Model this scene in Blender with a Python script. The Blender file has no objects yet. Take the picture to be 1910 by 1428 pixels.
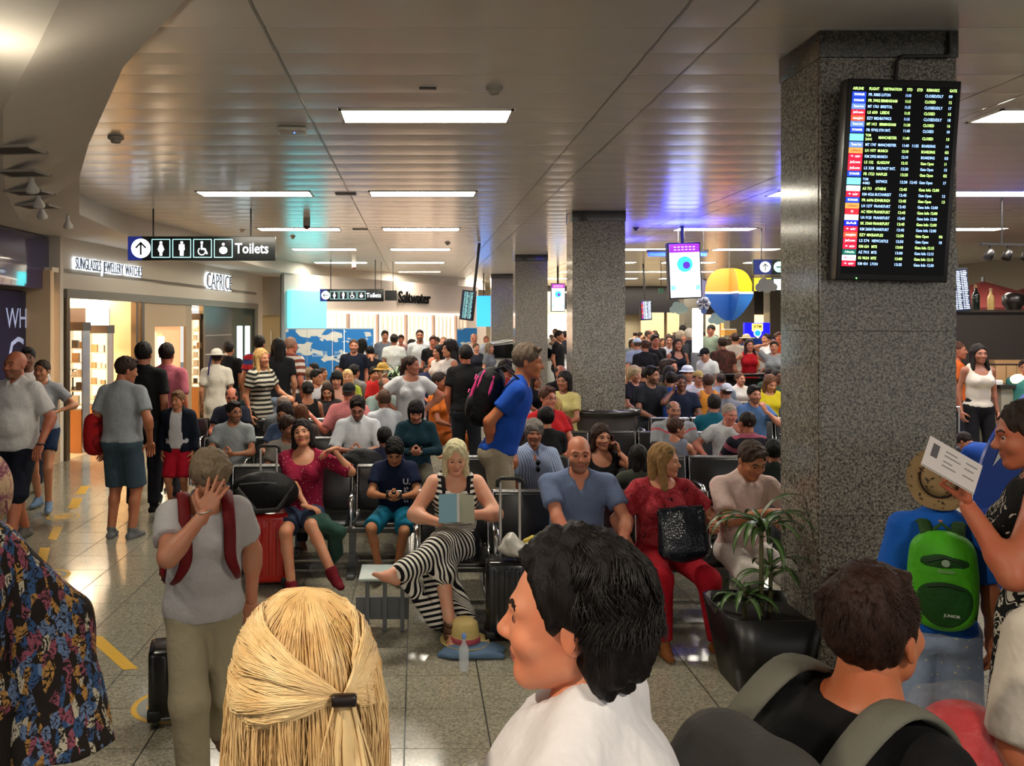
import bpy, bmesh, math, random
import numpy as np
from mathutils import Vector, Matrix
random.seed(7); np.random.seed(7)
PI = math.pi
SC = bpy.context.scene
COL = SC.collection
F, PX0, PY0, EYE, CEIL = 1560.0, 778.0, 604.0, 2.1, 3.75

# ------------------------------------------------------------------ camera, world, lights, exposure
cam = bpy.data.objects.new('camera', bpy.data.cameras.new('camera'))
COL.objects.link(cam)
cam.location = (0, 0, EYE)
cam.rotation_euler = (PI / 2, 0, 0)
cam.data.sensor_width = 36.0
cam.data.lens = 36.0 * F / 1910.0
cam.data.shift_x = (955.0 - PX0) / 1910.0
cam.data.shift_y = -(714.0 - PY0) / 1910.0
cam.data.clip_start = 0.05
cam.data.clip_end = 200
SC.camera = cam
SC.view_settings.view_transform = 'Standard'
SC.view_settings.look = 'None'
SC.view_settings.gamma = 1.0
SC.view_settings.use_curve_mapping = False
SC.view_settings.exposure = 0.6
SC.cycles.use_denoising = True
SC.cycles.max_bounces = 5
SC.cycles.diffuse_bounces = 3
SC.cycles.glossy_bounces = 3
SC.cycles.transmission_bounces = 4
SC.cycles.sample_clamp_indirect = 4.0
SC.cycles.caustics_reflective = False
SC.cycles.caustics_refractive = False
w = bpy.data.worlds.new('world'); SC.world = w
w.use_nodes = True
w.node_tree.nodes['Background'].inputs[0].default_value = (0.95, 0.91, 0.86, 1)
w.node_tree.nodes['Background'].inputs[1].default_value = 0.62
LAMP = 37.0          # strength of the ceiling light panels

def spot(name, loc, target, power, col, size=1.2, blend=.6, radius=.06):
    l = bpy.data.lights.new(name, 'SPOT'); l.energy = power; l.color = col
    l.spot_size = size; l.spot_blend = blend; l.shadow_soft_size = radius
    o = bpy.data.objects.new(name, l); COL.objects.link(o); o.location = loc
    d = Vector(target) - Vector(loc)
    o.rotation_euler = d.to_track_quat('-Z', 'Y').to_euler()
    return o
def area(name, loc, size, power, col, rot=(0, 0, 0), sy=None):
    l = bpy.data.lights.new(name, 'AREA'); l.energy = power; l.color = col
    l.size = size
    if sy: l.shape = 'RECTANGLE'; l.size_y = sy
    o = bpy.data.objects.new(name, l); COL.objects.link(o); o.location = loc; o.rotation_euler = rot
    return o
# panels of the same ceiling grid behind and above the camera
area('rear_panel_light', (-1.2, 0.2, 3.70), 1.4, 120, (1, .92, .78), sy=.4)
area('rear_panel_light', (1.8, -1.0, 3.70), 1.4, 120, (1, .92, .78), sy=.4)
area('rear_panel_light', (-2.0, 2.7, 3.36), 0.4, 14, (1, .92, .78))
spot('soffit_spot', (-1.3, 0.5, 3.30), (-.05, 1.4, 1.5), 120, (1, .87, .68), 1.25)

pl_ = bpy.data.lights.new('soffit_lamp', 'POINT'); pl_.energy = 7; pl_.color = (1, .88, .70); pl_.shadow_soft_size = .05
po_ = bpy.data.objects.new('soffit_lamp', pl_); COL.objects.link(po_); po_.location = (-2.0, 3.9, 3.12)

# ------------------------------------------------------------------ colour, materials
def lin(c):
    if isinstance(c, str):
        c = tuple(int(c[i:i + 2], 16) for i in (0, 2, 4))
    r = []
    for v in c[:3]:
        v = v / 255.0
        r.append(v / 12.92 if v <= .04045 else ((v + .055) / 1.055) ** 2.4)
    return (*r, 1.0)
MATS = {}
class NT:
    """small node tree helper"""
    def __init__(s, m):
        s.t = m.node_tree; s.n = s.t.nodes; s.l = s.t.links
    def add(s, kind, **kw):
        n = s.n.new(kind)
        ins = kw.pop('ins', {})
        for k, v in kw.items(): setattr(n, k, v)
        for k, v in ins.items(): s.put(n.inputs[k], v)
        return n
    def put(s, sock, v):
        if isinstance(v, bpy.types.NodeSocket): s.l.new(v, sock)
        elif isinstance(v, bpy.types.Node): s.l.new(v.outputs[0], sock)
        else: sock.default_value = v
    def math(s, op, a, b=None, c=None):
        n = s.add('ShaderNodeMath', operation=op)
        s.put(n.inputs[0], a)
        if b is not None: s.put(n.inputs[1], b)
        if c is not None: s.put(n.inputs[2], c)
        return n.outputs[0]
    def mix(s, f, a, b):
        n = s.add('ShaderNodeMix', data_type='RGBA')
        s.put(n.inputs[0], f); s.put(n.inputs[6], a); s.put(n.inputs[7], b)
        return n.outputs[2]
    def ramp(s, f, stops, interp='LINEAR'):
        n = s.add('ShaderNodeValToRGB'); s.put(n.inputs[0], f)
        n.color_ramp.interpolation = interp
        e = n.color_ramp.elements
        while len(e) > 1: e.remove(e[-1])
        e[0].position = stops[0][0]; e[0].color = stops[0][1]
        for p, c in stops[1:]:
            x = e.new(p); x.color = c
        return n.outputs[0]
    def noise(s, scale, detail=2, rough=.5, vec=None, out=0, dist=0):
        n = s.add('ShaderNodeTexNoise', ins={'Scale': scale, 'Detail': detail, 'Roughness': rough, 'Distortion': dist})
        s.put(n.inputs['Vector'], vec if vec is not None else s.obj())
        return n.outputs[out]
    def obj(s):
        if not hasattr(s, '_o'): s._o = s.add('ShaderNodeTexCoord').outputs['Object']
        return s._o
    def bump(s, h, strength=.3, dist=.01):
        return s.add('ShaderNodeBump', ins={'Strength': strength, 'Distance': dist, 'Height': h}).outputs[0]
    @property
    def bsdf(s): return s.n['Principled BSDF']
def newmat(name):
    m = bpy.data.materials.new(name); m.use_nodes = True
    return m, NT(m)
def mat(col, rough=.6, metal=0, emit=0, alpha=1, spec=.5, coat=0, trans=0, ecol=None, noise=0, nscale=60):
    key = ('p', str(col), rough, metal, emit, alpha, spec, coat, trans, str(ecol), noise, nscale)
    if key in MATS: return MATS[key]
    m, t = newmat('surface'); b = t.bsdf
    c = lin(col)
    b.inputs['Base Color'].default_value = c
    if noise:
        d = tuple(v * (1 - noise) for v in c[:3]) + (1,)
        e = tuple(min(1, v * (1 + noise)) for v in c[:3]) + (1,)
        t.put(b.inputs['Base Color'], t.mix(t.noise(nscale, 3), d, e))
    b.inputs['Roughness'].default_value = rough; b.inputs['Metallic'].default_value = metal
    b.inputs['Specular IOR Level'].default_value = spec
    b.inputs['Coat Weight'].default_value = coat
    b.inputs['Transmission Weight'].default_value = trans
    if emit:
        b.inputs['Emission Color'].default_value = lin(ecol) if ecol is not None else c
        b.inputs['Emission Strength'].default_value = emit
    b.inputs['Alpha'].default_value = alpha
    m.diffuse_color = c
    MATS[key] = m
    return m
def skin(col):
    key = ('skin', str(col))
    if key in MATS: return MATS[key]
    m, t = newmat('skin'); b = t.bsdf; c = lin(col)
    red = (min(1, c[0] * 1.05), c[1] * .78, c[2] * .72, 1)
    t.put(b.inputs['Base Color'], t.mix(t.ramp(t.noise(14, 3), [(.35, (0, 0, 0, 1)), (.75, (1, 1, 1, 1))]), c, red))
    b.inputs['Roughness'].default_value = .48
    b.inputs['Subsurface Weight'].default_value = .0
    b.inputs['Specular IOR Level'].default_value = .4
    t.put(b.inputs['Normal'], t.bump(t.noise(220, 2), .12, .002))
    m.diffuse_color = c
    MATS[key] = m
    return m
def beardmat(sk, hc):
    key = ('beard', str(sk), str(hc))
    if key in MATS: return MATS[key]
    m, t = newmat('beard'); a, b_ = lin(sk), lin(hc)
    f = t.ramp(t.noise(260, 2), [(.3, (.30,) * 3 + (1,)), (.7, (.82,) * 3 + (1,))])
    t.put(t.bsdf.inputs['Base Color'], t.mix(f, a, b_)); t.bsdf.inputs['Roughness'].default_value = .65
    MATS[key] = m
    return m
def hairmat(col):
    key = ('hair', str(col))
    if key in MATS: return MATS[key]
    m, t = newmat('hair'); b = t.bsdf; c = lin(col)
    mp = t.add('ShaderNodeMapping', ins={'Vector': t.obj(), 'Scale': (1, 1, .16)})
    n = t.noise(190, 3, .6, vec=mp.outputs[0])
    n2 = t.noise(24, 2, .5)
    d = tuple(v * .45 for v in c[:3]) + (1,); e = tuple(min(1, v * 1.7 + .002) for v in c[:3]) + (1,)
    t.put(b.inputs['Base Color'], t.mix(t.math('ADD', t.math('MULTIPLY', t.math('SUBTRACT', t.math('MULTIPLY', n, 2.0), .5), .75), t.math('MULTIPLY', n2, .3)), d, e))
    b.inputs['Roughness'].default_value = .55
    b.inputs['Specular IOR Level'].default_value = .18
    t.put(b.inputs['Normal'], t.bump(n, .7, .006))
    MATS[key] = m
    return m
def cloth(col, pat=None, col2=None, scale=1.0, rough=.85, duty=.5, extra=None):
    """woven cloth; pat: None, stripes (the 'along' attribute), vstripes, dots, splash, leaf, floral"""
    key = ('cloth', str(col), pat, str(col2), scale, rough, duty, str(extra))
    if key in MATS: return MATS[key]
    m, t = newmat('cloth'); b = t.bsdf; c = lin(col)
    wr = t.noise(9, 3, .6)
    wv = t.noise(420, 1)
    base = t.mix(wr, tuple(v * .86 for v in c[:3]) + (1,), tuple(min(1, v * 1.08) for v in c[:3]) + (1,))
    if pat == 'stripes':
        a = t.add('ShaderNodeAttribute', attribute_name='along').outputs['Fac']
        f = t.math('FRACT', t.math('DIVIDE', a, scale))
        base = t.mix(t.math('GREATER_THAN', f, duty), base, lin(col2))
        if extra:
            g = t.math('FRACT', t.math('DIVIDE', a, scale * 2))
            base = t.mix(t.math('GREATER_THAN', g, .75), base, lin(extra))
    elif pat == 'vstripes':
        sx = t.add('ShaderNodeSeparateXYZ', ins={0: t.obj()}).outputs
        f = t.math('FRACT', t.math('DIVIDE', t.math('ADD', sx[0], t.math('MULTIPLY', sx[1], .7)), scale))
        base = t.mix(t.math('GREATER_THAN', f, duty), base, lin(col2))
    elif pat == 'band':
        sx = t.add('ShaderNodeAttribute', attribute_name='along').outputs['Fac']
        f = t.math('MULTIPLY', t.math('GREATER_THAN', sx, scale), t.math('LESS_THAN', sx, scale + duty))
        base = t.mix(f, base, lin(col2))
    elif pat == 'dots':
        v = t.add('ShaderNodeTexVoronoi', ins={'Scale': scale, 'Vector': t.obj()}).outputs['Distance']
        base = t.mix(t.math('LESS_THAN', v, duty), base, lin(col2))
    elif pat == 'splash':
        n = t.noise(scale, 5, .65, dist=1.0)
        base = t.mix(t.ramp(n, [(.42, (0, 0, 0, 1)), (.56, (1, 1, 1, 1))]), base, lin(col2))
        if extra:
            n = t.noise(scale * 2.1, 4, .6, dist=2.0)
            base = t.mix(t.ramp(n, [(.58, (0, 0, 0, 1)), (.66, (1, 1, 1, 1))]), base, lin(extra))
    elif pat == 'leaf':
        n = t.add('ShaderNodeTexNoise', ins={'Scale': scale, 'Detail': 0.6, 'Distortion': 2.6, 'Vector': t.obj()}).outputs[0]
        f = t.math('ABSOLUTE', t.math('SUBTRACT', n, .5))
        n2 = t.noise(scale * .55, 1)
        g = t.math('MULTIPLY', t.math('LESS_THAN', f, .034), t.math('GREATER_THAN', n2, .42))
        h = t.math('GREATER_THAN', n, .66)
        base = t.mix(t.math('MAXIMUM', g, h), base, lin(col2))
    elif pat == 'floral':
        v = t.add('ShaderNodeTexVoronoi', ins={'Scale': scale, 'Vector': t.add('ShaderNodeMapping', ins={'Vector': t.obj(), 'Scale': (1, 1, .45)}).outputs[0], 'Randomness': 1.0})
        n = t.noise(scale * .8, 4, .6, dist=2.5)
        hue = t.add('ShaderNodeSeparateColor', ins={0: v.outputs['Color']}).outputs[0]
        colr = t.ramp(hue, [(0, lin('2a241f')), (.22, lin('2a241f')), (.3, lin('6d83a8')), (.45, lin('c9bfa8')), (.55, lin('9a5566')), (.7, lin('3c5a86')), (.85, lin('b98a4c')), (1, lin('4f6a68'))], 'CONSTANT')
        base = t.mix(t.ramp(n, [(.44, (0, 0, 0, 1)), (.5, (1, 1, 1, 1))]), base, colr)
    t.put(b.inputs['Base Color'], base)
    b.inputs['Roughness'].default_value = rough
    b.inputs['Specular IOR Level'].default_value = .2
    t.put(b.inputs['Normal'], t.bump(t.math('ADD', t.math('MULTIPLY', wr, 4.0), t.math('MULTIPLY', wv, .2)), .35, .012))
    m.diffuse_color = c
    MATS[key] = m
    return m

# ------------------------------------------------------------------ object helpers
def tag(o, label=None, cat=None, group=None, kind=None):
    if label: o['label'] = label
    if cat: o['category'] = cat
    if group: o['group'] = group
    if kind: o['kind'] = kind
    return o
def empty(name, loc=(0, 0, 0), rz=0, label=None, cat=None, group=None, scale=1):
    o = bpy.data.objects.new(name, None); COL.objects.link(o)
    o.location = loc; o.rotation_euler = (0, 0, rz); o.scale = (scale,) * 3
    o.empty_display_size = .1
    return tag(o, label, cat, group)
def link(name, me, parent=None, mats=None):
    o = bpy.data.objects.new(name, me); COL.objects.link(o)
    if parent is not None: o.parent = parent
    return o
def copy_tree(o, parent=None):
    c = o.copy(); COL.objects.link(c)
    if parent is not None: c.parent = parent
    for ch in list(o.children): copy_tree(ch, c)
    return c
def np_mesh(name, V, Q, mats, mi=None, smooth=True):
    """mesh from numpy verts and quads (nq x 4, triangles repeat nothing: give 3 columns)"""
    me = bpy.data.meshes.new(name)
    V = np.asarray(V, np.float32)
    if isinstance(Q, list):
        me.from_pydata(V.tolist(), [], Q); nf = len(Q)
    else:
        nf, k = Q.shape
        me.vertices.add(len(V)); me.vertices.foreach_set('co', V.ravel())
        me.loops.add(nf * k); me.loops.foreach_set('vertex_index', Q.astype(np.int32).ravel())
        me.polygons.add(nf); me.polygons.foreach_set('loop_start', np.arange(0, nf * k, k, dtype=np.int32))
        me.update(calc_edges=True)
    for m in mats: me.materials.append(m)
    if mi is not None: me.polygons.foreach_set('material_index', np.asarray(mi, np.int32))
    me.polygons.foreach_set('use_smooth', np.full(nf, smooth))
    me.update()
    return me
class MB:
    """collects shapes into one mesh"""
    def __init__(s): s.v = []; s.f = []; s.m = []; s.sm = []; s.n = 0
    def add(s, V, Fs, mi=0, smooth=False):
        s.v += [tuple(p) for p in V]
        s.f += [tuple(i + s.n for i in f) for f in Fs]
        s.m += [mi] * len(Fs); s.sm += [smooth] * len(Fs); s.n += len(V)
        return s
    def box(s, c, d, rz=0, mi=0, M=None, bev=0):
        hx, hy, hz = d[0] / 2, d[1] / 2, d[2] / 2
        if bev <= 0:
            V = [(x, y, z) for z in (-hz, hz) for y in (-hy, hy) for x in (-hx, hx)]
            Fs = [(0, 2, 3, 1), (4, 5, 7, 6), (0, 1, 5, 4), (2, 6, 7, 3), (0, 4, 6, 2), (1, 3, 7, 5)]
        else:
            bm = bmesh.new(); bmesh.ops.create_cube(bm, size=1)
            for v in bm.verts: v.co = (v.co.x * d[0], v.co.y * d[1], v.co.z * d[2])
            bmesh.ops.bevel(bm, geom=list(bm.edges), offset=bev, segments=2, profile=.6, affect='EDGES')
            V = [tuple(v.co) for v in bm.verts]; bm.verts.index_update()
            Fs = [tuple(v.index for v in f.verts) for f in bm.faces]; bm.free()
        R = (M if M is not None else Matrix.Rotation(rz, 3, 'Z'))
        c = Vector(c)
        return s.add([tuple(R @ Vector(v) + c) for v in V], Fs, mi, bev > 0)
    def tube(s, pts, r, seg=8, mi=0, closed=False, cap=True, flat=None, up=None):
        pts = [Vector(p) for p in pts]; n = len(pts)
        rr = r if isinstance(r, (list, tuple)) else [r] * n
        V = []; Fs = []
        for i, p in enumerate(pts):
            a = pts[(i - 1) % n] if (closed or i) else pts[0]
            b = pts[(i + 1) % n] if (closed or i < n - 1) else pts[-1]
            d = (b - a).normalized()
            if up is None:
                up = Vector((0, 0, 1)) if abs(d.z) < .9 else Vector((1, 0, 0))
            x = d.cross(up).normalized(); up = x.cross(d).normalized()
            for k in range(seg):
                t = 2 * PI * k / seg
                V.append(p + x * (math.cos(t) * rr[i]) + up * (math.sin(t) * rr[i] * (flat or 1)))
        m = n if closed else n - 1
        for i in range(m):
            for k in range(seg):
                a = i * seg + k; b = i * seg + (k + 1) % seg
                c = ((i + 1) % n) * seg + (k + 1) % seg; d = ((i + 1) % n) * seg + k
                Fs.append((a, b, c, d))
        s.add(V, Fs, mi, True)
        if cap and not closed:
            s.add(V[:seg], [tuple(range(seg - 1, -1, -1))], mi); s.add(V[-seg:], [tuple(range(seg))], mi)
        return s
    def lathe(s, prof, c=(0, 0, 0), seg=20, mi=0, M=None, smooth=True, sc=(1, 1)):
        V = []; Fs = []; c = Vector(c)
        for r, z in prof:
            for k in range(seg):
                t = 2 * PI * k / seg
                v = Vector((r * math.cos(t) * sc[0], r * math.sin(t) * sc[1], z))
                V.append((M @ v if M is not None else v) + c)
        for i in range(len(prof) - 1):
            for k in range(seg):
                a = i * seg + k; b = i * seg + (k + 1) % seg
                Fs.append((a, b, b + seg, a + seg))
        s.add(V, Fs, mi, smooth)
        if prof[0][0] > 1e-4: s.add(V[:seg], [tuple(range(seg - 1, -1, -1))], mi)
        if prof[-1][0] > 1e-4: s.add(V[-seg:], [tuple(range(seg))], mi)
        return s
    def prism(s, poly, o, ux, uy, th, mi=0, smooth=False):
        """extrude 2D outline along ux x uy, thickness th (both sides)"""
        o, ux, uy = Vector(o), Vector(ux), Vector(uy); n = ux.cross(uy).normalized() * th
        k = len(poly)
        A = [o + ux * x + uy * y for x, y in poly]
        V = A + [p + n for p in A]
        Fs = [tuple(range(k - 1, -1, -1)), tuple(range(k, 2 * k))]
        Fs += [(i, (i + 1) % k, (i + 1) % k + k, i + k) for i in range(k)]
        return s.add(V, Fs, mi, smooth)
    def sphere(s, c, r, seg=12, mi=0, sc=(1, 1, 1), M=None):
        prof = [(math.sin(PI * i / (seg // 2)) * r * 1.0, -math.cos(PI * i / (seg // 2)) * r) for i in range(seg // 2 + 1)]
        S = Matrix.Diagonal(sc)
        return s.lathe(prof, c, seg, mi, (M @ S) if M is not None else S)
    def build(s, name, mats, parent=None):
        me = bpy.data.meshes.new(name)
        me.from_pydata([tuple(v) for v in s.v], [], s.f)
        for m in (mats if isinstance(mats, (list, tuple)) else [mats]): me.materials.append(m)
        me.polygons.foreach_set('material_index', s.m)
        me.polygons.foreach_set('use_smooth', s.sm)
        me.update()
        return link(name, me, parent)
def box_obj(name, c, d, m, parent=None, rz=0, bev=0):
    return MB().box(c, d, rz, bev=bev).build(name, m, parent)
def cr(pts, n=4):
    """smooth curve through the points"""
    P_ = [Vector(p) for p in pts]; P_ = [P_[0] * 2 - P_[1]] + P_ + [P_[-1] * 2 - P_[-2]]; out = []
    for i in range(1, len(P_) - 2):
        a, b, c, d = P_[i - 1:i + 3]
        for k in range(n):
            t = k / n; out.append(.5 * (2 * b + (c - a) * t + (2 * a - 5 * b + 4 * c - d) * t * t + (3 * b - a - 3 * c + d) * t ** 3))
    return out + [P_[-2]]
def rs(rr, m):
    return list(np.interp(np.linspace(0, 1, m), np.linspace(0, 1, len(rr)), rr))
def struct(o): o['kind'] = 'structure'; return o
def at(px, Y, py=None, z=None):
    """world point for a photo pixel at distance Y"""
    return Vector(((px - PX0) * Y / F, Y, EYE - (py - PY0) * Y / F if py is not None else (z or 0)))
def text_mesh(body, size=1.0, bold=0.0, font_align='LEFT', ext=0.0):
    cu = bpy.data.curves.new('lettering', 'FONT'); cu.body = body; cu.size = size
    cu.offset = bold; cu.align_x = font_align; cu.align_y = 'CENTER'; cu.extrude = ext; cu.resolution_u = 2
    o = bpy.data.objects.new('lettering', cu)
    COL.objects.link(o)
    dg = bpy.context.evaluated_depsgraph_get()
    me = bpy.data.meshes.new_from_object(o.evaluated_get(dg))
    V = [tuple(v.co) for v in me.vertices]; Fs = [tuple(p.vertices) for p in me.polygons]
    bpy.data.objects.remove(o); bpy.data.curves.remove(cu); bpy.data.meshes.remove(me)
    return V, Fs
def put_text(mb, body, o, ux, uy, size, mi=0, bold=0.0, align='LEFT', width=None, ext=0.0):
    """adds lettering to mb in the plane o + ux*x + uy*y; width squeezes it"""
    V, Fs = text_mesh(body, 1.0, bold, align, ext / size if size else 0)
    if not V: return
    o, ux, uy = Vector(o), Vector(ux).normalized(), Vector(uy).normalized(); n = ux.cross(uy)
    kx = size
    if width:
        w_ = max(v[0] for v in V) - min(v[0] for v in V)
        if w_ > 1e-6: kx = width / w_
    mb.add([o + ux * (v[0] * kx) + uy * (v[1] * size) + n * (v[2] * size) for v in V], Fs, mi)
# ------------------------------------------------------------------ figures: smooth union fields meshed with surface nets
A3 = lambda *v: np.array(v, np.float64)
def nrm(v): return v / (np.linalg.norm(v) + 1e-12)
def S(a, b, ra, rb=None, n=None, kf=1.0, ca=False, cb=False):
    """tapered limb from a to b; n, kf flatten it along n; ca, cb cut the ends square"""
    return ('s', np.asarray(a, float), np.asarray(b, float), ra, ra if rb is None else rb, n, kf, ca, cb)
def E(c, r, R=None): return ('e', np.asarray(c, float), np.asarray(r, float), np.eye(3) if R is None else R)
def p_bounds(p):
    if p[0] == 's':
        m = max(p[3], p[4]) * max(1, p[6])
        return np.minimum(p[1], p[2]) - m, np.maximum(p[1], p[2]) + m
    e = np.abs(p[3].T @ np.diag(p[2])).sum(1)
    e = np.minimum(e, p[2].max())
    return p[1] - e, p[1] + e
def p_eval(p, X, Y, Z):
    if p[0] == 's':
        _, a, b, ra, rb, n, kf, ca, cb = p
        d = b - a; L = float(np.linalg.norm(d)) + 1e-9; d = d / L
        x, y, z = X - a[0], Y - a[1], Z - a[2]
        t = x * d[0] + y * d[1] + z * d[2]
        tc = np.clip(t, 0, L)
        x = x - tc * d[0]; y = y - tc * d[1]; z = z - tc * d[2]
        if n is not None:
            q = (x * n[0] + y * n[1] + z * n[2]) * (1 / kf - 1)
            x = x + q * n[0]; y = y + q * n[1]; z = z + q * n[2]
        r = np.sqrt(x * x + y * y + z * z) - (ra + (rb - ra) * tc / L)
        if kf < 1: r = r * (kf + 1) / 2
        if ca: r = np.maximum(r, -t)
        if cb: r = np.maximum(r, t - L)
        return r
    _, c, r, R = p
    x, y, z = X - c[0], Y - c[1], Z - c[2]
    u = (R[0][0] * x + R[0][1] * y + R[0][2] * z); v = (R[1][0] * x + R[1][1] * y + R[1][2] * z); w_ = (R[2][0] * x + R[2][1] * y + R[2][2] * z)
    u, v, w_ = u / r[0], v / r[1], w_ / r[2]
    k0 = np.sqrt(u * u + v * v + w_ * w_)
    k1 = np.sqrt((u / r[0]) ** 2 + (v / r[1]) ** 2 + (w_ / r[2]) ** 2) + 1e-9
    return k0 * (k0 - 1) / k1
def smin(a, b, k):
    h = np.clip(.5 + .5 * (b - a) / k, 0, 1)
    return b + (a - b) * h - k * h * (1 - h)
def G(prims, k=.03, cuts=(), carve=(), ck=.006):
    """group: prims blended by k, cut by planes (point, normal: the side it points to goes), carved by prims"""
    return dict(p=prims, k=k, cuts=cuts, carve=carve, ck=ck)
def mesh_field(groups, vox, gk=.008):
    lo = np.full(3, 1e9); hi = -lo
    for g in groups:
        for p in g['p']:
            a, b = p_bounds(p); lo = np.minimum(lo, a); hi = np.maximum(hi, b)
    lo = lo - vox * 2.5 - .01; hi = hi + vox * 2.5 + .01
    N = np.ceil((hi - lo) / vox).astype(int) + 1
    ax = [(lo[i] + vox * np.arange(N[i])).astype(np.float32) for i in range(3)]
    def sub(p, m):
        a, b = p_bounds(p)
        i0 = np.maximum(0, np.floor((a - m - lo) / vox).astype(int)); i1 = np.minimum(N, np.ceil((b + m - lo) / vox).astype(int) + 2)
        if (i1 <= i0).any(): return None
        sl = tuple(slice(i0[k], i1[k]) for k in range(3))
        return sl, ax[0][sl[0]][:, None, None], ax[1][sl[1]][None, :, None], ax[2][sl[2]][None, None, :]
    T = None
    for g in groups:
        FF = np.full(N, .25, np.float32)
        for p in g['p']:
            q = sub(p, g['k'] + vox * 2)
            if q is None: continue
            FF[q[0]] = smin(FF[q[0]], p_eval(p, *q[1:]).astype(np.float32), g['k'])
        for pt, nn in g['cuts']:
            nn = nrm(np.asarray(nn, float))
            d = (ax[0][:, None, None] - pt[0]) * nn[0] + (ax[1][None, :, None] - pt[1]) * nn[1] + (ax[2][None, None, :] - pt[2]) * nn[2]
            FF = np.maximum(FF, d.astype(np.float32))
        for p in g['carve']:
            q = sub(p, g['ck'] + vox * 2)
            if q is None: continue
            FF[q[0]] = -smin(-FF[q[0]], p_eval(p, *q[1:]).astype(np.float32), g['ck'])
        T = FF if T is None else smin(T, FF, gk)
    return surface_nets(T, lo, vox)
def surface_nets(T, lo, vox):
    neg = T < 0
    nx, ny, nz = T.shape
    c = [neg[i:nx - 1 + i, j:ny - 1 + j, k:nz - 1 + k] for i in (0, 1) for j in (0, 1) for k in (0, 1)]
    s = sum(x.astype(np.int8) for x in c)
    act = (s > 0) & (s < 8)
    I = np.argwhere(act)
    if len(I) == 0: return np.zeros((0, 3)), np.zeros((0, 4), int)
    idx = np.full(act.shape, -1, np.int32); idx[act] = np.arange(len(I))
    val = np.stack([T[I[:, 0] + i, I[:, 1] + j, I[:, 2] + k] for i in (0, 1) for j in (0, 1) for k in (0, 1)], 1)
    off = np.array([(i, j, k) for i in (0, 1) for j in (0, 1) for k in (0, 1)], float)
    acc = np.zeros((len(I), 3)); cnt = np.zeros(len(I))
    for a in range(8):
        for b in range(a + 1, 8):
            if np.abs(off[a] - off[b]).sum() != 1: continue
            m = (val[:, a] < 0) != (val[:, b] < 0)
            t = val[m, a] / (val[m, a] - val[m, b])
            acc[m] += off[a] + (off[b] - off[a]) * t[:, None]; cnt[m] += 1
    V = (I + acc / cnt[:, None]) * vox + lo
    Q = []
    for ax_ in range(3):
        sl0 = [slice(1, -1)] * 3; sl1 = [slice(1, -1)] * 3
        sl0[ax_] = slice(0, -1); sl1[ax_] = slice(1, None)
        a = neg[tuple(sl0)]; b = neg[tuple(sl1)]
        E_ = np.argwhere(a != b)
        fl = a[tuple(E_.T)]
        base = E_.copy()
        for k in range(3):
            if k != ax_: base[:, k] += 1
        u, v = (ax_ + 1) % 3, (ax_ + 2) % 3
        def g(du, dv):
            q = base.copy(); q[:, u] -= du; q[:, v] -= dv
            return idx[q[:, 0], q[:, 1], q[:, 2]]
        q = np.stack([g(1, 1), g(0, 1), g(0, 0), g(1, 0)], 1)
        q[~fl] = q[~fl][:, ::-1]
        Q.append(q)
    Q = np.concatenate(Q)
    Q = Q[(Q >= 0).all(1)]
    return V, Q
def vnoise(V, f):
    x, y, z = V[:, 0] * f, V[:, 1] * f, V[:, 2] * f
    return (np.sin(x * 1.7 + 1.3 * np.sin(y * 1.1 + z)) + np.sin(y * 2.1 + 1.7 * np.sin(z * 1.3 + x)) + np.sin(z * 1.3 + 1.5 * np.sin(x * .9 + y * 1.9))) / 3

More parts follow.
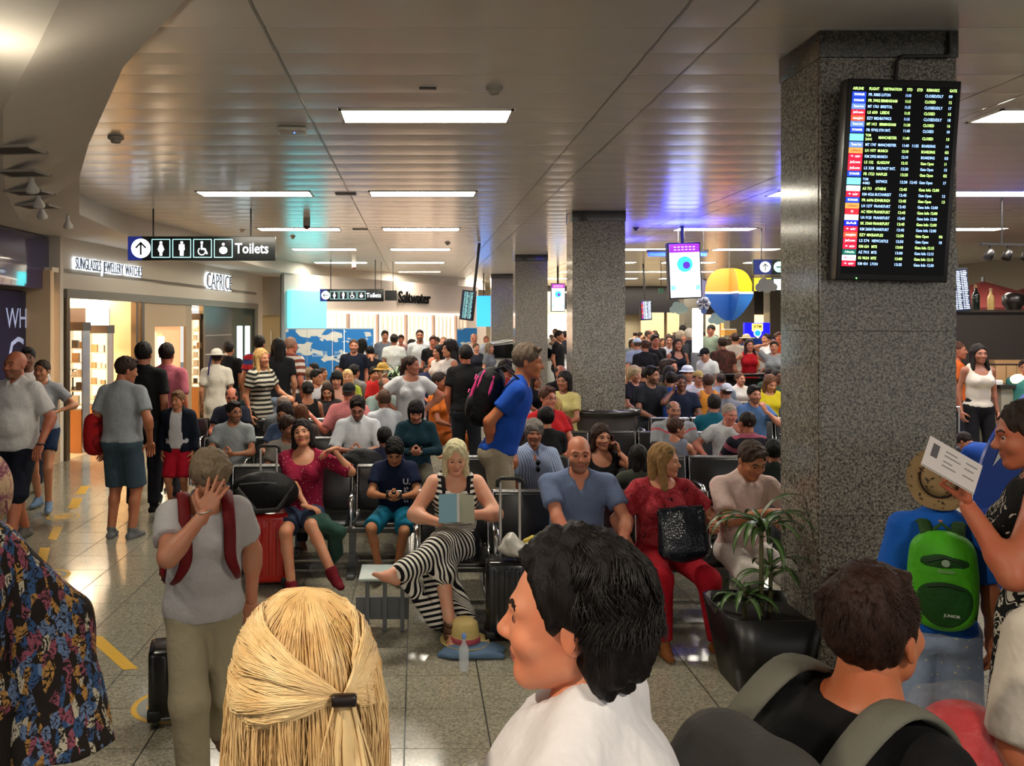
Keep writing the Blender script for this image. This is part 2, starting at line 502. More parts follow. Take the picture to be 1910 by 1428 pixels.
# ---- head (frame: origin between the eyes' height, front -Y, chin z=-.115, crown z=+.118)
HEADS = {}
def head_mesh(vox, fem=0, beard=0, child=0, fat=0):
    key = (vox, fem, beard, child, fat)
    if key in HEADS: return HEADS[key]
    jw = .058 - .005 * fem + .006 * fat
    P = [E((0, .018, .032), (.075, .094, .086)), E((0, -.018, -.005), (.067, .075, .085)),
         E((0, -.030, -.045), (jw, .060, .068)), E((0, -.071, -.093), (.022 - .003 * fem, .020, .020)),
         S((-.040, .0, -.06), (-.014, -.066, -.094), .022, .017), S((.040, .0, -.06), (.014, -.066, -.094), .022, .017)]
    br = .0105 - .003 * fem
    Pf = [S((-.045, -.068, .020), (-.012, -.083, .018), br), S((.045, -.068, .020), (.012, -.083, .018), br),
          E((-.038, -.064, -.028), (.024, .022, .022)), E((.038, -.064, -.028), (.024, .022, .022))]
    nose = [S((0, -.084, .010), (0, -.108, -.026), .0075, .0115), E((-.0125, -.096, -.031), (.009, .011, .008)), E((.0125, -.096, -.031), (.009, .011, .008)), E((0, -.104, -.030), (.011, .010, .009))]
    lips = [E((0, -.0865, -.057), (.023, .013, .0065)), E((0, -.085, -.0665), (.019, .013, .0075))]
    ears = [E((-.076, .014, -.008), (.008, .017, .029)), E((.076, .014, -.008), (.008, .017, .029))]
    neck = [S((0, .022, -.05), (0, .04, -.17), .052 - .008 * fem, .056 - .009 * fem)]
    if fat: neck.append(E((0, -.02, -.1), (.045, .05, .03)))
    carve = [E((-.031, -.100, .002), (.018, .020, .0098)), E((.031, -.100, .002), (.018, .020, .0098)),
             S((-.02, -.1015, -.0618), (.02, -.1015, -.0618), .0035, .0035), E((-.088, .004, -.006), (.008, .008, .016)), E((.088, .004, -.006), (.008, .008, .016))]
    g = [G(P + Pf, .022), G(nose, .008), G(lips, .004), G(ears, .01), G(neck, .02)]
    for q in g: q['carve'] = carve; q['ck'] = .008 if vox < .006 else .006
    V, Q = mesh_field(g, vox, .009)
    if child: V = V * A3(1.0, .98, .94)
    C = V[Q].mean(1)
    mi = np.zeros(len(Q), int)
    x, y, z = np.abs(C[:, 0]), C[:, 1], C[:, 2]
    if beard:
        mi[(z < -.034 - .35 * np.maximum(0, .05 - x)) & (y < .012) & (z > -.125) & ~((x < .020) & (z > -.052)) & (x + .0 * z > -.1)] = 5
        mi[(z < -.043) & (z > -.052) & (x < .024) & (y < -.07)] = 5
    mi[(x < .022) & (((z + .0615) / .0115) ** 2 + (x / .024) ** 2 < 1) & (y < -.08)] = 1
    # brows
    mi[(x > .012) & (x < .050) & (np.abs(z - .0215 - .006 * np.sin((x - .012) / .038 * PI)) < (.0042 if fem else .0055)) & (y < -.058)] = 4
    # eyeballs
    parts = [(V, Q, mi)]
    for sx in (-1, 1):
        n = 8 if vox < .006 else 6
        c = A3(sx * .031, -.0735, .0015); r = .0135
        th = np.linspace(0, PI, n + 1); ph = np.arange(2 * n) * PI / n
        # pole looks forward (-Y)
        EV = np.array([(r * math.sin(a) * math.cos(b), -r * math.cos(a), r * math.sin(a) * math.sin(b)) for a in th for b in ph]) * A3(1.1, 1, .82) + c
        EQ = np.array([(i * 2 * n + j, i * 2 * n + (j + 1) % (2 * n), (i + 1) * 2 * n + (j + 1) % (2 * n), (i + 1) * 2 * n + j) for i in range(n) for j in range(2 * n)])
        em = np.array([3 if i < max(2, int(n * .25)) else 2 for i in range(n) for j in range(2 * n)])
        parts.append((EV, EQ, em))
    r = join_parts(parts)
    HEADS[key] = r
    return r
def join_parts(parts):
    Vs, Qs, Ms = [], [], []; n = 0
    for V, Q, m in parts:
        Vs.append(V); Qs.append(Q + n); Ms.append(m); n += len(V)
    return np.concatenate(Vs), np.concatenate(Qs), np.concatenate(Ms)

# ---- hand (frame: wrist at origin, fingers +Y, palm faces -Z, thumb on +X side)
HANDS = {}
def hand_mesh(vox, curl=25, spread=4, thumb=35, simple=False):
    key = (vox, curl, spread, thumb)
    if key in HANDS: return HANDS[key]
    fat = 1.0 if vox < .006 else 1.25
    groups = [G([E((-.001, .052, 0), (.040, .048, .0135)), S((.0, -.03, 0), (0, .02, 0), .027, .025, A3(0, 0, 1), .72),
                 S((.022, .022, -.004), (.030, .048, -.006), .016, .012), S((-.028, .03, -.002), (-.03, .06, 0), .012)], .015)]
    for fx, L, a in ((.030, .90, 1), (.010, 1.0, .3), (-.011, .94, -.4), (-.031, .75, -1.3)):
        p = A3(fx, .088 - abs(fx) * .15, .001); pr = [S(A3(fx * .8, .055, 0), p, .0095 * fat)]
        ang = 0; sp = math.radians(spread) * a
        for ln, r, kk in ((.040, .0092, .8), (.026, .0083, 1.2), (.021, .0074, .8)):
            ang += math.radians(curl) * kk
            d = A3(math.sin(sp) * math.cos(ang), math.cos(sp) * math.cos(ang), -math.sin(ang))
            q = p + d * ln * L
            pr.append(S(p, q, r * fat, (r - .0008) * fat)); p = q
        groups.append(G(pr, .004))
    ta = math.radians(thumb); p = A3(.026, .022, -.004)
    d = A3(math.sin(ta + .25), math.cos(ta + .25), -.35 - curl / 160); d = nrm(d)
    q = p + d * .040; d2 = nrm(A3(math.sin(ta - .1), math.cos(ta - .1), -.45 - curl / 90)); r_ = q + d2 * .030; d3 = nrm(A3(math.sin(ta - .5), math.cos(ta - .5), -.5 - curl / 70))
    groups.append(G([S(p, q, .0135 * fat, .0110 * fat), S(q, r_, .0108 * fat, .0098 * fat), S(r_, r_ + d3 * .022, .0098 * fat, .008 * fat)], .005))
    V, Q = mesh_field(groups, vox, .004)
    HANDS[key] = (V, Q, np.zeros(len(Q), int))
    return HANDS[key]

# ---- hair, hats (head frame)
HAIRS = {}
def hair_mesh(kind, vox):
    key = (kind, vox)
    if key in HAIRS: return HAIRS[key]
    sk = lambda i, top=0: E((0, .018, .034 + top / 2), (.075 + i, .094 + i, .086 + i + top / 2))
    face = E((0, -.128, -.030), (.080, .102, .120))
    nape = ((0, .03, -.040), (0, -.75, -1))
    amp, fr = .0050, 75
    if kind in ('short', 'crop', 'balding', 'textured'):
        if kind == 'crop': i, top = .005, .003
        elif kind == 'balding': i, top = .005, 0
        elif kind == 'textured': i, top, amp, fr = .011, .016, .006, 60
        else: i, top = .010, .012
        g = [G([sk(i, top)], .01, [nape], [face, E((-.085, .012, -.02), (.016, .022, .034)), E((.085, .012, -.02), (.016, .022, .034))], .006)]
        if kind == 'balding': g[0]['carve'] = g[0]['carve'] + [E((0, -.04, .11), (.06, .11, .075))]
        if kind in ('short', 'textured'): g.append(G([S((-.03, -.072, .098), (.035, -.066, .10), .017), S((-.04, -.03, .108), (.04, -.03, .108), .016)], .015))
    elif kind == 'boy':
        g = [G([sk(.013, .012), E((0, -.055, .078), (.062, .035, .034))], .02, [((0, .03, -.045), (0, -.7, -1))], [E((0, -.128, -.040), (.074, .096, .112))])]
    elif kind in ('long', 'longfront'):
        g = [G([sk(.012, .006), S((-.064, .012, .02), (-.092, -.030, -.19), .034, .026), S((.064, .012, .02), (.092, -.030, -.19), .034, .026),
                S((-.02, .07, .0), (-.03, .075, -.30), .05, .035), S((.02, .07, .0), (.03, .075, -.30), .05, .035)], .02, [], [face, E((0, -.09, -.16), (.06, .08, .14))])]
    elif kind == 'blonde':
        g = [G([sk(.013, .010), S((-.066, .012, .02), (-.088, -.02, -.215), .030, .024), S((.066, .012, .02), (.088, -.02, -.215), .030, .024),
                S((-.03, .06, .0), (-.05, .055, -.23), .055, .04), S((.03, .06, .0), (.05, .055, -.23), .055, .04)], .02, [], [E((0, -.127, -.038), (.074, .098, .120)), E((0, -.10, .050), (.040, .045, .048)), E((0, -.09, -.17), (.064, .085, .14))])]
    elif kind == 'bob':
        g = [G([sk(.013, .006), S((-.062, .012, .02), (-.078, .012, -.105), .034, .030), S((.062, .012, .02), (.078, .012, -.105), .034, .030),
                S((-.03, .06, .0), (-.035, .062, -.12), .05, .042), S((.03, .06, .0), (.035, .062, -.12), .05, .042)], .02, [], [E((0, -.127, -.036), (.072, .098, .118)), E((0, -.09, -.15), (.052, .08, .1))])]
    elif kind == 'fringe':
        g = [G([sk(.013, .006), E((0, -.062, .055), (.062, .03, .035)), S((-.062, .02, .02), (-.07, .02, -.08), .032, .026), S((.062, .02, .02), (.07, .02, -.08), .032, .026), S((0, .07, 0), (0, .07, -.08), .06, .05)], .02, [], [E((0, -.13, -.065), (.064, .09, .09))])]
    elif kind == 'curly':
        amp, fr = .010, 55
        g = [G([sk(.026, .012), S((-.06, .03, .02), (-.09, .03, -.14), .046, .045), S((.06, .03, .02), (.09, .03, -.14), .046, .045), S((0, .08, 0), (0, .09, -.17), .07, .06)], .02, [], [face, E((0, -.09, -.16), (.05, .08, .1))])]
    elif kind == 'curlshort':
        amp, fr = .009, 60
        g = [G([sk(.016, .014), E((0, .06, .0), (.084, .075, .10)), S((-.045, .05, -.02), (-.06, .06, -.06), .040, .034), S((.045, .05, -.02), (.06, .06, -.06), .040, .034), S((0, .07, 0), (0, .075, -.06), .060, .045)], .02, [], [E((0, -.128, -.018), (.15, .124, .126)), E((0, -.10, -.05), (.14, .100, .10)), S((-.10, -.06, -.04), (.10, -.06, -.04), .05), S((-.10, -.05, -.10), (.10, -.05, -.10), .07), E((-.085, .005, -.03), (.03, .030, .036)), E((.085, .005, -.03), (.03, .030, .036))])]
    elif kind == 'greyshort':
        amp, fr = .007, 65
        g = [G([sk(.019, .012), S((-.05, -.055, .075), (.05, -.055, .08), .03), E((0, .075, -.02), (.075, .055, .065))], .02, [((0, .03, -.065), (0, -.6, -1))], [E((0, -.13, -.05), (.070, .088, .10))])]
    elif kind == 'bun':
        g = [G([sk(.008), E((0, .115, -.01), (.038, .035, .036))], .012, [((0, .03, -.05), (0, -.6, -1))], [face])]
    elif kind == 'pony':
        g = [G([sk(.008), S((0, .11, .02), (0, .14, -.05), .03, .034), S((0, .14, -.05), (0, .13, -.20), .034, .02)], .012, [], [face, E((0, .05, -.13), (.08, .06, .06))])]
    elif kind == 'cap':
        amp = 0
        g = [G([E((0, .014, .052), (.083, .100, .082))], .01, [((0, 0, .030), (0, -.12, -1))]), G([E((0, -.115, .034), (.070, .070, .008))], .004)]
    elif kind == 'capback':
        amp = 0
        g = [G([E((0, .018, .048), (.084, .103, .082))], .01, [((0, 0, .024), (0, -.05, -1))], [E((0, -.115, .025), (.034, .06, .028))]), G([E((0, .125, .020), (.062, .055, .008))], .004)]
    elif kind in ('sunhat', 'fedora', 'strawhat'):
        amp = 0
        br = {'sunhat': (.19, .20), 'fedora': (.130, .150), 'strawhat': (.150, .165)}[kind]
        cr = [E((0, .012, .075), (.084, .100, .070 if kind == 'sunhat' else .078))]
        g = [G(cr, .01, [((0, 0, .045), (0, 0, -1))], [S((0, -.08, .165), (0, .09, .160), .022)] if kind != 'sunhat' else []), G([E((0, .012, .048), (br[0], br[1], max(.008, vox)))], .004)]
    elif kind == 'under':
        g = [G([sk(.006)], .01, [nape, ((0, 0, .05), (0, 0, 1))], [face])]
    V, Q = mesh_field(g, vox, .012)
    if amp:
        c = A3(0, .02, .0); D = V - c; D /= np.linalg.norm(D, axis=1)[:, None]
        s_ = V * A3(1, 1, .4)
        V = V + D * (vnoise(s_, fr) * amp + vnoise(s_ + 3.1, fr * 2.3) * amp * .5)[:, None]
    HAIRS[key] = (V, Q)
    return HAIRS[key]
HATS = ('cap', 'capback', 'sunhat', 'fedora', 'strawhat')

def rotm(ax, deg):
    return np.array(Matrix.Rotation(math.radians(deg), 3, ax))
def ik(a, t, l1, l2, hint):
    """two bones from a to t; returns middle joint and reached end"""
    d = t - a; D = np.linalg.norm(d); D = max(1e-6, D)
    if D > (l1 + l2) * .995: t = a + d / D * (l1 + l2) * .995; d = t - a; D = np.linalg.norm(d)
    if D < abs(l1 - l2) + .02: t = a + d / D * (abs(l1 - l2) + .02); d = t - a; D = np.linalg.norm(d)
    u = d / D
    x = (l1 * l1 - l2 * l2 + D * D) / (2 * D); h = math.sqrt(max(0, l1 * l1 - x * x))
    v = hint - u * np.dot(hint, u); v = nrm(v)
    return a + u * x + v * h, t

def skeleton(p, s):
    """all joints of a figure in its own frame, front -Y, floor z=0, scale s"""
    J = {}
    sit = p.get('pose', 'stand') == 'sit'
    seat = p.get('seat', .45)
    pel = A3(0, 0, seat + .085 * s) if sit else A3(0, 0, (.925 - p.get('dip', 0)) * s)
    Rt = rotm('Z', p.get('twist', 0)) @ rotm('Y', p.get('side', 0)) @ rotm('X', p.get('lean', 0))
    R2 = Rt @ rotm('X', p.get('hunch', 0))
    U, U2 = Rt @ A3(0, 0, 1), R2 @ A3(0, 0, 1)
    X, Fr = R2 @ A3(1, 0, 0), R2 @ A3(0, -1, 0)
    wst = pel + U * .20 * s
    nb = wst + U2 * .33 * s
    J.update(pel=pel, wst=wst, nb=nb, U=U, U2=U2, X=X, Fr=Fr, Rt=Rt, R2=R2, s=s)
    sw = p.get('sw', .172 if not p.get('fem') else .162) * s
    hr = rotm('Z', p.get('hyaw', 0)) @ rotm('Y', p.get('hroll', 0)) @ rotm('X', p.get('hpitch', 0))
    if p.get('htorso', 0): hr = R2 @ hr
    hs = s * p.get('hs', 1.0)
    hu = hr @ A3(0, 0, 1)
    J['head'] = nb + nrm(U2 + hu * 1.0) * (.040 * s) + hu * (.105 * hs) + (hr @ A3(0, -1, 0)) * .018 * s
    J['HR'], J['hs'] = hr, hs
    hp = .088 * s
    for sd, k in ((1, 'R'), (-1, 'L')):
        sh = nb - U2 * (.066 * s) + X * sd * sw
        up, fo = .285 * s, .255 * s
        d = p.get('arm' + k)
        if d is None:
            d = dict(t=(sd * .09, -.30, -.40), e=(sd * 1, .4, -.6), pn=(0, 0, -1)) if sit else dict(t=(sd * .215, -.03, -.585), e=(sd * .4, 1, 0), pn=(-sd, 0, 0))
        t = nb + np.array(d['t'], float) * s
        el, wr = ik(sh, t, up, fo, np.array(d.get('e', (sd * .6, .6, -.5)), float))
        J['sh' + k], J['el' + k], J['wr' + k] = sh, el, wr
        f = nrm(np.array(d['f'], float)) if 'f' in d else nrm(wr - el)
        n = np.array(d.get('pn', (0, 0, -1)), float); n = nrm(n - f * np.dot(n, f))
        th = np.cross(f, n) * (-sd)
        J['HM' + k] = np.stack([th, f, -n], 1); J['hd' + k] = d
        J['hand' + k] = wr + f * .09 * s + n * .02
        hip = pel + (Rt @ A3(sd, 0, 0)) * hp - U * .02 * s * (0 if sit else 1)
        ll = p.get('leg' + k)
        if ll is None: ll = dict(t=(sd * .13, -.42 * s - .04, .08), h=(sd * .12, -1, .5)) if sit else dict(t=(sd * .105 * s, 0.02, .08))
        th_, sk_ = .43 * s, .415 * s
        kn, an = ik(hip, np.array(ll['t'], float) * (A3(1, 1, 1)), th_, sk_, np.array(ll.get('h', (sd * .1, -1, .05)), float))
        J['hip' + k], J['kn' + k], J['an' + k] = hip, kn, an
        J['ft' + k] = nrm(np.array(ll.get('f', (sd * .22, -1, 0)), float)); J['fu' + k] = ll.get('up', None)
    return J
def torso(J, p, i=0.0, low=True):
    s = J['s']; R, R2 = J['Rt'].T, J['R2'].T
    U, U2, X, Fr = J['U'], J['U2'], J['X'], J['Fr']; X0 = J['Rt'] @ A3(1, 0, 0); F0 = J['Rt'] @ A3(0, -1, 0)
    w_ = p.get('w', 1.0) * s; b = p.get('belly', 0) * s; fem = p.get('fem', 0)
    P = [E(J['wst'] - U * .02 * s + F0 * b * .5, (.138 * w_ - .008 * fem * s + i, (.098 * s + b) + i, .15 * s + i), R),
         E(J['nb'] - U2 * .17 * s + Fr * .005, (.158 * w_ - .010 * fem * s + i, .108 * w_ + i, .17 * s + i), R2),
         S(J['shR'] - X * .012, J['shL'] + X * .012, .049 * s + i), S(J['nb'] + U2 * .012 * s - Fr * .01, J['shR'] - X * .02 + U2 * .004, .044 * s + i, .036 * s + i), S(J['nb'] + U2 * .012 * s - Fr * .01, J['shL'] + X * .02 + U2 * .004, .044 * s + i, .036 * s + i)]
    if low:
        P += [E(J['pel'], (.158 * w_ + .008 * fem * s + i, .112 * w_ + i, .12 * s + i), R),
              E(J['pel'] + X0 * .075 * s - F0 * .045 * s - U * .02 * s, (.085 * w_ + i, .085 * w_ + i, .09 * s + i), R), E(J['pel'] - X0 * .075 * s - F0 * .045 * s - U * .02 * s, (.085 * w_ + i, .085 * w_ + i, .09 * s + i), R)]
    bu = p.get('bust', 1.0 if fem else 0)
    if bu:
        for sd in (1, -1): P.append(E(J['nb'] - U2 * .19 * s + Fr * (.075 * s + .015 * bu) + X * sd * .072 * s, A3(1, 1, 1) * (.062 * s * bu ** .5 + i), R2))
    return P
def legs(J, p, i=0.0, frac=2.0, loose=0.0, cap=True):
    """thighs (frac up to 1) and shanks (1..2)"""
    s = J['s']; w_ = (p.get('w', 1) * .5 + .5) * p.get('lw', 1) * s; P = []
    for k in 'RL':
        h, kn, an = J['hip' + k], J['kn' + k], J['an' + k]
        f1 = min(1, frac)
        P.append(S(h, h + (kn - h) * f1, .083 * w_ + i, (.083 + (.053 - .083) * f1) * w_ + i + loose * f1, cb=cap and frac <= 1))
        if frac > 1:
            f2 = frac - 1; r2 = .053 + (.036 - .053) * f2
            P.append(S(kn, kn + (an - kn) * f2, .053 * w_ + i + loose, r2 * w_ + i + loose * 1.1, cb=cap and frac < 2 or cap and i > 0))
            if i == 0: 
                d = nrm(an - kn); c = kn + (an - kn) * .32; ff = nrm(np.cross(np.cross(d, nrm(h - kn)), d))
                P.append(E(c + (ff * -1 if False else -J['ft' + k] * .018 * s), (.044 * w_, .044 * w_, .044 * w_)))
    return P
def feet(J, p, i=0.0, k_='RL', up=0.0):
    s = J['s']; out = []
    for k in k_:
        an, f = J['an' + k], J['ft' + k]
        d = nrm(J['kn' + k] - an)
        u = nrm(d - f * np.dot(d, f))
        if J['fu' + k] is None and abs(f[2]) < .01: u = A3(0, 0, 1)
        dn = -u * (.055 * s)
        out += [S(an - f * .035 * s + dn * .9, an + f * .08 * s + dn * 1.0, .033 * s + i, .030 * s + i), S(an + f * .07 * s + dn, an + f * .155 * s + dn * 1.12, .036 * s + i, .024 * s + i, u, .72), S(an + d * .01, an + f * .07 * s + dn * .7, .036 * s + i, .028 * s + i)]
        if up: out.append(S(an + d * up, an + dn * .4, .042 * s + i, .04 * s + i, ca=True))
        J['sole' + k] = (an + dn * 1.0 - u * (.030 * s + i), -u)
    return out
def arms(J, p, i=0.0, frac=2.0, loose=0.0, k_='RL', cap=False):
    s = J['s']; w_ = (p.get('w', 1) * .5 + .5) * p.get('aw', 1.0 if not p.get('fem') else .86) * s; P = []
    for k in k_:
        a, b, c = J['sh' + k], J['el' + k], J['wr' + k]
        f1 = min(1, frac)
        P.append(S(a, a + (b - a) * f1, .050 * w_ + i, (.050 - .011 * f1) * w_ + i + loose * f1, cb=cap and frac <= 1))
        if frac > 1:
            f2 = frac - 1
            P.append(S(b, b + (c - b) * f2, .039 * w_ + i + loose, (.039 - .013 * f2) * w_ + i + loose * .6, cb=cap))
            if i == 0: P.append(E(b + (c - b) * .25, A3(1, 1, 1) * .041 * w_))
    return P
def along_attr(me, V, J, bones):
    """distance measured down the body and the limbs, for cloth patterns"""
    D = []; T = []
    for a, b, r, off in bones:
        d = b - a; L = np.linalg.norm(d) + 1e-9; d = d / L
        t = (V - a) @ d; tc = np.clip(t, 0, L)
        D.append(np.linalg.norm(V - a - tc[:, None] * d, axis=1) - r); T.append(t + off)
    D = np.array(D); T = np.array(T)
    W = np.exp(-(D - D.min(0)) / .012); W /= W.sum(0)
    at_ = me.attributes.new('along', 'FLOAT', 'POINT')
    at_.data.foreach_set('value', (W * T).sum(0).astype(np.float32))
def default_bones(J):
    s = J['s']
    B = [(J['nb'], J['pel'], .13 * s, .0)]
    for k in 'RL':
        B.append((J['sh' + k], J['el' + k], .05 * s, .06)); B.append((J['el' + k], J['wr' + k], .04 * s, .06 + .285 * s))
        B.append((J['hip' + k], J['kn' + k], .085 * s, .53 * s)); B.append((J['kn' + k], J['an' + k], .06 * s, .96 * s))
    return B
LODV = {0: dict(b=.0170, h=.0050, n=.0045, c=.0145, r=.0065), 1: dict(b=.027, h=.0088, n=.0105, c=.023, r=.0105), 2: dict(b=.034, h=.0130, n=.015, c=.030, r=.015)}
def garments(J, p):
    """list of (name, groups, material index name)"""
    s = J['s']; out = []; U, U2, X, Fr = J['U'], J['U2'], J['X'], J['Fr']
    fit = p.get('fit', .016)
    top, bot = p.get('top', 'tee'), p.get('bottom', 'trousers')
    if bot in ('trousers', 'shorts', 'crop', 'short_shorts'):
        fr = {'trousers': 1.97, 'shorts': .93, 'crop': 1.35, 'short_shorts': .55, }[bot] if 'legf' not in p else p['legf']
        lo = p.get('lloose', {'trousers': .010, 'shorts': .022, 'crop': .022, 'short_shorts': .012}[bot])
        P = [q for q in torso(J, dict(p, bust=0), .010)][-3:] + [E(J['wst'] - U * .1 * s + (J['Rt'] @ A3(0, -1, 0)) * p.get('belly', 0) * .4 * s, (.140 * p.get('w', 1) * s, (.094 + p.get('belly', 0) * .35) * s, .1 * s), J['Rt'].T)]
        out.append(('trousers' if fr > 1.5 else 'shorts', [G(P + legs(J, p, .012, fr, lo), .034, [(J['wst'] - U * .06 * s, U)])], 'bot'))
    if bot == 'skirt' or top in ('dress', 'maxi'):
        L = p.get('skirt', .5) * s; a = J['wst']; 
        P = [S(a - U * .02 * s, a - U * (.26 * s), .125 * s, .165 * s, Fr, .8), S(a - U * .2 * s, a - U * (.2 * s + L), .165 * s, p.get('flare', .22) * s, Fr, .8, cb=True)]
        if bot == 'skirt': out.append(('skirt', [G(P, .03, [(J['wst'] + U * .02 * s, U)])], 'bot'))
    if top and top != 'none':
        sl = p.get('sleeve', {'tee': .62, 'long': 1.96, 'tank': 0, 'dress': .45, 'maxi': 0, 'shirt': .75}.get(top, .6))
        hem = p.get('hem', .20); nk_ = p.get('neck', 'round')
        P = torso(J, p, fit)
        if sl == 0:
            P[2] = S(J['nb'] - U2 * .07 * s + X * .10 * s, J['nb'] - U2 * .07 * s - X * .10 * s, .045 * s + fit)
            P[3] = S(J['nb'] - U2 * .10 * s, J['nb'] - U2 * .02 * s + X * .085 * s, .04 * s + fit); P[4] = S(J['nb'] - U2 * .10 * s, J['nb'] - U2 * .02 * s - X * .085 * s, .04 * s + fit)
        if p.get('boxy', 1) and top in ('tee', 'shirt', 'long'):
            P.append(S(J['nb'] - U2 * .2 * s, J['pel'] - U * .14 * s, (.145 * p.get('w', 1)) * s + fit, (.154 * p.get('w', 1)) * s + fit, Fr, .74))
        if top in ('dress', 'maxi') and not p.get('nodrape'):
            P += [S(a - U * .02 * s, a - U * (.26 * s), .125 * s, .165 * s, Fr, .8), S(a - U * .2 * s, a - U * (.2 * s + L), .165 * s, p.get('flare', .22) * s, Fr, .8, cb=True)]
        if sl > 0: P += arms(J, p, fit + .002, min(sl, 1), .012 if top != 'long' else .004, cap=True)
        if nk_ not in ('tankback', 'deep') and sl > 0: P.append(E(J['nb'] - Fr * .022 * s - U2 * .045 * s, (.085 * s, .064 * s, .062 * s), J['R2'].T))
        cuts = []
        if top not in ('dress', 'maxi'): cuts.append((J['wst'] - U * hem * s, -U))
        carve = []
        nk = p.get('neck', 'round')
        nb = J['nb']
        if nk == 'round': carve.append(E(nb + Fr * .035 * s + U2 * .03 * s, (.068 * s, .075 * s, .055 * s), J['R2'].T))
        elif nk == 'wide': carve.append(E(nb + Fr * .05 * s + U2 * .015 * s, (.105 * s, .09 * s, .075 * s), J['R2'].T))
        elif nk == 'deep': carve.append(E(nb + Fr * .07 * s - U2 * .02 * s, (.10 * s, .09 * s, .115 * s), J['R2'].T))
        elif nk == 'v': carve += [E(nb + Fr * .03 * s + U2 * .03 * s, (.07 * s, .075 * s, .05 * s), J['R2'].T), S(nb + Fr * .10 * s, nb + Fr * .15 * s - U2 * .115 * s, .052 * s, .006 * s)]
        elif nk == 'open': carve += [E(nb + Fr * .03 * s + U2 * .03 * s, (.068 * s, .075 * s, .05 * s), J['R2'].T), S(nb + Fr * .11 * s, nb + Fr * .16 * s - U2 * .18 * s, .045 * s, .012 * s)]
        elif nk == 'tankback': carve += [E(nb + Fr * .05 * s + U2 * .02 * s, (.10 * s, .09 * s, .07 * s), J['R2'].T), E(nb - Fr * .05 * s + U2 * .01 * s, (.085 * s, .08 * s, .055 * s), J['R2'].T)]
        gr = [G(P, .028 if p.get('lod', 0) == 0 else .035, cuts, carve, .006)]
        if sl > 1: gr.append(G(arms(J, p, fit, sl, .004, cap=True), .02))
        if top == 'maxi' and p.get('drape'): gr += p['drape'](J)
        if p.get('collar'):
            gr.append(G([S(nb + X * .055 * s - Fr * .0 * s + U2 * .035 * s, nb + X * .03 * s + Fr * .09 * s - U2 * .02 * s, .020 * s, .015 * s), S(nb - X * .055 * s + U2 * .035 * s, nb - X * .03 * s + Fr * .09 * s - U2 * .02 * s, .020 * s, .015 * s), S(nb + X * .055 * s + U2 * .035 * s, nb - Fr * .05 * s + U2 * .045 * s, .02 * s), S(nb - X * .055 * s + U2 * .035 * s, nb - Fr * .05 * s + U2 * .045 * s, .02 * s)], .01))
        out.append(({'tee': 'shirt', 'long': 'shirt', 'shirt': 'shirt', 'tank': 'tank_top', 'dress': 'dress', 'maxi': 'dress'}[top], gr, 'top'))
        if p.get('jacket'):
            P = torso(J, p, fit + .014) 
            gr = [G(P + arms(J, p, fit + .01, 1, .008), .03, [(J['pel'] - U * .05 * s, -U)], [S(nb + Fr * .1 * s + U2 * .05, J['pel'] + Fr * .2 * s - U * .3 * s, .085 * s, .07 * s), E(nb + Fr * .03 * s + U2 * .03 * s, (.07 * s, .08 * s, .05 * s), J['R2'].T)], .006), G(arms(J, p, fit + .008, 1.9, .006, cap=True), .02)]
            out.append(('jacket', gr, 'jac'))
    return out
SPOTS = []
STATS = dict(t=0, n=0, tri=0)
PROTO = {}
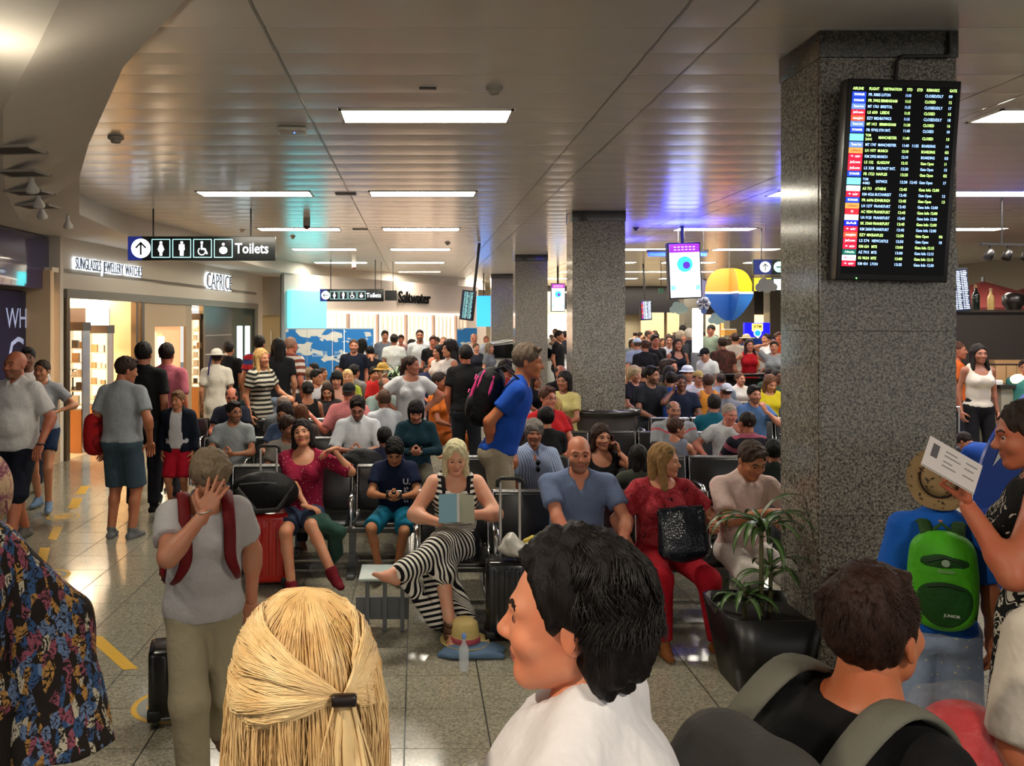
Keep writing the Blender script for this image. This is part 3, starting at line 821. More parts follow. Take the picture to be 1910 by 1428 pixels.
def build_parts(p, s):
    """all meshes of a figure: list of (part name, V, Q, material index or None, role), skeleton"""
    lod = p.get('lod', 0); L = LODV[lod]
    J = skeleton(p, s)
    out = []
    # continuous body
    P = torso(J, p, 0)
    nk = (.052 - .008 * p.get('fem', 0)) * s * p.get('nw', 1)
    P += [S(J['nb'] - J['U2'] * .03 * s, J['head'] + (J['HR'] @ A3(0, .03, -.06)) * J['hs'], nk * 1.12, nk)]
    P += arms(J, p, 0) + legs(J, p, 0)
    shod = p.get('shoes') is not None
    fp = feet(J, p, -.006 if shod else 0)
    cut = []
    body = [G(P, .030 if lod < 2 else .04), G(fp, .02)]
    parts = []
    V, Q = mesh_field(body, L['b'] if not p.get('bvox') else p['bvox'], .012)
    parts.append((V, Q, np.zeros(len(Q), int)))
    hv, hq, hm = head_mesh(p.get('hvox', L['h']), p.get('fem', 0), p.get('beard', 0), p.get('child', 0), p.get('fat', 0))
    parts.append(((hv * J['hs']) @ J['HR'].T + J['head'], hq, hm))
    for sd, k in ((1, 'R'), (-1, 'L')):
        d = J['hd' + k]
        v, q, m = hand_mesh(p.get('nvox', L['n']), d.get('curl', 28), d.get('spread', 4), d.get('thumb', 35))
        v = v * (s * p.get('handk', 1.0 - .08 * p.get('fem', 0)))
        qq = q if np.linalg.det(J['HM' + k]) > 0 else q[:, ::-1]
        parts.append((v @ J['HM' + k].T + J['wr' + k], qq, m))
    out.append(('body',) + join_parts(parts) + ('body',))
    for nm, gr, role in garments(J, p):
        V, Q = mesh_field(gr, L['c'], .008)
        amp = p.get('wrinkle', .0032) if lod < 2 else 0
        if amp and len(V):
            # soft folds
            D = V - J['wst']; D[:, 2] *= .2; D /= np.linalg.norm(D, axis=1)[:, None] + 1e-9
            V = V + D * (np.maximum(vnoise(V * A3(1, 1, .6), 26), -.3) * amp)[:, None]
        if len(V): out.append((nm, V, Q, None, role))
    if shod and lod < 2:
        for k in 'RL':
            fpp = feet(J, p, .006, k, up=p.get('shoeup', .0))
            V, Q = mesh_field([G(fpp, .018, [J['sole' + k]])], .008 if lod == 0 else .012)
            C = V[Q].mean(1); c, n = J['sole' + k]
            mi = ((C - c) @ n > -.018 * s).astype(int)
            out.append(('shoe', V, Q, mi, 'shoe'))
    hk = p.get('hair', 'short')
    if hk and hk != 'none':
        if hk in HATS:
            under = p.get('underhair', 'under')
            v, q = hair_mesh(under, L['r']); out.append(('hair', (v * J['hs']) @ J['HR'].T + J['head'], q, None, 'hair'))
            v, q = hair_mesh(hk, L['r']); out.append(('hat' if 'cap' not in hk else 'cap', (v * J['hs']) @ J['HR'].T + J['head'], q, None, 'hat'))
        else:
            v, q = hair_mesh(hk, L['r']); out.append(('hair', (v * J['hs']) @ J['HR'].T + J['head'], q, None, 'hair'))
    return out, J
EYEW = None
def role_mats(p):
    sk = skin(p.get('skin', 'c98f70')); hc = p.get('haircol', '2a1d16')
    lip = mat(p.get('lipcol', 'a05a50'), .45)
    brow = hairmat(p.get('browcol', hc if p.get('hair') != 'none' else '4a3527'))
    return dict(body=[sk, lip, mat(p.get('eyec', 'b4aca4'), .25), mat(p.get('irisc', '241811'), .2), brow, beardmat(p.get('skin', 'c98f70'), p.get('browcol', hc if p.get('hair') != 'none' else '4a3527'))], top=[p.get('topm') or cloth(p.get('topc', 'b0b0b0'))], bot=[p.get('botm') or cloth(p.get('botc', '2a3040'))], jac=[cloth(p.get('jacc', '1a2030'))],
                hair=[hairmat(hc)], hat=[p.get('hatm') or cloth(p.get('hatc', 'e8e4da'), rough=.8)], shoe=[cloth(p.get('shoes') or '555555'), mat(p.get('solec', 'dcd8d0'), .6)])
def person(label, px, ytop, Y, p, group=None, exactH=None):
    """px, ytop: top of the head in the photo; Y: distance of the head; rot: 0 faces the camera, 90 faces right, 180 away"""
    import time
    t0 = time.time()
    if p.get('lod', 0) >= 1 or 'snap' in p:
        Ybase = Y
        for k in range(14):
            X = (px - PX0) * Y / F
            bad = any((X - a) ** 2 + (Y - b_) ** 2 < .42 ** 2 for a, b_ in SPOTS) or (.2 < X < 5.2 and 20.6 < Y < 23.4) or any(x0 - .3 < X < x0 + 1.05 and y0 - .3 < Y < y0 + .85 for x0, y0 in ((2.27, 12.2), (2.34, 19.9), (2.46, 27.6), (9.9, 31), (11.4, 30.5)))
            if not bad: break
            Y = Ybase * (1 + .022 * (k // 2 + 1) * (1 if k % 2 == 0 else -1))
    SPOTS.append(((px - PX0) * Y / F, Y))
    X = (px - PX0) * Y / F; ztop = EYE - (ytop - PY0) * Y / F
    lod = p.get('lod', 0)
    rot = math.radians(p.get('rot', 0))
    def topz(s):
        J = skeleton(p, s); return J['head'][2] + .118 * J['hs'] * abs(J['HR'][2][2]) + .03 * J['hs'] * (1 - abs(J['HR'][2][2])), J
    if lod < 2:
        s = 1.0
        for _ in range(6):
            z, J = topz(s)
            k = (ztop - (p.get('seat', .45) if p.get('pose') == 'sit' else 0)) / (z - (p.get('seat', .45) if p.get('pose') == 'sit' else 0))
            s *= k
            if 'smax' in p: s = min(s, p['smax'])
        osc = 1.0
        parts, J = build_parts(p, s)
        meshes = None
    else:
        key = tuple(sorted((k, str(v)) for k, v in p.items() if k in ('pose', 'fem', 'top', 'bottom', 'hair', 'neck', 'sleeve', 'lean', 'hyaw', 'hpitch', 'beard', 'armR', 'armL', 'w', 'child', 'underhair', 'hunch', 'side')))
        if key not in PROTO:
            parts, J = build_parts(p, 1.0)
            rm = role_mats(p); ms = []
            for nm, V, Q, mi, role in parts:
                me = np_mesh(nm, V, Q, rm[role], mi)
                if p.get('along') and role in ('top', 'bot'): along_attr(me, V, J, default_bones(J))
                ms.append((nm, me, role))
            PROTO[key] = (ms, J)
        meshes, J = PROTO[key]
        z, _ = topz(1.0); osc = ztop / z; s = osc
    h = J['head'] * osc
    hx, hy = h[0] * math.cos(rot) - h[1] * math.sin(rot), h[0] * math.sin(rot) + h[1] * math.cos(rot)
    root = empty('person', (X - hx, Y - hy, 0), rot, label, 'person', group, osc)
    rm = role_mats(p); objs = {}
    if meshes is None:
        for nm, V, Q, mi, role in parts:
            me = np_mesh(nm, V, Q, rm[role], mi)
            if p.get('along', True) and role in ('top', 'bot'): along_attr(me, V, J, p['bones'](J) if p.get('bones') else default_bones(J))
            o = link(nm, me, root); objs.setdefault(nm, []).append(o); STATS['tri'] += 2 * len(Q)
    else:
        for nm, me, role in meshes:
            o = link(nm, me, root); objs.setdefault(nm, []).append(o)
            for i, m in enumerate(rm[role]):
                o.material_slots[i].link = 'OBJECT'; o.material_slots[i].material = m
    STATS['t'] += time.time() - t0; STATS['n'] += 1
    if lod < 2 and not (.78 < s < 1.14): print('SCALE', label, round(s, 2), 'Y', Y)
    return root, J, objs
def local(root, J, v):
    """figure frame -> world"""
    c, s_ = math.cos(root.rotation_euler.z), math.sin(root.rotation_euler.z); k = root.scale[0]
    return Vector((root.location.x + k * (v[0] * c - v[1] * s_), root.location.y + k * (v[0] * s_ + v[1] * c), k * v[2]))
# ------------------------------------------------------------------ setting materials
def pos(t): return t.add('ShaderNodeNewGeometry').outputs['Position']
def m_terrazzo():
    m, t = newmat('terrazzo'); P = pos(t)
    n1 = t.noise(55, 3, .7, vec=P); n2 = t.noise(1.1, 3, .5, vec=P)
    v = t.add('ShaderNodeTexVoronoi', ins={'Scale': 95, 'Vector': P}).outputs['Color']
    vs = t.add('ShaderNodeSeparateColor', ins={0: v}).outputs[0]
    c = t.ramp(t.math('ADD', t.math('MULTIPLY', n1, .6), t.math('MULTIPLY', vs, .4)), [(.22, lin('6a665a')), (.45, lin('8f8a7a')), (.6, lin('a39c89')), (.78, lin('b8b09c'))])
    c = t.mix(t.math('MULTIPLY', n2, .35), c, lin('87836f'))
    t.put(t.bsdf.inputs['Base Color'], c)
    t.put(t.bsdf.inputs['Roughness'], t.math('ADD', .09, t.math('MULTIPLY', t.noise(2.5, 2, .5, vec=P), .10)))
    t.bsdf.inputs['Specular IOR Level'].default_value = .62
    t.put(t.bsdf.inputs['Normal'], t.bump(t.noise(1.6, 1, vec=P), .06, .02))
    return m
def m_granite(dark=False):
    m, t = newmat('granite'); P = pos(t)
    n1 = t.noise(72, 3, .62, vec=P, dist=.5); n2 = t.noise(150, 2, .6, vec=P)
    f = t.math('ADD', t.math('MULTIPLY', n1, .72), t.math('MULTIPLY', n2, .28))
    st = [(.38, lin('2f2d2a')), (.45, lin('56524b')), (.51, lin('807b70')), (.62, lin('a09a8c'))]
    if dark: st = [(.35, lin('181717')), (.5, lin('3b3935')), (.62, lin('5d5950'))]
    t.put(t.bsdf.inputs['Base Color'], t.ramp(f, st))
    t.bsdf.inputs['Roughness'].default_value = .12
    t.bsdf.inputs['Specular IOR Level'].default_value = .5
    return m
def m_gloss_paint(col, rough=.22, bumpy=.0):
    m, t = newmat('painted_metal'); P = pos(t); c = lin(col)
    t.put(t.bsdf.inputs['Base Color'], t.mix(t.noise(.9, 2, vec=P), tuple(x * .90 for x in c[:3]) + (1,), c))
    t.bsdf.inputs['Roughness'].default_value = rough; t.bsdf.inputs['Specular IOR Level'].default_value = .6
    return m
M_TERR, M_GRAN, M_GRAND = m_terrazzo(), m_granite(), m_granite(True)
M_SLAT = m_gloss_paint('dcd8d0', .22)
M_PLAST = mat('d6d0c4', .75, noise=.04, nscale=3)
M_WALL = mat('cfc6b6', .6, noise=.04, nscale=2)
M_BRONZE = mat('5a4c3a', .3, metal=.7)
M_GREYFR = mat('6c675c', .45)
M_CHROME = mat('b9b9b8', .18, metal=1)
M_STEEL = mat('6f7274', .35, metal=.6)
M_LEATHER = mat('141414', .28, spec=.6, noise=.2, nscale=25)
M_BLACK = mat('0e0e10', .4)
M_BLKGL = mat('08080a', .12)
M_WHITE = mat('dcdcd8', .5)
M_LIGHT = mat('fff6e6', .5, emit=LAMP, ecol=(255, 246, 228))
M_GLASS = mat('ffffff', .03, trans=1.0)

# ------------------------------------------------------------------ floor: base and tiles of .43 m
floor = struct(box_obj('floor', (1, 20, -.03), (30, 52, .054), mat('2c2a24', .4)))
TP = .43
tile_me = MB().box((0, 0, -.006), (TP - .008, TP - .005, .012)).build('tile', M_TERR).data
bpy.data.objects.remove(bpy.data.objects['tile'])
tile_me.name = 'tile'
cnt = 0; rest = MB()
for j in range(-12, 70):
    yc = 5.0 + TP * (j + .5)
    for i in range(-40, 44):
        xc = -.063 + TP * (i + .5)
        if yc > .3:
            pxl = PX0 + F * (xc - .25) / (yc + .1); pxr = PX0 + F * (xc + .25) / (yc - .1)
            if pxr < -250 or pxl > 2160: continue
        near = 3.75 < yc < 9.6 and pxr > -15 and pxl < 1925 and cnt < 300
        if near and yc > 4.7 and 2.3 < xc < 3.0 and yc < 5.2: near = False
        if near:
            o = bpy.data.objects.new('tile', tile_me); COL.objects.link(o); o.parent = floor; o.location = (xc, yc, -.0 + random.uniform(-.0006, 0)); cnt += 1
        elif yc > -1 and abs(xc) < 16:
            h = TP / 2 - .003
            rest.add([(xc - h, yc - h, 0), (xc + h, yc - h, 0), (xc + h, yc + h, 0), (xc - h, yc + h, 0)], [(0, 1, 2, 3)])
o = rest.build('tile_paving', M_TERR, floor); o['kind'] = 'stuff'

# ------------------------------------------------------------------ ceiling: slats of .44 m, light panels in the slat grid
ceil = struct(box_obj('ceiling', (1, 18, 3.90), (30, 46, .08), mat('a8a49a', .8)))
SP = .44; LY0 = 6.65
ROWS = {'A': (-.61, .75), 'B': (-2.77, -1.33), 'C': (4.5, 5.87), 'D': (6.57, 8.0), 'E': (8.8, 10.2)}
BAYS = [(-8.5, -.86), (-.85, 1.40), (1.41, 1.74), (1.75, 4.02), (4.03, 4.36), (4.37, 8.6), (8.61, 15)]
def light_rows(k):
    if k % 9: return []
    n = k // 9
    r = ['A', 'C', 'D', 'E'] + (['B'] if n >= 1 else [])
    if n > 6 or n < 0: return []
    return [ROWS[x] for x in r]
def slat(mb, x0, x1, yc):
    h = SP / 2 - .003; pr = [(-h, .030), (-h, .0038), (-h * .6, .0015), (0, 0), (h * .6, .0015), (h, .0038), (h, .030)]
    V = [(x, yc + a, CEIL + b) for x in (x0 + .004, x1 - .004) for a, b in pr]; n = len(pr)
    mb.add(V, [(i, i + 1, i + 1 + n, i + n) for i in range(n - 1)], 0, False)
far_s = MB()
for k in range(-16, 76):
    yc = LY0 + SP * k
    gaps = light_rows(k)
    for bx0, bx1 in BAYS:
        segs = [(bx0, bx1)]
        for g0, g1 in gaps:
            ns = []
            for a, b in segs:
                if g1 <= a or g0 >= b: ns.append((a, b)); continue
                if g0 > a: ns.append((a, g0))
                if g1 < b: ns.append((g1, b))
            segs = ns
        for a, b in segs:
            if b - a < .05: continue
            seen = 1.6 < yc < 11.2 and PX0 + F * b / yc > 0 and PX0 + F * a / yc < 1910
            if seen:
                mb = MB(); slat(mb, a, b, yc); mb.build('slat', M_SLAT, ceil)
            else: slat(far_s, a, b, yc)
o = far_s.build('slat_field', M_SLAT, ceil); o['kind'] = 'stuff'
# joint strips run away from the camera
for x in (-.855, 1.405, 1.745, 4.025, 4.365, 8.605):
    box_obj('joint_strip', (x, 18, CEIL + .002), (.012, 36, .004), mat('9a9588', .4), ceil)
LROWN = {'A': 'the row straight ahead', 'B': 'the row left of centre', 'C': 'the row right of the pillars', 'D': 'the second row right of the pillars', 'E': 'the outermost right row'}
ordn = ['nearest', 'second nearest', 'third', 'fourth', 'fifth', 'sixth', 'seventh']
for rn, (x0, x1) in ROWS.items():
    for n in range(7):
        if rn == 'B' and n == 0: continue
        y = LY0 + 9 * SP * n
        idx = n - (1 if rn == 'B' else 0)
        t = empty('ceiling_light', ((x0 + x1) / 2, y, CEIL), 0, 'white ceiling strip light, %s in %s' % (ordn[idx], LROWN[rn]), 'light', 'strip lights in the ceiling')
        w_, d_ = x1 - x0, SP - .01
        fr = MB()
        for c, d in (((0, d_ / 2 - .015, .02), (w_, .03, .05)), ((0, -d_ / 2 + .015, .02), (w_, .03, .05)), ((w_ / 2 - .012, 0, .02), (.024, d_, .05)), ((-w_ / 2 + .012, 0, .02), (.024, d_, .05))): fr.box(c, d)
        fr.build('frame', mat('d8d4c8', .35), t)
        MB().box((0, 0, .03), (w_ - .05, d_ - .06, .008)).build('diffuser', M_LIGHT, t)

# plaster soffit on the left
def up(px, py, h): Y = h * F / (PY0 - py); return Vector(((px - PX0) * Y / F, Y, EYE + h))
edge = [Vector((1.7, -1.5, 3.73)), Vector((.9, .9, 3.73)), Vector((-.2, 2.6, 3.72)), up(345, 0, 1.6), up(230, 125, 1.6), up(165, 270, 1.58), up(148, 330, 1.52), up(148, 400, 1.40), up(240, 440, 1.34), up(380, 470, 1.33), up(531, 508, 1.33), up(620, 520, 1.33), up(854, 534, 1.33), up(905, 541, 1.33)]
mb = MB()
n = len(edge)
L2 = [Vector((e.x - .75, e.y - (.0 if i < 10 else -.6), min(e.z, 3.43))) for i, e in enumerate(edge)]
L3 = [Vector((-9.5 if i < 11 else e.x - 2, e.y + (0 if i < 11 else 4), 3.42)) for i, e in enumerate(edge)]
top = [Vector((e.x, e.y, 3.79)) for e in edge]
V = top + edge + L2 + L3
mb.add(V, [(i + r * n, i + 1 + r * n, i + 1 + (r + 1) * n, i + (r + 1) * n) for r in range(3) for i in range(n - 1)], 0, False)
struct(mb.build('ceiling_soffit', M_PLAST))

# ------------------------------------------------------------------ granite pillars
def pillar(x0, y0, wd, dp, lab, near=False):
    t = empty('pillar', (x0 + wd / 2, y0 + dp / 2, 0)); t['kind'] = 'structure'
    MB().box((0, 0, 1.86), (wd - .05, dp - .05, 3.72)).build('core', mat('55524a', .7), t)
    zs = [0, .02, 1.02, 2.06, 3.10, 3.60] if near else [0, 1.25, 2.45, 3.60]
    for a, b in zip(zs[:-1], zs[1:]):
        if b - a < .1: continue
        for c, d in (((0, -dp / 2 + .0125, (a + b) / 2), (wd - .008, .025, b - a - .003)), ((0, dp / 2 - .0125, (a + b) / 2), (wd - .008, .025, b - a - .003)),
                     ((-wd / 2 + .0125, 0, (a + b) / 2), (.025, dp - .054, b - a - .003)), ((wd / 2 - .0125, 0, (a + b) / 2), (.025, dp - .054, b - a - .003))):
            MB().box(c, d).build('cladding_panel', M_GRAN, t)
    MB().box((0, 0, 3.675), (wd + .012, dp + .012, .15), bev=.004).build('cap_band', M_GRAND, t)
    return t
PIL = pillar(2.27, 4.71, .77, .52, '', True)
for y in (12.2, 19.9, 27.6): pillar(2.27 if y < 15 else 2.34 + (y - 19.9) * .015, y, .77, .52, '')
pillar(9.9, 31, .8, .6, ''); pillar(8.7, 17.5, .5, .45, ''); pillar(13.5, 32, .8, .6, ''); pillar(11.4, 30.5, .9, .6, '')

# ------------------------------------------------------------------ shop wall on the left
P0, P1 = Vector((-5.42, 12.8, 0)), Vector((-4.27, 23.1, 0))
WD = (P1 - P0); WL = WD.length; WU = WD.normalized(); WN = Vector((WU.y, -WU.x, 0))   # WN faces the hall
WRZ = math.atan2(WU.y, WU.x)
def wu(px):
    k = (px - PX0) / F            # X = k*Y
    return (k * P0.y - P0.x) / (WU.x - k * WU.y)
def wz(px, py):
    Y = (P0 + WU * wu(px)).y; return EYE - (py - PY0) * Y / F
def wbox(name, u0, u1, z0, z1, m, depth=.1, off=0.0, parent=None, mbs=None):
    c = P0 + WU * ((u0 + u1) / 2) + WN * (off - depth / 2) + Vector((0, 0, (z0 + z1) / 2))
    mb = MB().box(c, (u1 - u0, depth, z1 - z0), WRZ)
    return mb.build(name, m, parent)
wl = struct(wbox('wall_left', 0, WL, 2.62, 3.43, M_WALL, .25))
struct(wbox('wall_left_pier', -.12, .02, 0, 3.43, M_WALL, .25))
struct(wbox('wall_left_end', wu(478), WL, 0, 2.62, M_WALL, .25))
# pier and the blue shop nearer to the camera
struct(MB().box((-5.53, 12.74, 1.71), (.24, .12, 3.42)).build('wall_left_return', M_WALL))
PU = Vector((0, 1, 0))
struct(MB().box((-5.95, 9.2, 1.3), (.1, 7, 2.6)).build('wall_left_near', mat('1c2140', .15)))
fas = MB().box((-5.72, 9.1, 3.02), (.28, 7.2, .80), bev=.02).build('fascia', mat('2b2a66', .08, spec=.8, coat=.6), None)
tag(fas, 'glossy purple-blue fascia box of the shop at the left edge', 'fascia')
sw_ = empty('shop_window', (-5.86, 11.9, 0), 0, 'dark blue glass shopfront with pale lettering at the left edge', 'shop window')
MB().box((0, -.5, 1.3), (.03, 2.6, 2.56)).build('pane', mat('141c4a', .08, spec=.8), sw_)
MB().box((.03, .70, 1.3), (.10, .10, 2.6)).build('frame', mat('0d1a4a', .3), sw_)
mb = MB()
put_text(mb, 'WH', (.02, -.02, 2.17), (0, 1, 0), (0, 0, 1), .42, width=.62)
put_text(mb, 'C', (.02, .02, 1.62), (0, 1, 0), (0, 0, 1), .75)
put_text(mb, 'FABULOUS', (.02, -.72, 1.85), (0, 1, 0), (0, 0, 1), .10)
put_text(mb, 'OFFERS', (.02, -.72, 1.70), (0, 1, 0), (0, 0, 1), .10)
mb.build('lettering', mat('aeb6d8', .5, emit=.25), sw_)
# portal frame of the lit shop
fr = empty('shopfront', tuple(P0 + Vector((0, 0, 0))), 0, 'bronze framed shopfront lit warm from within, on the left wall', 'shopfront')
FI = fr.location.copy()
def fbox(name, u0, u1, z0, z1, m, depth=.06, off=.02, par=None):
    o = wbox(name, u0, u1, z0, z1, m, depth, off)
    o.parent = par or fr; o.matrix_parent_inverse = Matrix.Translation(-FI)
    return o
uE = wu(478)
fbox('header', .02, uE, 2.50, 2.64, M_GREYFR, .10, .06)
fbox('jamb', .02, .12, 0, 2.5, M_BRONZE, .12, .05); fbox('jamb', uE - .25, uE, 0, 2.5, M_GREYFR, .12, .05)
for a, b in ((250, 254), (261, 266), (376, 380)): fbox('post', wu(a), wu(b), 0, 2.5, M_BRONZE, .10, .04)
fbox('display_panel', wu(266), wu(287), 0, 2.5, mat('b39a78', .5), .05, .02)
fbox('display_panel', wu(345), wu(356), 0, 2.5, mat('a08a6c', .5), .05, .02)
fbox('display_panel', wu(287), wu(345), 2.05, 2.5, mat('b39a78', .5), .05, .02)
fbox('display_panel', wu(287), wu(345), 0, .5, mat('b39a78', .5), .05, .02)
fbox('backing', wu(287), wu(345), .5, 2.05, mat('d8a878', .5, emit=.55), .03, -.10)
fbox('glow_disc', wu(303), wu(311), 1.2, 1.85, mat('fff0d0', .5, emit=4), .03, -.05)
fbox('glow_disc', wu(291), wu(297), 1.1, 1.95, mat('e8c490', .5, emit=1.2), .03, -.06)
fbox('dark_panel', wu(381), wu(431), 0, 2.5, mat('24211f', .3), .05, .01)
fbox('dark_panel', wu(381), wu(431), 1.83, 1.85, mat('8a8680', .4), .05, .02)
fbox('glass_panel', wu(431), wu(474), 0, 2.5, mat('1e3432', .1, spec=.7), .04, .01)
for a, b in ((442, 450), (457, 464)): fbox('light_strip', wu(a), wu(b), .9, 2.05, mat('d8f4ff', .5, emit=2.2), .03, .03)
fbox('ceiling_lamp', wu(358), wu(377), 2.40, 2.44, mat('ffe8c0', .5, emit=8), .3, -.1)
# interior of the shop
sh = struct(wbox('wall_shop_back', -.3, uE, 0, 2.9, mat('e6c9a0', .6), .1, -3.2))
struct(wbox('wall_shop_side', -.35, -.25, 0, 2.9, mat('e0c096', .6), 3.2, 0))
struct(wbox('ceiling_shop', -.3, uE, 2.88, 2.95, mat('efe3cc', .6), 3.2, 0))
struct(wbox('floor_shop', -.3, uE, .0, .004, mat('c9b290', .15), 3.2, 0))
struct(wbox('wall_shop_partition', wu(255), wu(258), 0, 2.9, mat('d8bc94', .6), 2.2, -.1))
for i, (u, z, p_) in enumerate(((.9, 2.87, 150), (2.4, 2.87, 130), (5.6, 2.87, 80), (8.6, 2.87, 26))):
    c = P0 + WU * u - WN * 1.3
    area('shop_light', (c.x, c.y, z), 1.0, p_, (1, .80, .55))
def wi(px, off):
    k = (px - PX0) / F
    return (k * (P0.y + off * WN.y) - (P0.x + off * WN.x)) / (WU.x - k * WU.y)
def shelf_unit(p0_, p1_, Y_, z1, lab, lamp=True, rows=5, seed=1):
    rnd = random.Random(seed); u0, u1 = at(p0_, Y_).x, at(p1_, Y_).x
    c = Vector(((u0 + u1) / 2, Y_, 0))
    t = empty('display_shelf', (c.x, c.y, 0), 0, lab, 'shelf')
    w_ = u1 - u0
    MB().box((0, .14, z1 / 2), (w_, .03, z1)).build('back_panel', mat('f6dcb0', .5, emit=1.3), t)
    MB().box((0, 0, z1 + .06), (w_ + .04, .34, .14)).build('crown', mat('3a2a1e', .4), t)
    MB().box((0, 0, .35), (w_, .30, .7)).build('base_cabinet', mat('a8703c', .4), t)
    for sx in (-1, 1): MB().box((sx * w_ / 2, 0, z1 / 2), (.02, .30, z1)).build('upright', M_CHROME, t)
    for k in range(rows):
        z = .78 + (z1 - .85) * k / rows
        MB().box((0, -.01, z), (w_ - .02, .28, .018)).build('shelf', mat('e8d8c0', .2), t)
        g = MB()
        x = -w_ / 2 + .06
        while x < w_ / 2 - .08:
            a = rnd.uniform(.04, .12)
            g.box((x + a / 2, -.04, z + .01 + a * .6), (a * .9, .08, a * 1.2), mi=rnd.choice([0, 0, 1, 2])); x += a + .02
        o = g.build('goods', [mat('f4ead8', .3), mat('3a3430', .3), mat('b8946a', .3)], t); o['kind'] = 'stuff'
shelf_unit(130, 160, 13.75, 2.0, 'bright glass display shelf with a dark top, left in the shop doorway', seed=2)
shelf_unit(166, 205, 14.5, 1.95, 'tall bright display shelf of small goods, right in the shop doorway', rows=4, seed=3)
shelf_unit(357, 375, 18.6, 2.2, 'narrow glass shelf of bottles between the vitrine and dark panel', rows=7, seed=5)
c = at(182, 14.95)
o = MB().box((c.x, c.y, 2.27), (.34, .2, .62)).build('lantern_pillar', mat('fff4dc', .5, emit=3.0)); tag(o, 'tall glowing white lantern hanging in the shop doorway', 'lamp'); MB().tube([(c.x, c.y, 2.5), (c.x, c.y, 2.89)], .01, 5).build('hanger', M_BRONZE).parent = o
c = at(160, 15.15)
o = MB().box((c.x, c.y, 2.22), (.85, .06, .34)).build('shop_sign', [mat('2a1a14', .4)]); tag(o, 'dark brown sign panel with a white s inside the shop', 'sign')
for s_ in (-.3, .3): MB().tube([(c.x + s_, c.y, 2.3), (c.x + s_, c.y, 2.89)], .01, 5).build('hanger', M_BRONZE).parent = o
mb = MB(); put_text(mb, 's', c + Vector((-.33, -.04, 2.26)), (1, 0, 0), (0, 0, 1), .16, bold=.02)
q = mb.build('lettering', mat('fff8e8', .5, emit=1)); q.parent = o
gl = MB()
for u in (wi(136, -.35), wi(160, -.35)):
    c = P0 + WU * u - WN * .35
    gl.tube([(c.x, c.y, 0), (c.x, c.y, 1.35)], .012, 6)
ca, cb = P0 + WU * wi(136, -.35) - WN * .35, P0 + WU * wi(160, -.35) - WN * .35
gl.tube([(ca.x, ca.y, 1.35), (cb.x, cb.y, 1.35)], .012, 6); gl.tube([(ca.x, ca.y, .02), (cb.x, cb.y, .02)], .02, 6)
tag(gl.build('display_stand', M_BRONZE), 'slim bronze framed stand at the shop doorway', 'stand')
# fascia lettering, lit from behind
def shop_sign(name, body, pxa, pxb, pyc, hgt, lab, depth=.05):
    u0, u1 = wu(pxa), wu(pxb); z = wz((pxa + pxb) / 2, pyc)
    b = P0 + WU * u0 + WN * .03 + Vector((0, 0, z))
    mb = MB(); put_text(mb, body, b, WU, (0, 0, 1), hgt, 0, .010, 'LEFT', u1 - u0, .012)
    o = mb.build(name, mat('e8f0ff', .5, emit=2.0, ecol=(225, 238, 255)))
    tag(o, lab, 'sign')
    mb = MB(); put_text(mb, body, b + WN * .03, WU, (0, 0, 1), hgt * .96, 0, -.004, 'LEFT', (u1 - u0) * .99, .006)
    q = mb.build('letter_face', mat('3b4046', .4)); q.parent = o
shop_sign('fascia_lettering', 'SUNGLASSES  JEWELLERY  WATCHES', 134, 260, 500, .27, 'small back-lit fascia lettering over the warm shop doorway')
shop_sign('fascia_lettering', 'CAPRICE', 380, 428, 527, .52, 'large back-lit white fascia lettering at the right of the shop')

# corridor end and the wall behind
cw = at(490, 23.1), at(530, 22.3)
struct(MB().box(((cw[0].x + cw[1].x) / 2, 23.6, 2.9), (.9, .1, 1.1)).build('wall_corridor_head', mat('bdb9b0', .5)))
struct(MB().box(((cw[0].x + cw[1].x) / 2, 24.6, 1.5), (1.4, .1, 3.0)).build('wall_corridor', mat('9a9272', .6)))
d1 = struct(MB().box((at(505, 24.4).x, 24.5, 1.15), (.5, .04, 2.3)).build('door_1', mat('a69e80', .5)))
MB().tube([(at(505, 24.4).x, 24.40, .9), (at(505, 24.4).x, 24.40, 1.9)], .02, 6).build('handle', M_CHROME, d1)
struct(MB().box((at(527, 22.0).x, 22.05, 1.7), (.10, .2, 3.4)).build('trim_1', mat('4a443a', .5)))

# ------------------------------------------------------------------ restaurant wall at the far centre
S0, S1 = Vector((at(530, 21.9).x, 21.9, 0)), Vector((at(892, 30.6).x, 30.6, 0))
SD = S1 - S0; SU = SD.normalized(); SRZ = math.atan2(SU.y, SU.x); SN = Vector((SU.y, -SU.x, 0))
def su(px):
    k = (px - PX0) / F; return (k * S0.y - S0.x) / (SU.x - k * SU.y)
def sz(px, py):
    Y = (S0 + SU * su(px)).y; return EYE - (py - PY0) * Y / F
def sbox(name, u0, u1, z0, z1, m, depth=.1, off=0.0, parent=None):
    c = S0 + SU * ((u0 + u1) / 2) + SN * (off - depth / 2) + Vector((0, 0, (z0 + z1) / 2))
    o = MB().box(c, (u1 - u0, depth, z1 - z0), SRZ).build(name, m)
    if parent: o.parent = parent
    return o
zt = 2.44
struct(sbox('wall_back_left', 0, su(608), 0, 3.44, mat('a8a29a', .6)))
struct(sbox('wall_back_head', su(608), SD.length, zt, 3.44, mat('b5a79c', .6)))
struct(sbox('wall_back_right', su(872), SD.length + .6, 0, zt, mat('b5a79c', .6)))
lb = sbox('lightbox', su(536), su(603), sz(570, 612), sz(570, 543), mat('58e4f0', .5, emit=1.5, ecol=(90, 232, 240)), .12, .12)
tag(lb, 'glowing cyan light box on the wall above the blue hoarding', 'light box')
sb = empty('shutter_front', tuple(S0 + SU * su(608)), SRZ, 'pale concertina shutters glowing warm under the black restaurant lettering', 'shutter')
x1 = su(872) - su(608)
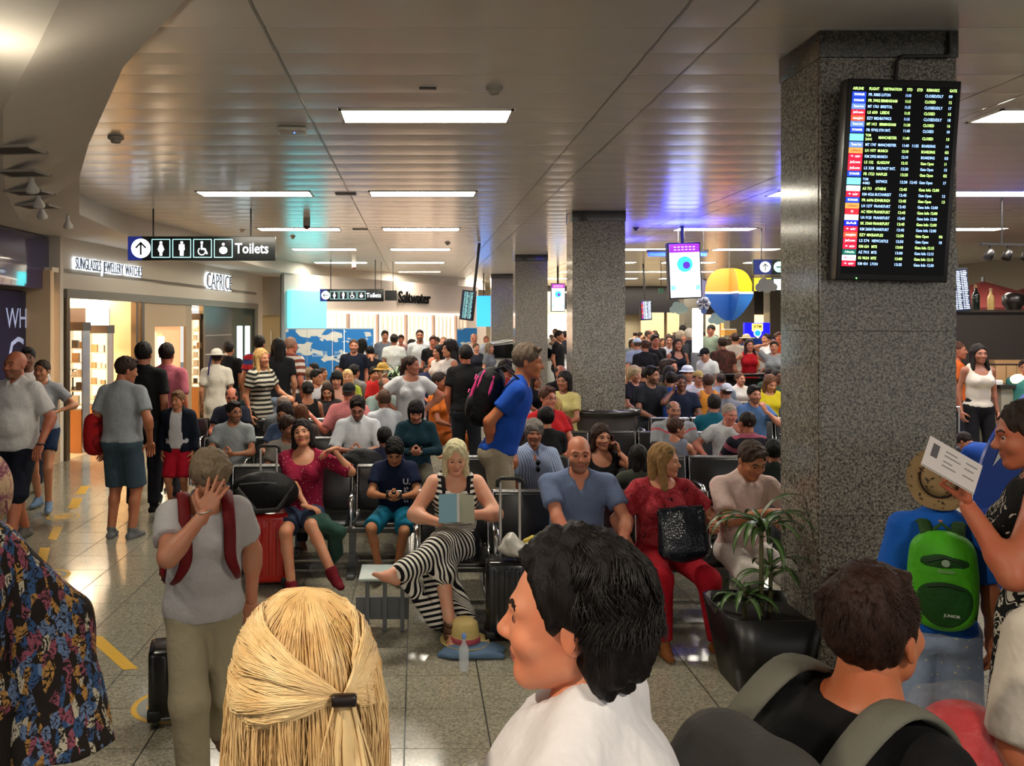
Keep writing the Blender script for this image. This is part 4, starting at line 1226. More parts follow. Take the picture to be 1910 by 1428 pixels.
MB().box((x1 / 2, .5, zt / 2), (x1, .04, zt)).build('backlight', mat('fff0dc', .5, emit=1.5, ecol=(255, 232, 205)), sb)
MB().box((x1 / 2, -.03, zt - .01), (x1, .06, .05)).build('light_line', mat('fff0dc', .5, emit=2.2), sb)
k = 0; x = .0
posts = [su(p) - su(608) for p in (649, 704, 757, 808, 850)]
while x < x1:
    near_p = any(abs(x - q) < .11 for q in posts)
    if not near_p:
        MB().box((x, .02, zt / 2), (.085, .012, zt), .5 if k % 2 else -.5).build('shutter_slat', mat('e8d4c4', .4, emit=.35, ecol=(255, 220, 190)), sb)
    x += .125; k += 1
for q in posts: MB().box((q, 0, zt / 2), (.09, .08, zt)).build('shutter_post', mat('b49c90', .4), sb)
b = S0 + SU * su(741) + SN * .05 + Vector((0, 0, sz(770, 556)))
mb = MB(); put_text(mb, 'Saltwater', b, SU, (0, 0, 1), .52, 0, .015, 'LEFT', su(800) - su(741), .02)
tag(mb.build('restaurant_lettering', mat('08080a', .9, spec=.1)), 'black raised lettering reading Saltwater on the pale wall', 'sign')

# right background: dark header, beige walls, orange lit shops, R lettering
struct(box_obj('wall_back', (9, 37.5, 1.9), (24, .2, 3.8), mat('a39a84', .6)))
struct(box_obj('wall_back_header', (12, 36.9, 3.15), (15, .3, 1.25), mat('0e1018', .35)))
for i, (pa, pb, c_, e_) in enumerate(((1310, 1342, 'ffcf9c', 1.0), (1348, 1392, 'f0a060', .8), (1394, 1432, 'ffdca0', 1.2))):
    a, b_ = at(pa, 36.5).x, at(pb, 36.5).x
    tag(box_obj('lit_shopfront', ((a + b_) / 2, 36.6, 1.25), (b_ - a, .2, 2.5), mat(c_, .5, emit=e_)), ['pale orange lit shopfront behind the white light totem', 'deep orange lit shopfront behind the balloon prop', 'yellow-white lit shopfront above the blue kiosk'][i], 'shopfront')
for i, (pa, pb) in enumerate(((1193, 1240), (1242, 1290))):
    a, b_ = at(pa, 36.7).x, at(pb, 36.7).x
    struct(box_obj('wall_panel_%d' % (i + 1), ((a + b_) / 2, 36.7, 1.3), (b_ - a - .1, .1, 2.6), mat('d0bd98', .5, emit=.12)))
a, b_ = at(1020, 35).x, at(1075, 35).x
tag(box_obj('lit_shopfront', ((a + b_) / 2, 35.4, 1.3), (b_ - a, .3, 2.6), mat('ffe0c0', .5, emit=1.2)), 'warm lit shop seen between two granite pillars, under the R lettering', 'shopfront')
o = box_obj('sign_board', ((a + b_) / 2, 35.15, 3.0), (b_ - a, .5, .9), mat('c8bca4', .5, emit=.25)); tag(o, 'pale shop fascia with big black R between two pillars', 'sign')
mb = MB(); put_text(mb, 'RI', (at(1050, 34.8).x, 34.88, 3.02), (1, 0, 0), (0, 0, 1), .95, 0, .01)
q = mb.build('lettering', mat('15151a', .4)); q.parent = o
area('far_glow', (9, 34.5, 3.74), 8, 400, (1, .86, .68), sy=2)
area('far_glow', (2.5, 31.5, 3.74), 4, 160, (1, .9, .8), sy=2)
struct(box_obj('wall_right', (15.5, 20, 1.9), (.2, 36, 3.8), mat('8f877a', .6)))
struct(box_obj('wall_left_far', (-9.6, 14, 1.9), (.2, 32, 3.8), mat('8f877a', .6)))

# floor markings
def floor_quad(pts, m, lab, cat='floor marking', z=.0015):
    V = []
    for px, py in pts:
        Y = EYE * F / (py - PY0); V.append(((px - PX0) * Y / F, Y))
    mb = MB(); mb.add([(x, y, z) for x, y in V] + [(x, y, .0002) for x, y in V], [(0, 1, 2, 3), (7, 6, 5, 4), (0, 4, 5, 1), (1, 5, 6, 2), (2, 6, 7, 3), (3, 7, 4, 0)])
    bm_ = mb.build('floor_stripe', m); tag(bm_, lab, cat, 'yellow dashes on the floor')
MY = mat('d8a820', .45)
for pts, lab in (([(230, 1249), (258, 1247), (190, 1186), (160, 1187)], 'yellow floor dash nearest the camera, beside the striding woman'),
                 ([(124, 1159), (147, 1156), (112, 1112), (87, 1113)], 'second nearest yellow floor dash, slanting left'),
                 ([(66, 1052), (86, 1051), (94, 1021), (75, 1021)], 'yellow floor dash under the tip of the grey shoe'),
                 ([(89, 1005), (105, 1007), (118, 982), (100, 982)], 'yellow floor dash just behind the striding man in white polo'),
                 ([(126, 948), (144, 948), (155, 929), (136, 929)], 'yellow floor dash before the shop doorway pier'),
                 ([(141, 921), (158, 921), (168, 906), (151, 906)], 'farthest yellow floor dash beside the red backpack')): floor_quad(pts, MY, lab)
def floor_disc(px, py, r, lab):
    Y = EYE * F / (py - PY0); X = (px - PX0) * Y / F
    t = empty('floor_disc', (X, Y, 0), 0, lab, 'floor marking', 'round yellow floor stickers')
    for rr, m, z, nm in ((r, MY, .0012, 'outer_ring'), (r * .86, mat('8b8c86', .45), .0018, 'grey_ring'), (r * .62, MY, .0024, 'centre')):
        MB().lathe([(.001, z - .0008), (rr, z - .0008), (rr, z), (.001, z)], seg=40, smooth=False).build(nm, m, t)
    mb = MB(); put_text(mb, 'MIND', (0, .04, .0028), (1, 0, 0), (0, 1, 0), .06, 0, .02, 'CENTER'); put_text(mb, 'YOUR STEP', (0, -.03, .0028), (1, 0, 0), (0, 1, 0), .045, 0, .02, 'CENTER')
    mb.build('lettering', M_BLACK, t)
floor_disc(322, 1314, .22, 'round yellow floor sticker behind the striding woman\'s leg')
floor_disc(84, 1074, .20, 'round yellow floor sticker at the far left beside the dashes')
floor_disc(118, 963, .17, 'small distant round floor sticker near the shop pier')
# ------------------------------------------------------------------ ceiling fittings
def ceil_at(px, py): Y = (CEIL - EYE) * F / (PY0 - py); return (px - PX0) * Y / F, Y
def detector(px, py, lab, r=.06, name='smoke_detector', col='a8a294'):
    x, y = ceil_at(px, py)
    t = empty(name, (x, y, CEIL), 0, lab, 'detector', 'smoke detectors on the ceiling')
    MB().lathe([(r, 0), (r, -.012), (r * .86, -.022), (.001, -.022)], seg=20).build('base', mat(col, .5), t)
    MB().lathe([(r * .6, -.02), (r * .6, -.045), (r * .4, -.055), (.001, -.056)], seg=16).build('sensor', mat(col, .4), t)
detector(922, 163, 'white smoke detector nearest the camera, above the big strip light')
detector(216, 256, 'grey smoke detector near the edge of the plaster soffit', .07)
detector(452, 428, 'small detector just right of the near toilets sign rod', .05)
detector(546, 440, 'small detector left of the second ceiling light in the left row', .05)
detector(835, 452, 'small detector right of the third light straight ahead', .06)
detector(1186, 424, 'small black sensor beside the second pillar top', .05, col='2a2826')
x, y = ceil_at(545, 240)
t = empty('wifi_access_point', (x, y, CEIL), .1, 'flat white access point with a tiny blue light on the ceiling', 'access point')
MB().box((0, 0, -.02), (.24, .22, .035), bev=.015).build('case', mat('c8c4b8', .4), t)
MB().sphere((0.02, -.03, -.04), .006, 8).build('status_light', mat('3050ff', .5, emit=9), t)
for px, py, lab in ((572, 421, 'small dark red-capped siren hanging below the ceiling, left row of lights'), (660, 504, 'tiny dark red siren far back near the second toilets sign')):
    x, y = ceil_at(px, py - 14)
    t = empty('siren', (x, y, CEIL), 0, lab, 'siren')
    MB().lathe([(.055, 0), (.055, -.10), (.05, -.12)], seg=16).build('base', mat('a09a8c', .5), t)
    MB().sphere((0, 0, -.13), .055, 12, sc=(1, 1, .8)).build('lens', mat('401008', .2), t)
x, y = ceil_at(798, 164)
tag(box_obj('ceiling_slot', (x, y, CEIL - .003), (.12, .035, .012), M_BLACK), 'short black slot in the ceiling left of the smoke detector', 'vent')
for i, (px, py) in enumerate(((645, 361), (672, 427))):
    x, y = ceil_at(px, py)
    tag(box_obj('ceiling_speaker', (x, y, CEIL - .004), (.26, .16, .012), mat('4a463e', .6)), ['dark oval speaker between the two nearest far light rows', 'dark oval speaker behind the first one'][i], 'speaker')
# vents and spots in the soffit
for i, (px, py, w_, d_) in enumerate(((26, 278, .36, .26), (42, 322, .36, .26), (56, 358, .36, .26), (72, 384, .36, .26))):
    Y = 1.33 * F / (PY0 - py); X = (px - PX0) * Y / F
    t = empty('soffit_vent', (X, Y, 3.425), -.1, 'dark square opening in the plaster soffit, %s from the camera' % ['first', 'second', 'third with a spot lamp', 'fourth with a spot lamp'][i], 'vent', 'square openings in the soffit')
    fr = MB()
    for c, d in (((0, d_ / 2, 0), (w_ + .04, .02, .02)), ((0, -d_ / 2, 0), (w_ + .04, .02, .02)), ((w_ / 2, 0, 0), (.02, d_, .02)), ((-w_ / 2, 0, 0), (.02, d_, .02))): fr.box(c, d)
    fr.build('frame', mat('9a9488', .5), t)
    MB().box((0, 0, .0), (w_, d_, .01)).build('grille', mat('2a2826', .7), t)
for i, (px, py, on) in enumerate(((60, 350, 0), (72, 379, 0), (78, 400, 0), (127, 419, 1))):
    Y = 1.26 * F / (PY0 - py); X = (px - PX0) * Y / F
    t = empty('spot_lamp', (X, Y, 3.38), .3, ['white adjustable spot in the soffit, nearest of the row', 'white adjustable spot in the soffit, second of the row', 'white adjustable spot in the soffit, third of the row', 'bright lit white spot lamp at the end of the soffit row'][i], 'spot lamp', 'adjustable spots in the soffit')
    MB().lathe([(.02, .12), (.025, .03), (.06, -.04), (.06, -.06), (.05, -.06)], seg=14, M=Matrix.Rotation(.6, 3, 'X')).build('housing', mat('d0ccc4', .4), t)
    MB().lathe([(.001, -.055), (.05, -.055)], seg=14, M=Matrix.Rotation(.6, 3, 'X')).build('lens', mat('fff8e8', .3, emit=30 if on else 1.0), t)
spot('soffit_row_spot', (-4.6, 11.2, 3.3), (-3.6, 10.4, 0), 40, (1, .9, .75), 1.2)
X, Y = at(42, 3.95).x, 3.95
t = empty('ceiling_spot', (X, Y, 3.60), 0, 'large round white adjustable spot at the top left corner', 'spot lamp')
MB().lathe([(.125, .0), (.12, -.012), (.075, -.012), (.07, 0)], seg=28).build('ring', mat('c8c0ae', .5), t)
MB().lathe([(.05, .02), (.075, -.03), (.06, -.13), (.052, -.13), (.05, -.10), (.001, -.10)], (.03, 0, 0), 22, M=Matrix.Rotation(-.5, 3, 'Y')).build('lamp_head', mat('d8d0bc', .4), t)
MB().sphere((-.05, 0, -.02), .03, 12).build('bulb', mat('fff0c8', .4, emit=120), t)

# ------------------------------------------------------------------ hanging toilet signs
def toilets(px0, px1, py0, py1, Y, lab, arrow='up', rods=(), pole_top=CEIL):
    x0, x1 = at(px0, Y).x, at(px1, Y).x; z1, z0 = at(0, Y, py0).z, at(0, Y, py1).z
    w_, h_ = x1 - x0, z1 - z0
    t = empty('toilet_sign', ((x0 + x1) / 2, Y, (z0 + z1) / 2), 0, lab, 'sign')
    MB().box((0, 0, 0), (w_, .08, h_), bev=.006).build('sign_box', mat('101614', .3), t)
    MB().box((-w_ / 2 + h_ * .3, -.042, 0), (h_ * .58, .004, h_ * .98)).build('blue_field', mat('1e2c80', .4, emit=.4), t)
    for rx in rods: MB().tube([(at(rx, Y).x - (x0 + x1) / 2, 0, h_ / 2), (at(rx, Y).x - (x0 + x1) / 2, 0, pole_top - (z0 + z1) / 2)], .012, 8).build('rod', mat('3a3834', .5), t)
    WH = mat('f4fbff', .5, emit=1.4); u = h_ * min(1, w_ / (6.1 * h_))
    X = lambda a: -w_ / 2 + a * u
    y = -.046
    mb = MB(); mb.lathe([(.001, -.002), (.40 * u, -.002), (.40 * u, .002), (.001, .002)], (X(.55), y, 0), 28, M=Matrix.Rotation(PI / 2, 3, 'X')); mb.build('arrow_disc', WH, t)
    ar = Matrix.Rotation(0 if arrow == 'up' else PI / 2, 3, 'Y')
    mb = MB()
    for c, d, a in (((0, 0, -.02 * u), (.07 * u, .006, .5 * u), 0), ((-.10 * u, 0, .13 * u), (.07 * u, .006, .32 * u), .78), ((.10 * u, 0, .13 * u), (.07 * u, .006, .32 * u), -.78)):
        M2 = (Matrix.Rotation(-PI / 2, 3, 'Y') if arrow != 'up' else Matrix.Identity(3))
        mb.box(Vector((X(.55), y - .004, 0)) + M2 @ Vector(c), d, M=M2 @ Matrix.Rotation(a, 3, 'Y'))
    mb.build('arrow', mat('101614', .4), t)
    for i in range(4):
        cx = X(1.38 + i * .86); a = .37 * u
        fr = MB()
        for c, d in (((0, 0, a), (2 * a, .004, .03 * u)), ((0, 0, -a), (2 * a + .03 * u, .004, .03 * u)), ((a, 0, 0), (.03 * u, .004, 2 * a)), ((-a, 0, 0), (.03 * u, .004, 2 * a))): fr.box(Vector((cx, y, 0)) + Vector(c), d)
        fr.build('pictogram_frame', mat('a8e0e0', .5, emit=.9), t)
        g = MB()
        def P_(pts): g.prism([(px_ * u, pz_ * u) for px_, pz_ in pts], (cx, y, 0), (1, 0, 0), (0, 0, 1), .003)
        g.lathe([(.001, -.003), (.055 * u, -.003), (.055 * u, .003)], (cx - (.03 * u if i == 2 else 0), y, (.24 if i != 3 else .17) * u), 14, M=Matrix.Rotation(PI / 2, 3, 'X'))
        if i == 0: P_([(-.05, .17), (.05, .17), (.14, -.06), (.09, -.08), (.10, -.14), (.05, -.14), (.05, -.31), (-.05, -.31), (-.05, -.14), (-.10, -.14), (-.09, -.08), (-.14, -.06)])
        elif i == 1: P_([(-.11, .17), (.11, .17), (.12, -.07), (.075, -.07), (.07, -.31), (-.07, -.31), (-.075, -.07), (-.12, -.07)])
        elif i == 2:
            P_([(-.06, .17), (0, .17), (.0, .02), (.12, .0), (.22, -.22), (.17, -.25), (.08, -.07), (-.07, -.05)])
            pts = [(math.cos(q) * .15 * u + cx - .03 * u, y, math.sin(q) * .15 * u - .12 * u) for q in np.linspace(2.2, 6.2, 14)]
            g.tube(pts, .022 * u, 5)
        else:
            g.sphere((cx, y, -.08 * u), .17 * u, 14, sc=(1, .03, .9)); 
        g.build('pictogram', WH, t)
    mb = MB(); put_text(mb, 'Toilets', (X(4.44), y, -.02 * u), (1, 0, 0), (0, 0, 1), .60 * u, 0, .012, 'LEFT', 1.38 * u, .002)
    mb.build('lettering', WH, t)
toilets(240, 514, 441, 486, 12, 'large hanging black Toilets sign with an up arrow, upper left', 'up', (286, 468))
toilets(597, 716, 539, 562, 21.5, 'small distant hanging Toilets sign with a left arrow', 'left', (617, 700))
o = box_obj('hanging_sign', (at(729, 22.3).x, 22.3, at(0, 22.3, 551).z), (.32, .08, .27), mat('4a4c4a', .5)); tag(o, 'small grey hanging sign right of the distant Toilets sign', 'sign')
for rx in (711, 733): MB().tube([(at(rx, 22.3).x, 22.3, at(0, 22.3, 542).z), (at(rx, 22.3).x, 22.3, CEIL)], .01, 6).build('rod', mat('3a3834', .5)).parent = o
# green signs beside the balloon
def gsign(py0, py1, lab, txt, first, Y=14.5):
    x0, x1 = at(1404, Y).x, at(1500, Y).x; z1, z0 = at(0, Y, py0).z, at(0, Y, py1).z; u = z1 - z0
    t = empty('direction_sign', (x0, Y, (z0 + z1) / 2), 0, lab, 'sign')
    MB().box(((x1 - x0) / 2, 0, 0), (x1 - x0, .07, u), bev=.004).build('sign_box', mat('10261e', .4), t)
    WH = mat('f4fbff', .5, emit=1.4); y = -.04
    MB().box((.16, -.036, 0), (.30, .006, u * .96)).build('end_field', mat('1e2c70' if first else 'e8c820', .4, emit=.5), t)
    MB().lathe([(.001, -.002), (.36 * u, -.002), (.36 * u, .002), (.001, .002)], (.10 + .1, y, 0), 24, M=Matrix.Rotation(PI / 2, 3, 'X')).build('arrow_disc', WH, t)
    g = MB(); M0 = Matrix.Rotation(0 if first else PI / 4, 3, 'Y')
    for c, d, a in (((0, 0, -.02 * u), (.06 * u, .006, .45 * u), 0), ((-.09 * u, 0, .11 * u), (.06 * u, .006, .28 * u), .78), ((.09 * u, 0, .11 * u), (.06 * u, .006, .28 * u), -.78)):
        g.box(Vector((.2, y - .004, 0)) + M0 @ Vector(c), d, M=M0 @ Matrix.Rotation(a, 3, 'Y'))
    g.build('arrow', mat('101614', .4), t)
    if first:
        MB().lathe([(.001, -.002), (.36 * u, -.002), (.36 * u, .002), (.001, .002)], (.44, y, 0), 24, M=Matrix.Rotation(PI / 2, 3, 'X')).build('pictogram_disc', mat('bfe8d8', .5, emit=.9), t)
        MB().box((.44, y - .004, 0), (.10, .004, .02)).build('pictogram', mat('2a4a40', .5), t)
    else:
        MB().box((.46, y, 0), (.20, .004, u * .8)).build('pictogram', mat('e8eef0', .5, emit=.8), t)
    mb = MB(); put_text(mb, txt, (.60, y, 0), (1, 0, 0), (0, 0, 1), u * .6, 0, .03, 'LEFT', None, .002); mb.build('lettering', WH, t)
    for rx in (.15, .8): MB().tube([(rx, 0, u / 2), (rx, 0, CEIL - (z0 + z1) / 2)], .01, 6).build('rod', mat('3a3834', .5), t)
gsign(484, 512, 'dark green hanging direction sign reading Se beside the near pillar', 'Se', True)
gsign(518, 543, 'dark green hanging sign with a yellow end and G lettering', 'G', False, 14.9)
o = box_obj('exit_sign', (at(1233, 22).x, 22, at(0, 22, 542).z), (.12, .05, .12), mat('1c4a34', .4, emit=.4)); MB().tube([(at(1233, 22).x, 22, 3.0), (at(1233, 22).x, 22, CEIL)], .01, 5).build('rod', M_BLACK).parent = o; o.children[0].matrix_parent_inverse = o.matrix_world.inverted(); tag(o, 'small green exit sign hanging far back left of the ad screen', 'sign')

# ------------------------------------------------------------------ departures screen on the near pillar
FL = [('LOGO', 'FLIGHT')]
rows = [('RYANAIR', 'FR 3885', 'LUTON', '11:10', '', 'CLOSED/DLY', '09', 1), ('RYANAIR', 'FR 3902', 'BIRMINGHAM', '11:15', '', 'CLOSED', '12', 0), ('Thomas Cook', 'MT 1763', 'BRISTOL', '11:15', '', 'CLOSED/DLY', '17', 1),
        ('Jet2.com', 'LS 650', 'LEEDS', '11:15', '', 'CLOSED', '15', 0), ('easyJet', 'EZY 8824', 'GATWICK', '11:15', '', 'CLOSED/DLY', '18', 1), ('Thomas Cook', 'MT 1413', 'BIRMINGHAM', '11:30', '', 'CLOSED', '16', 0),
        ('RYANAIR', 'FR 9742', 'STH INT.', '11:40', '', 'CLOSED', '10', 1), ('TOM', 'TOM 2441', 'MANCHESTER', '11:40', '', 'CLOSED', '13', 0), ('Thomas Cook', 'MT 1747', 'MANCHESTER', '11:40', '11:55', 'BOARDING', '14', 1),
        ('Lufthansa', 'LH 1977', 'MUNICH', '12:10', '', 'BOARDING', '03', 0), ('+ air', 'KM 2902', 'MUNICH', '12:10', '', 'BOARDING', '03', 1), ('Jet2.com', 'LS 132', 'GLASGOW', '12:15', '', 'Gate Open', '11', 0),
        ('Jet2.com', 'LS 328', 'BELFAST INT.', '12:20', '', 'Gate Open', '15', 1), ('RYANAIR', 'FR 1723', 'NAPLES', '12:25', '', 'Gate Open', '02', 0), ('TOM', 'TOM 4483', 'GATWICK', '12:30', '12:45', 'Gate Open', '17', 1),
        ('AEGEAN', 'A3 731', 'ATHENS', '12:45', '', 'Gate Info 12:00', '', 0), ('+ air', 'KM 4526', 'BUCHAREST', '12:45', '', 'Gate Open', '12', 1), ('RYANAIR', 'FR 6696', 'EDINBURGH', '12:45', '', 'Gate Open', '13', 0),
        ('Lufthansa', 'LH 1277', 'FRANKFURT', '12:45', '', 'Gate Info 12:00', '', 1), ('O', 'AC 9504', 'FRANKFURT', '12:45', '', 'Gate Info 12:00', '', 0), ('UNITED', 'UA 9120', 'FRANKFURT', '12:45', '', 'Gate Info 12:00', '', 1),
        ('SAS', 'SK 3360', 'FRANKFURT', '12:45', '', 'Gate Info 12:00', '', 0), ('+ air', 'KM 2600', 'FRANKFURT', '12:45', '', 'Gate Info 12:00', '', 1), ('easyJet', 'EZY 4842', 'NAPLES', '12:50', '', 'Gate Open', '06', 0),
        ('Jet2.com', 'LS 574', 'NEWCASTLE', '12:50', '', 'Gate Open', '18', 1), ('+ air', 'KM 624', 'MTE', '13:00', '', 'Gate Info 12:15', '', 0), ('Alitalia', 'AZ 7915', 'MTE', '13:00', '', 'Gate Info 12:15', '', 1),
        ('Meridiana', 'IG 9624', 'MTE', '13:00', '', 'Gate Info 12:15', '', 0), ('+ air', 'KM 454', 'LYON', '13:35', '', 'Gate Info 12:50', '', 1)]
LC = {'RYANAIR': ('1c3cb0', 'ffffff'), 'Thomas Cook': ('5a7ac8', 'e8e8ff'), 'Jet2.com': ('d02038', 'ffffff'), 'easyJet': ('f04a30', 'ffffff'), 'TOM': ('70ccf0', '70ccf0'), 'Lufthansa': ('f09048', '503020'), '+ air': ('d81838', 'ffffff'),
      'AEGEAN': ('e8eef0', '8090a0'), 'O': ('d02030', 'ffffff'), 'UNITED': ('eef2fa', 'a0b0c8'), 'SAS': ('1020c0', 'ffffff'), 'Alitalia': ('0c5048', 'c0f0d0'), 'Meridiana': ('f8eef0', 'd04060')}
Ys = 4.54
sx0, sx1 = at(1570, Ys).x, at(1787, Ys).x; sz1, sz0 = at(0, Ys, 149).z, at(0, Ys, 523).z
W_, H_ = sx1 - sx0, sz1 - sz0
scr = empty('departures_screen', ((sx0 + sx1) / 2, 4.60, (sz0 + sz1) / 2), 0, 'large black departures screen hanging on the near granite pillar', 'screen')
scr.rotation_euler = (math.radians(4), math.radians(1.6), 0)
MB().box((0, 0, 0), (W_ - .02, .09, H_), bev=.006).build('casing', mat('0a0a0c', .3), scr)
MB().box((0, -.046, .0), (W_ - .07, .004, H_ - .07)).build('display', mat('020308', .35, spec=.15), scr)
MB().box((0.05, .06, .1), (.3, .06, .4)).build('bracket', M_BLACK, scr)
MB().sphere((-W_ / 2 + .12, -.05, -H_ / 2 + .012), .004, 6).build('status_light', mat('60ff60', .4, emit=5), scr)
GRN = mat('b8ff70', .5, emit=1.5, ecol=(200, 255, 140)); BLU = mat('a8c8ff', .5, emit=1.7, ecol=(150, 190, 255))
tops = H_ / 2 - .055; lh = (H_ - .115) / (len(rows) + 1 + 1.0)
xl = -W_ / 2 + .035
def txt_row(mb, cells, z, h):
    for body, x, mw in cells:
        if body: put_text(mb, body, (xl + x, -.050, z), (1, 0, 0), (0, 0, 1), h, 0, .014, 'LEFT', sum(.0048 if c in ' .:1I' else (.0078 if c.islower() else .0098) for c in body))
mb = MB(); txt_row(mb, [('AIRLINE', 0, 0), ('FLIGHT', .088, 0), ('DESTINATION', .165, 0), ('STD', .292, 0), ('ETD', .347, 0), ('REMARKS', .398, 0), ('GATE', .522, 0)], tops, .021)
mb.build('header_row', GRN, scr)['kind'] = 'stuff'
z = tops - lh
for lg, fl, de, st, et, rm_, gt, c in rows:
    two = lg == 'TOM'
    if two: z -= lh * .25
    mat_ = BLU if c else GRN
    mb = MB()
    if two: txt_row(mb, [('TOM', .084, 0)], z + .011, .019); txt_row(mb, [(fl[4:], .084, 0)], z - .010, .019)
    else: txt_row(mb, [(fl, .086, 0)], z, .021)
    txt_row(mb, [(de, .155, 0), (st, .285, 0), (et, .338, 0), (rm_, .392, 0), (gt, .520 if gt else 0, 0)], z, .021)
    mb.build('flight_row', mat_, scr)['kind'] = 'stuff'
    a, b_ = LC[lg]
    tl = MB().box((xl + .037, -.0475, z), (.074, .004, lh * .94 * (1.25 if two else 1))).build('airline_tile', mat(a, .5, emit=1.3), scr)
    if a != b_:
        mb = MB(); put_text(mb, lg, (xl + .037, -.0505, z), (1, 0, 0), (0, 0, 1), .017, 0, .02, 'CENTER', .055 if len(lg) > 2 else None); mb.build('airline_name', mat(b_, .5, emit=1.2), tl)
    z -= lh * (1.25 if two else 1)
cb = MB(); cb.tube([(2.99, 4.69, 3.74), (2.99, 4.69, 3.62), (2.97, 4.69, 3.60), (2.72, 4.69, 3.60), (2.69, 4.69, 3.57), (2.68, 4.69, 3.42)], .012, 8)
tag(cb.build('screen_cable', mat('2a2624', .5)), 'dark cable running down the pillar top to the departures screen', 'cable')

# ------------------------------------------------------------------ hanging screens
def hang_screen(px0, px1, py0, py1, Y, lab, kind, ry=0.0, rz=0.0, pole=None, d=.10):
    x0, x1 = at(px0, Y).x, at(px1, Y).x; z1, z0 = at(0, Y, py0).z, at(0, Y, py1).z; w_, h_ = x1 - x0, z1 - z0
    t = empty('hanging_screen', ((x0 + x1) / 2, Y, (z0 + z1) / 2), 0, lab, 'screen'); t.rotation_euler = (0, ry, rz)
    MB().box((0, d / 2, 0), (w_, d, h_), bev=.006).build('casing', mat('0c0c10', .35), t)
    y = -.004; a, b = w_ * .92, h_ * .95
    MB().tube([(pole or 0, d / 2, h_ / 2), (pole or 0, d / 2, CEIL - t.location.z + .01)], .03, 10).build('ceiling_pole', mat('1c1a18', .4), t)
    if kind == 'ad':
        MB().box((0, y, 0), (a, .006, b)).build('display', mat('f0f6fc', .5, emit=1.25), t)
        MB().box((0, y - .003, b * .42), (a, .005, b * .16)).build('header_band', mat('902a98', .5, emit=1.0), t)
        mb = MB()
        for k in range(2): put_text(mb, ['WELCOME ABOARD', 'HAVE A GOOD TRIP'][k] if 0 else '= = = = = =', (0, y - .007, b * (.44 - .05 * k)), (1, 0, 0), (0, 0, 1), h_ * .035, 0, .03, 'CENTER', a * .7)
        mb.build('header_lines', mat('ffffff', .5, emit=1.3), t)
        MB().lathe([(.001, 0), (a * .26, 0), (a * .26, .004)], (0, y - .004, b * .12), 24, M=Matrix.Rotation(PI / 2, 3, 'X')).build('cyan_disc', mat('38c8e8', .5, emit=1.1), t)
        MB().lathe([(.001, 0), (a * .12, 0), (a * .12, .004)], (a * .05, y - .010, b * .10), 20, M=Matrix.Rotation(PI / 2, 3, 'X')).build('purple_disc', mat('5a2aa0', .5, emit=.8), t)
        MB().box((-a * .41, y - .004, -b * .32), (a * .16, .005, b * .09)).build('corner_patch', mat('80e0c8', .5, emit=1), t)
        MB().box((a * .41, y - .004, -b * .32), (a * .16, .005, b * .09)).build('corner_patch', mat('80e0c8', .5, emit=1), t)
    else:
        MB().box((0, y, 0), (a, .006, b)).build('display', mat('0a1220', .3, emit=.25, ecol=(20, 40, 80)), t)
        rnd = random.Random(px0); n = 22
        mb = MB(); col = MB()
        for k in range(n):
            zz = b / 2 - b * (k + 1.2) / (n + 1.5)
            x = -a * .30
            for wd in (.14, .26, .10, .22):
                wv = wd * rnd.uniform(.6, .95)
                mb.box((x + a * wv / 2, y - .004, zz), (a * wv, .003, b * .020)); x += a * (wd + .02)
            col.box((-a * .41, y - .004, zz), (a * .13, .003, b * .036), mi=rnd.choice([0, 0, 1, 2]))
        o = mb.build('flight_lines', mat('88c8c8', .5, emit=.8) if kind == 'dim' else mat('c0d0f0', .5, emit=1.2), t); o['kind'] = 'stuff'
        if kind != 'dim': o = col.build('airline_tiles', [mat('1c3cb0', .5, emit=.9), mat('d02038', .5, emit=.9), mat('f09048', .5, emit=.9)], t); o['kind'] = 'stuff'
    return t
hang_screen(1247, 1308, 452, 557, 14, 'tall hanging ad screen with purple header and blue swirl', 'ad', ry=-.035, d=.14)
hang_screen(1028, 1054, 528, 581, 24, 'distant ad screen with purple header between two pillars', 'ad')
hang_screen(1194, 1217, 560, 597, 23, 'small distant flight screen hanging right of the second pillar', 'fl', ry=-.05, rz=.3)
hang_screen(858, 884, 541, 597, 17, 'tilted hanging flight screen left of the pillars, dim teal rows', 'dim', ry=.12, rz=-.5, pole=.1)
hang_screen(1774, 1806, 500, 582, 11.5, 'hanging flight screen behind the near pillar, right edge', 'fl', ry=-.09, rz=-.3)
o = box_obj('glow_screen', (at(903, 27).x, 27.2, at(0, 27, 580).z), (.45, .06, 1.0), mat('3090ff', .5, emit=1.5)); tag(o, 'bright blue lit screen far back left of the pillars', 'screen'); MB().tube([(at(903, 27).x, 27.2, 3.0), (at(903, 27).x, 27.2, CEIL)], .02, 6).build('pole', M_BLACK).parent = o
# blue neon beam
nb_ = empty('neon_beam', (at(1270, 15).x, 15.2, at(0, 15.2, 474).z), 0, 'glowing blue horizontal light beam behind the ad screen', 'light')
MB().box((0, 0, 0), (1.05, .06, .07)).build('tube', mat('3a6cff', .5, emit=5, ecol=(24, 44, 255)), nb_)
MB().box((0, 0, .06), (1.1, .10, .05)).build('holder', M_BLACK, nb_)
for x, y, p_ in ((4.3, 13.6, 20), (4.9, 10.6, 14), (3.9, 16.4, 14), (8.4, 9.5, 22)): area('blue_wash', (x, y, 3.35), .5, p_ * 1.6, (.05, .07, 1), (PI, 0, 0))

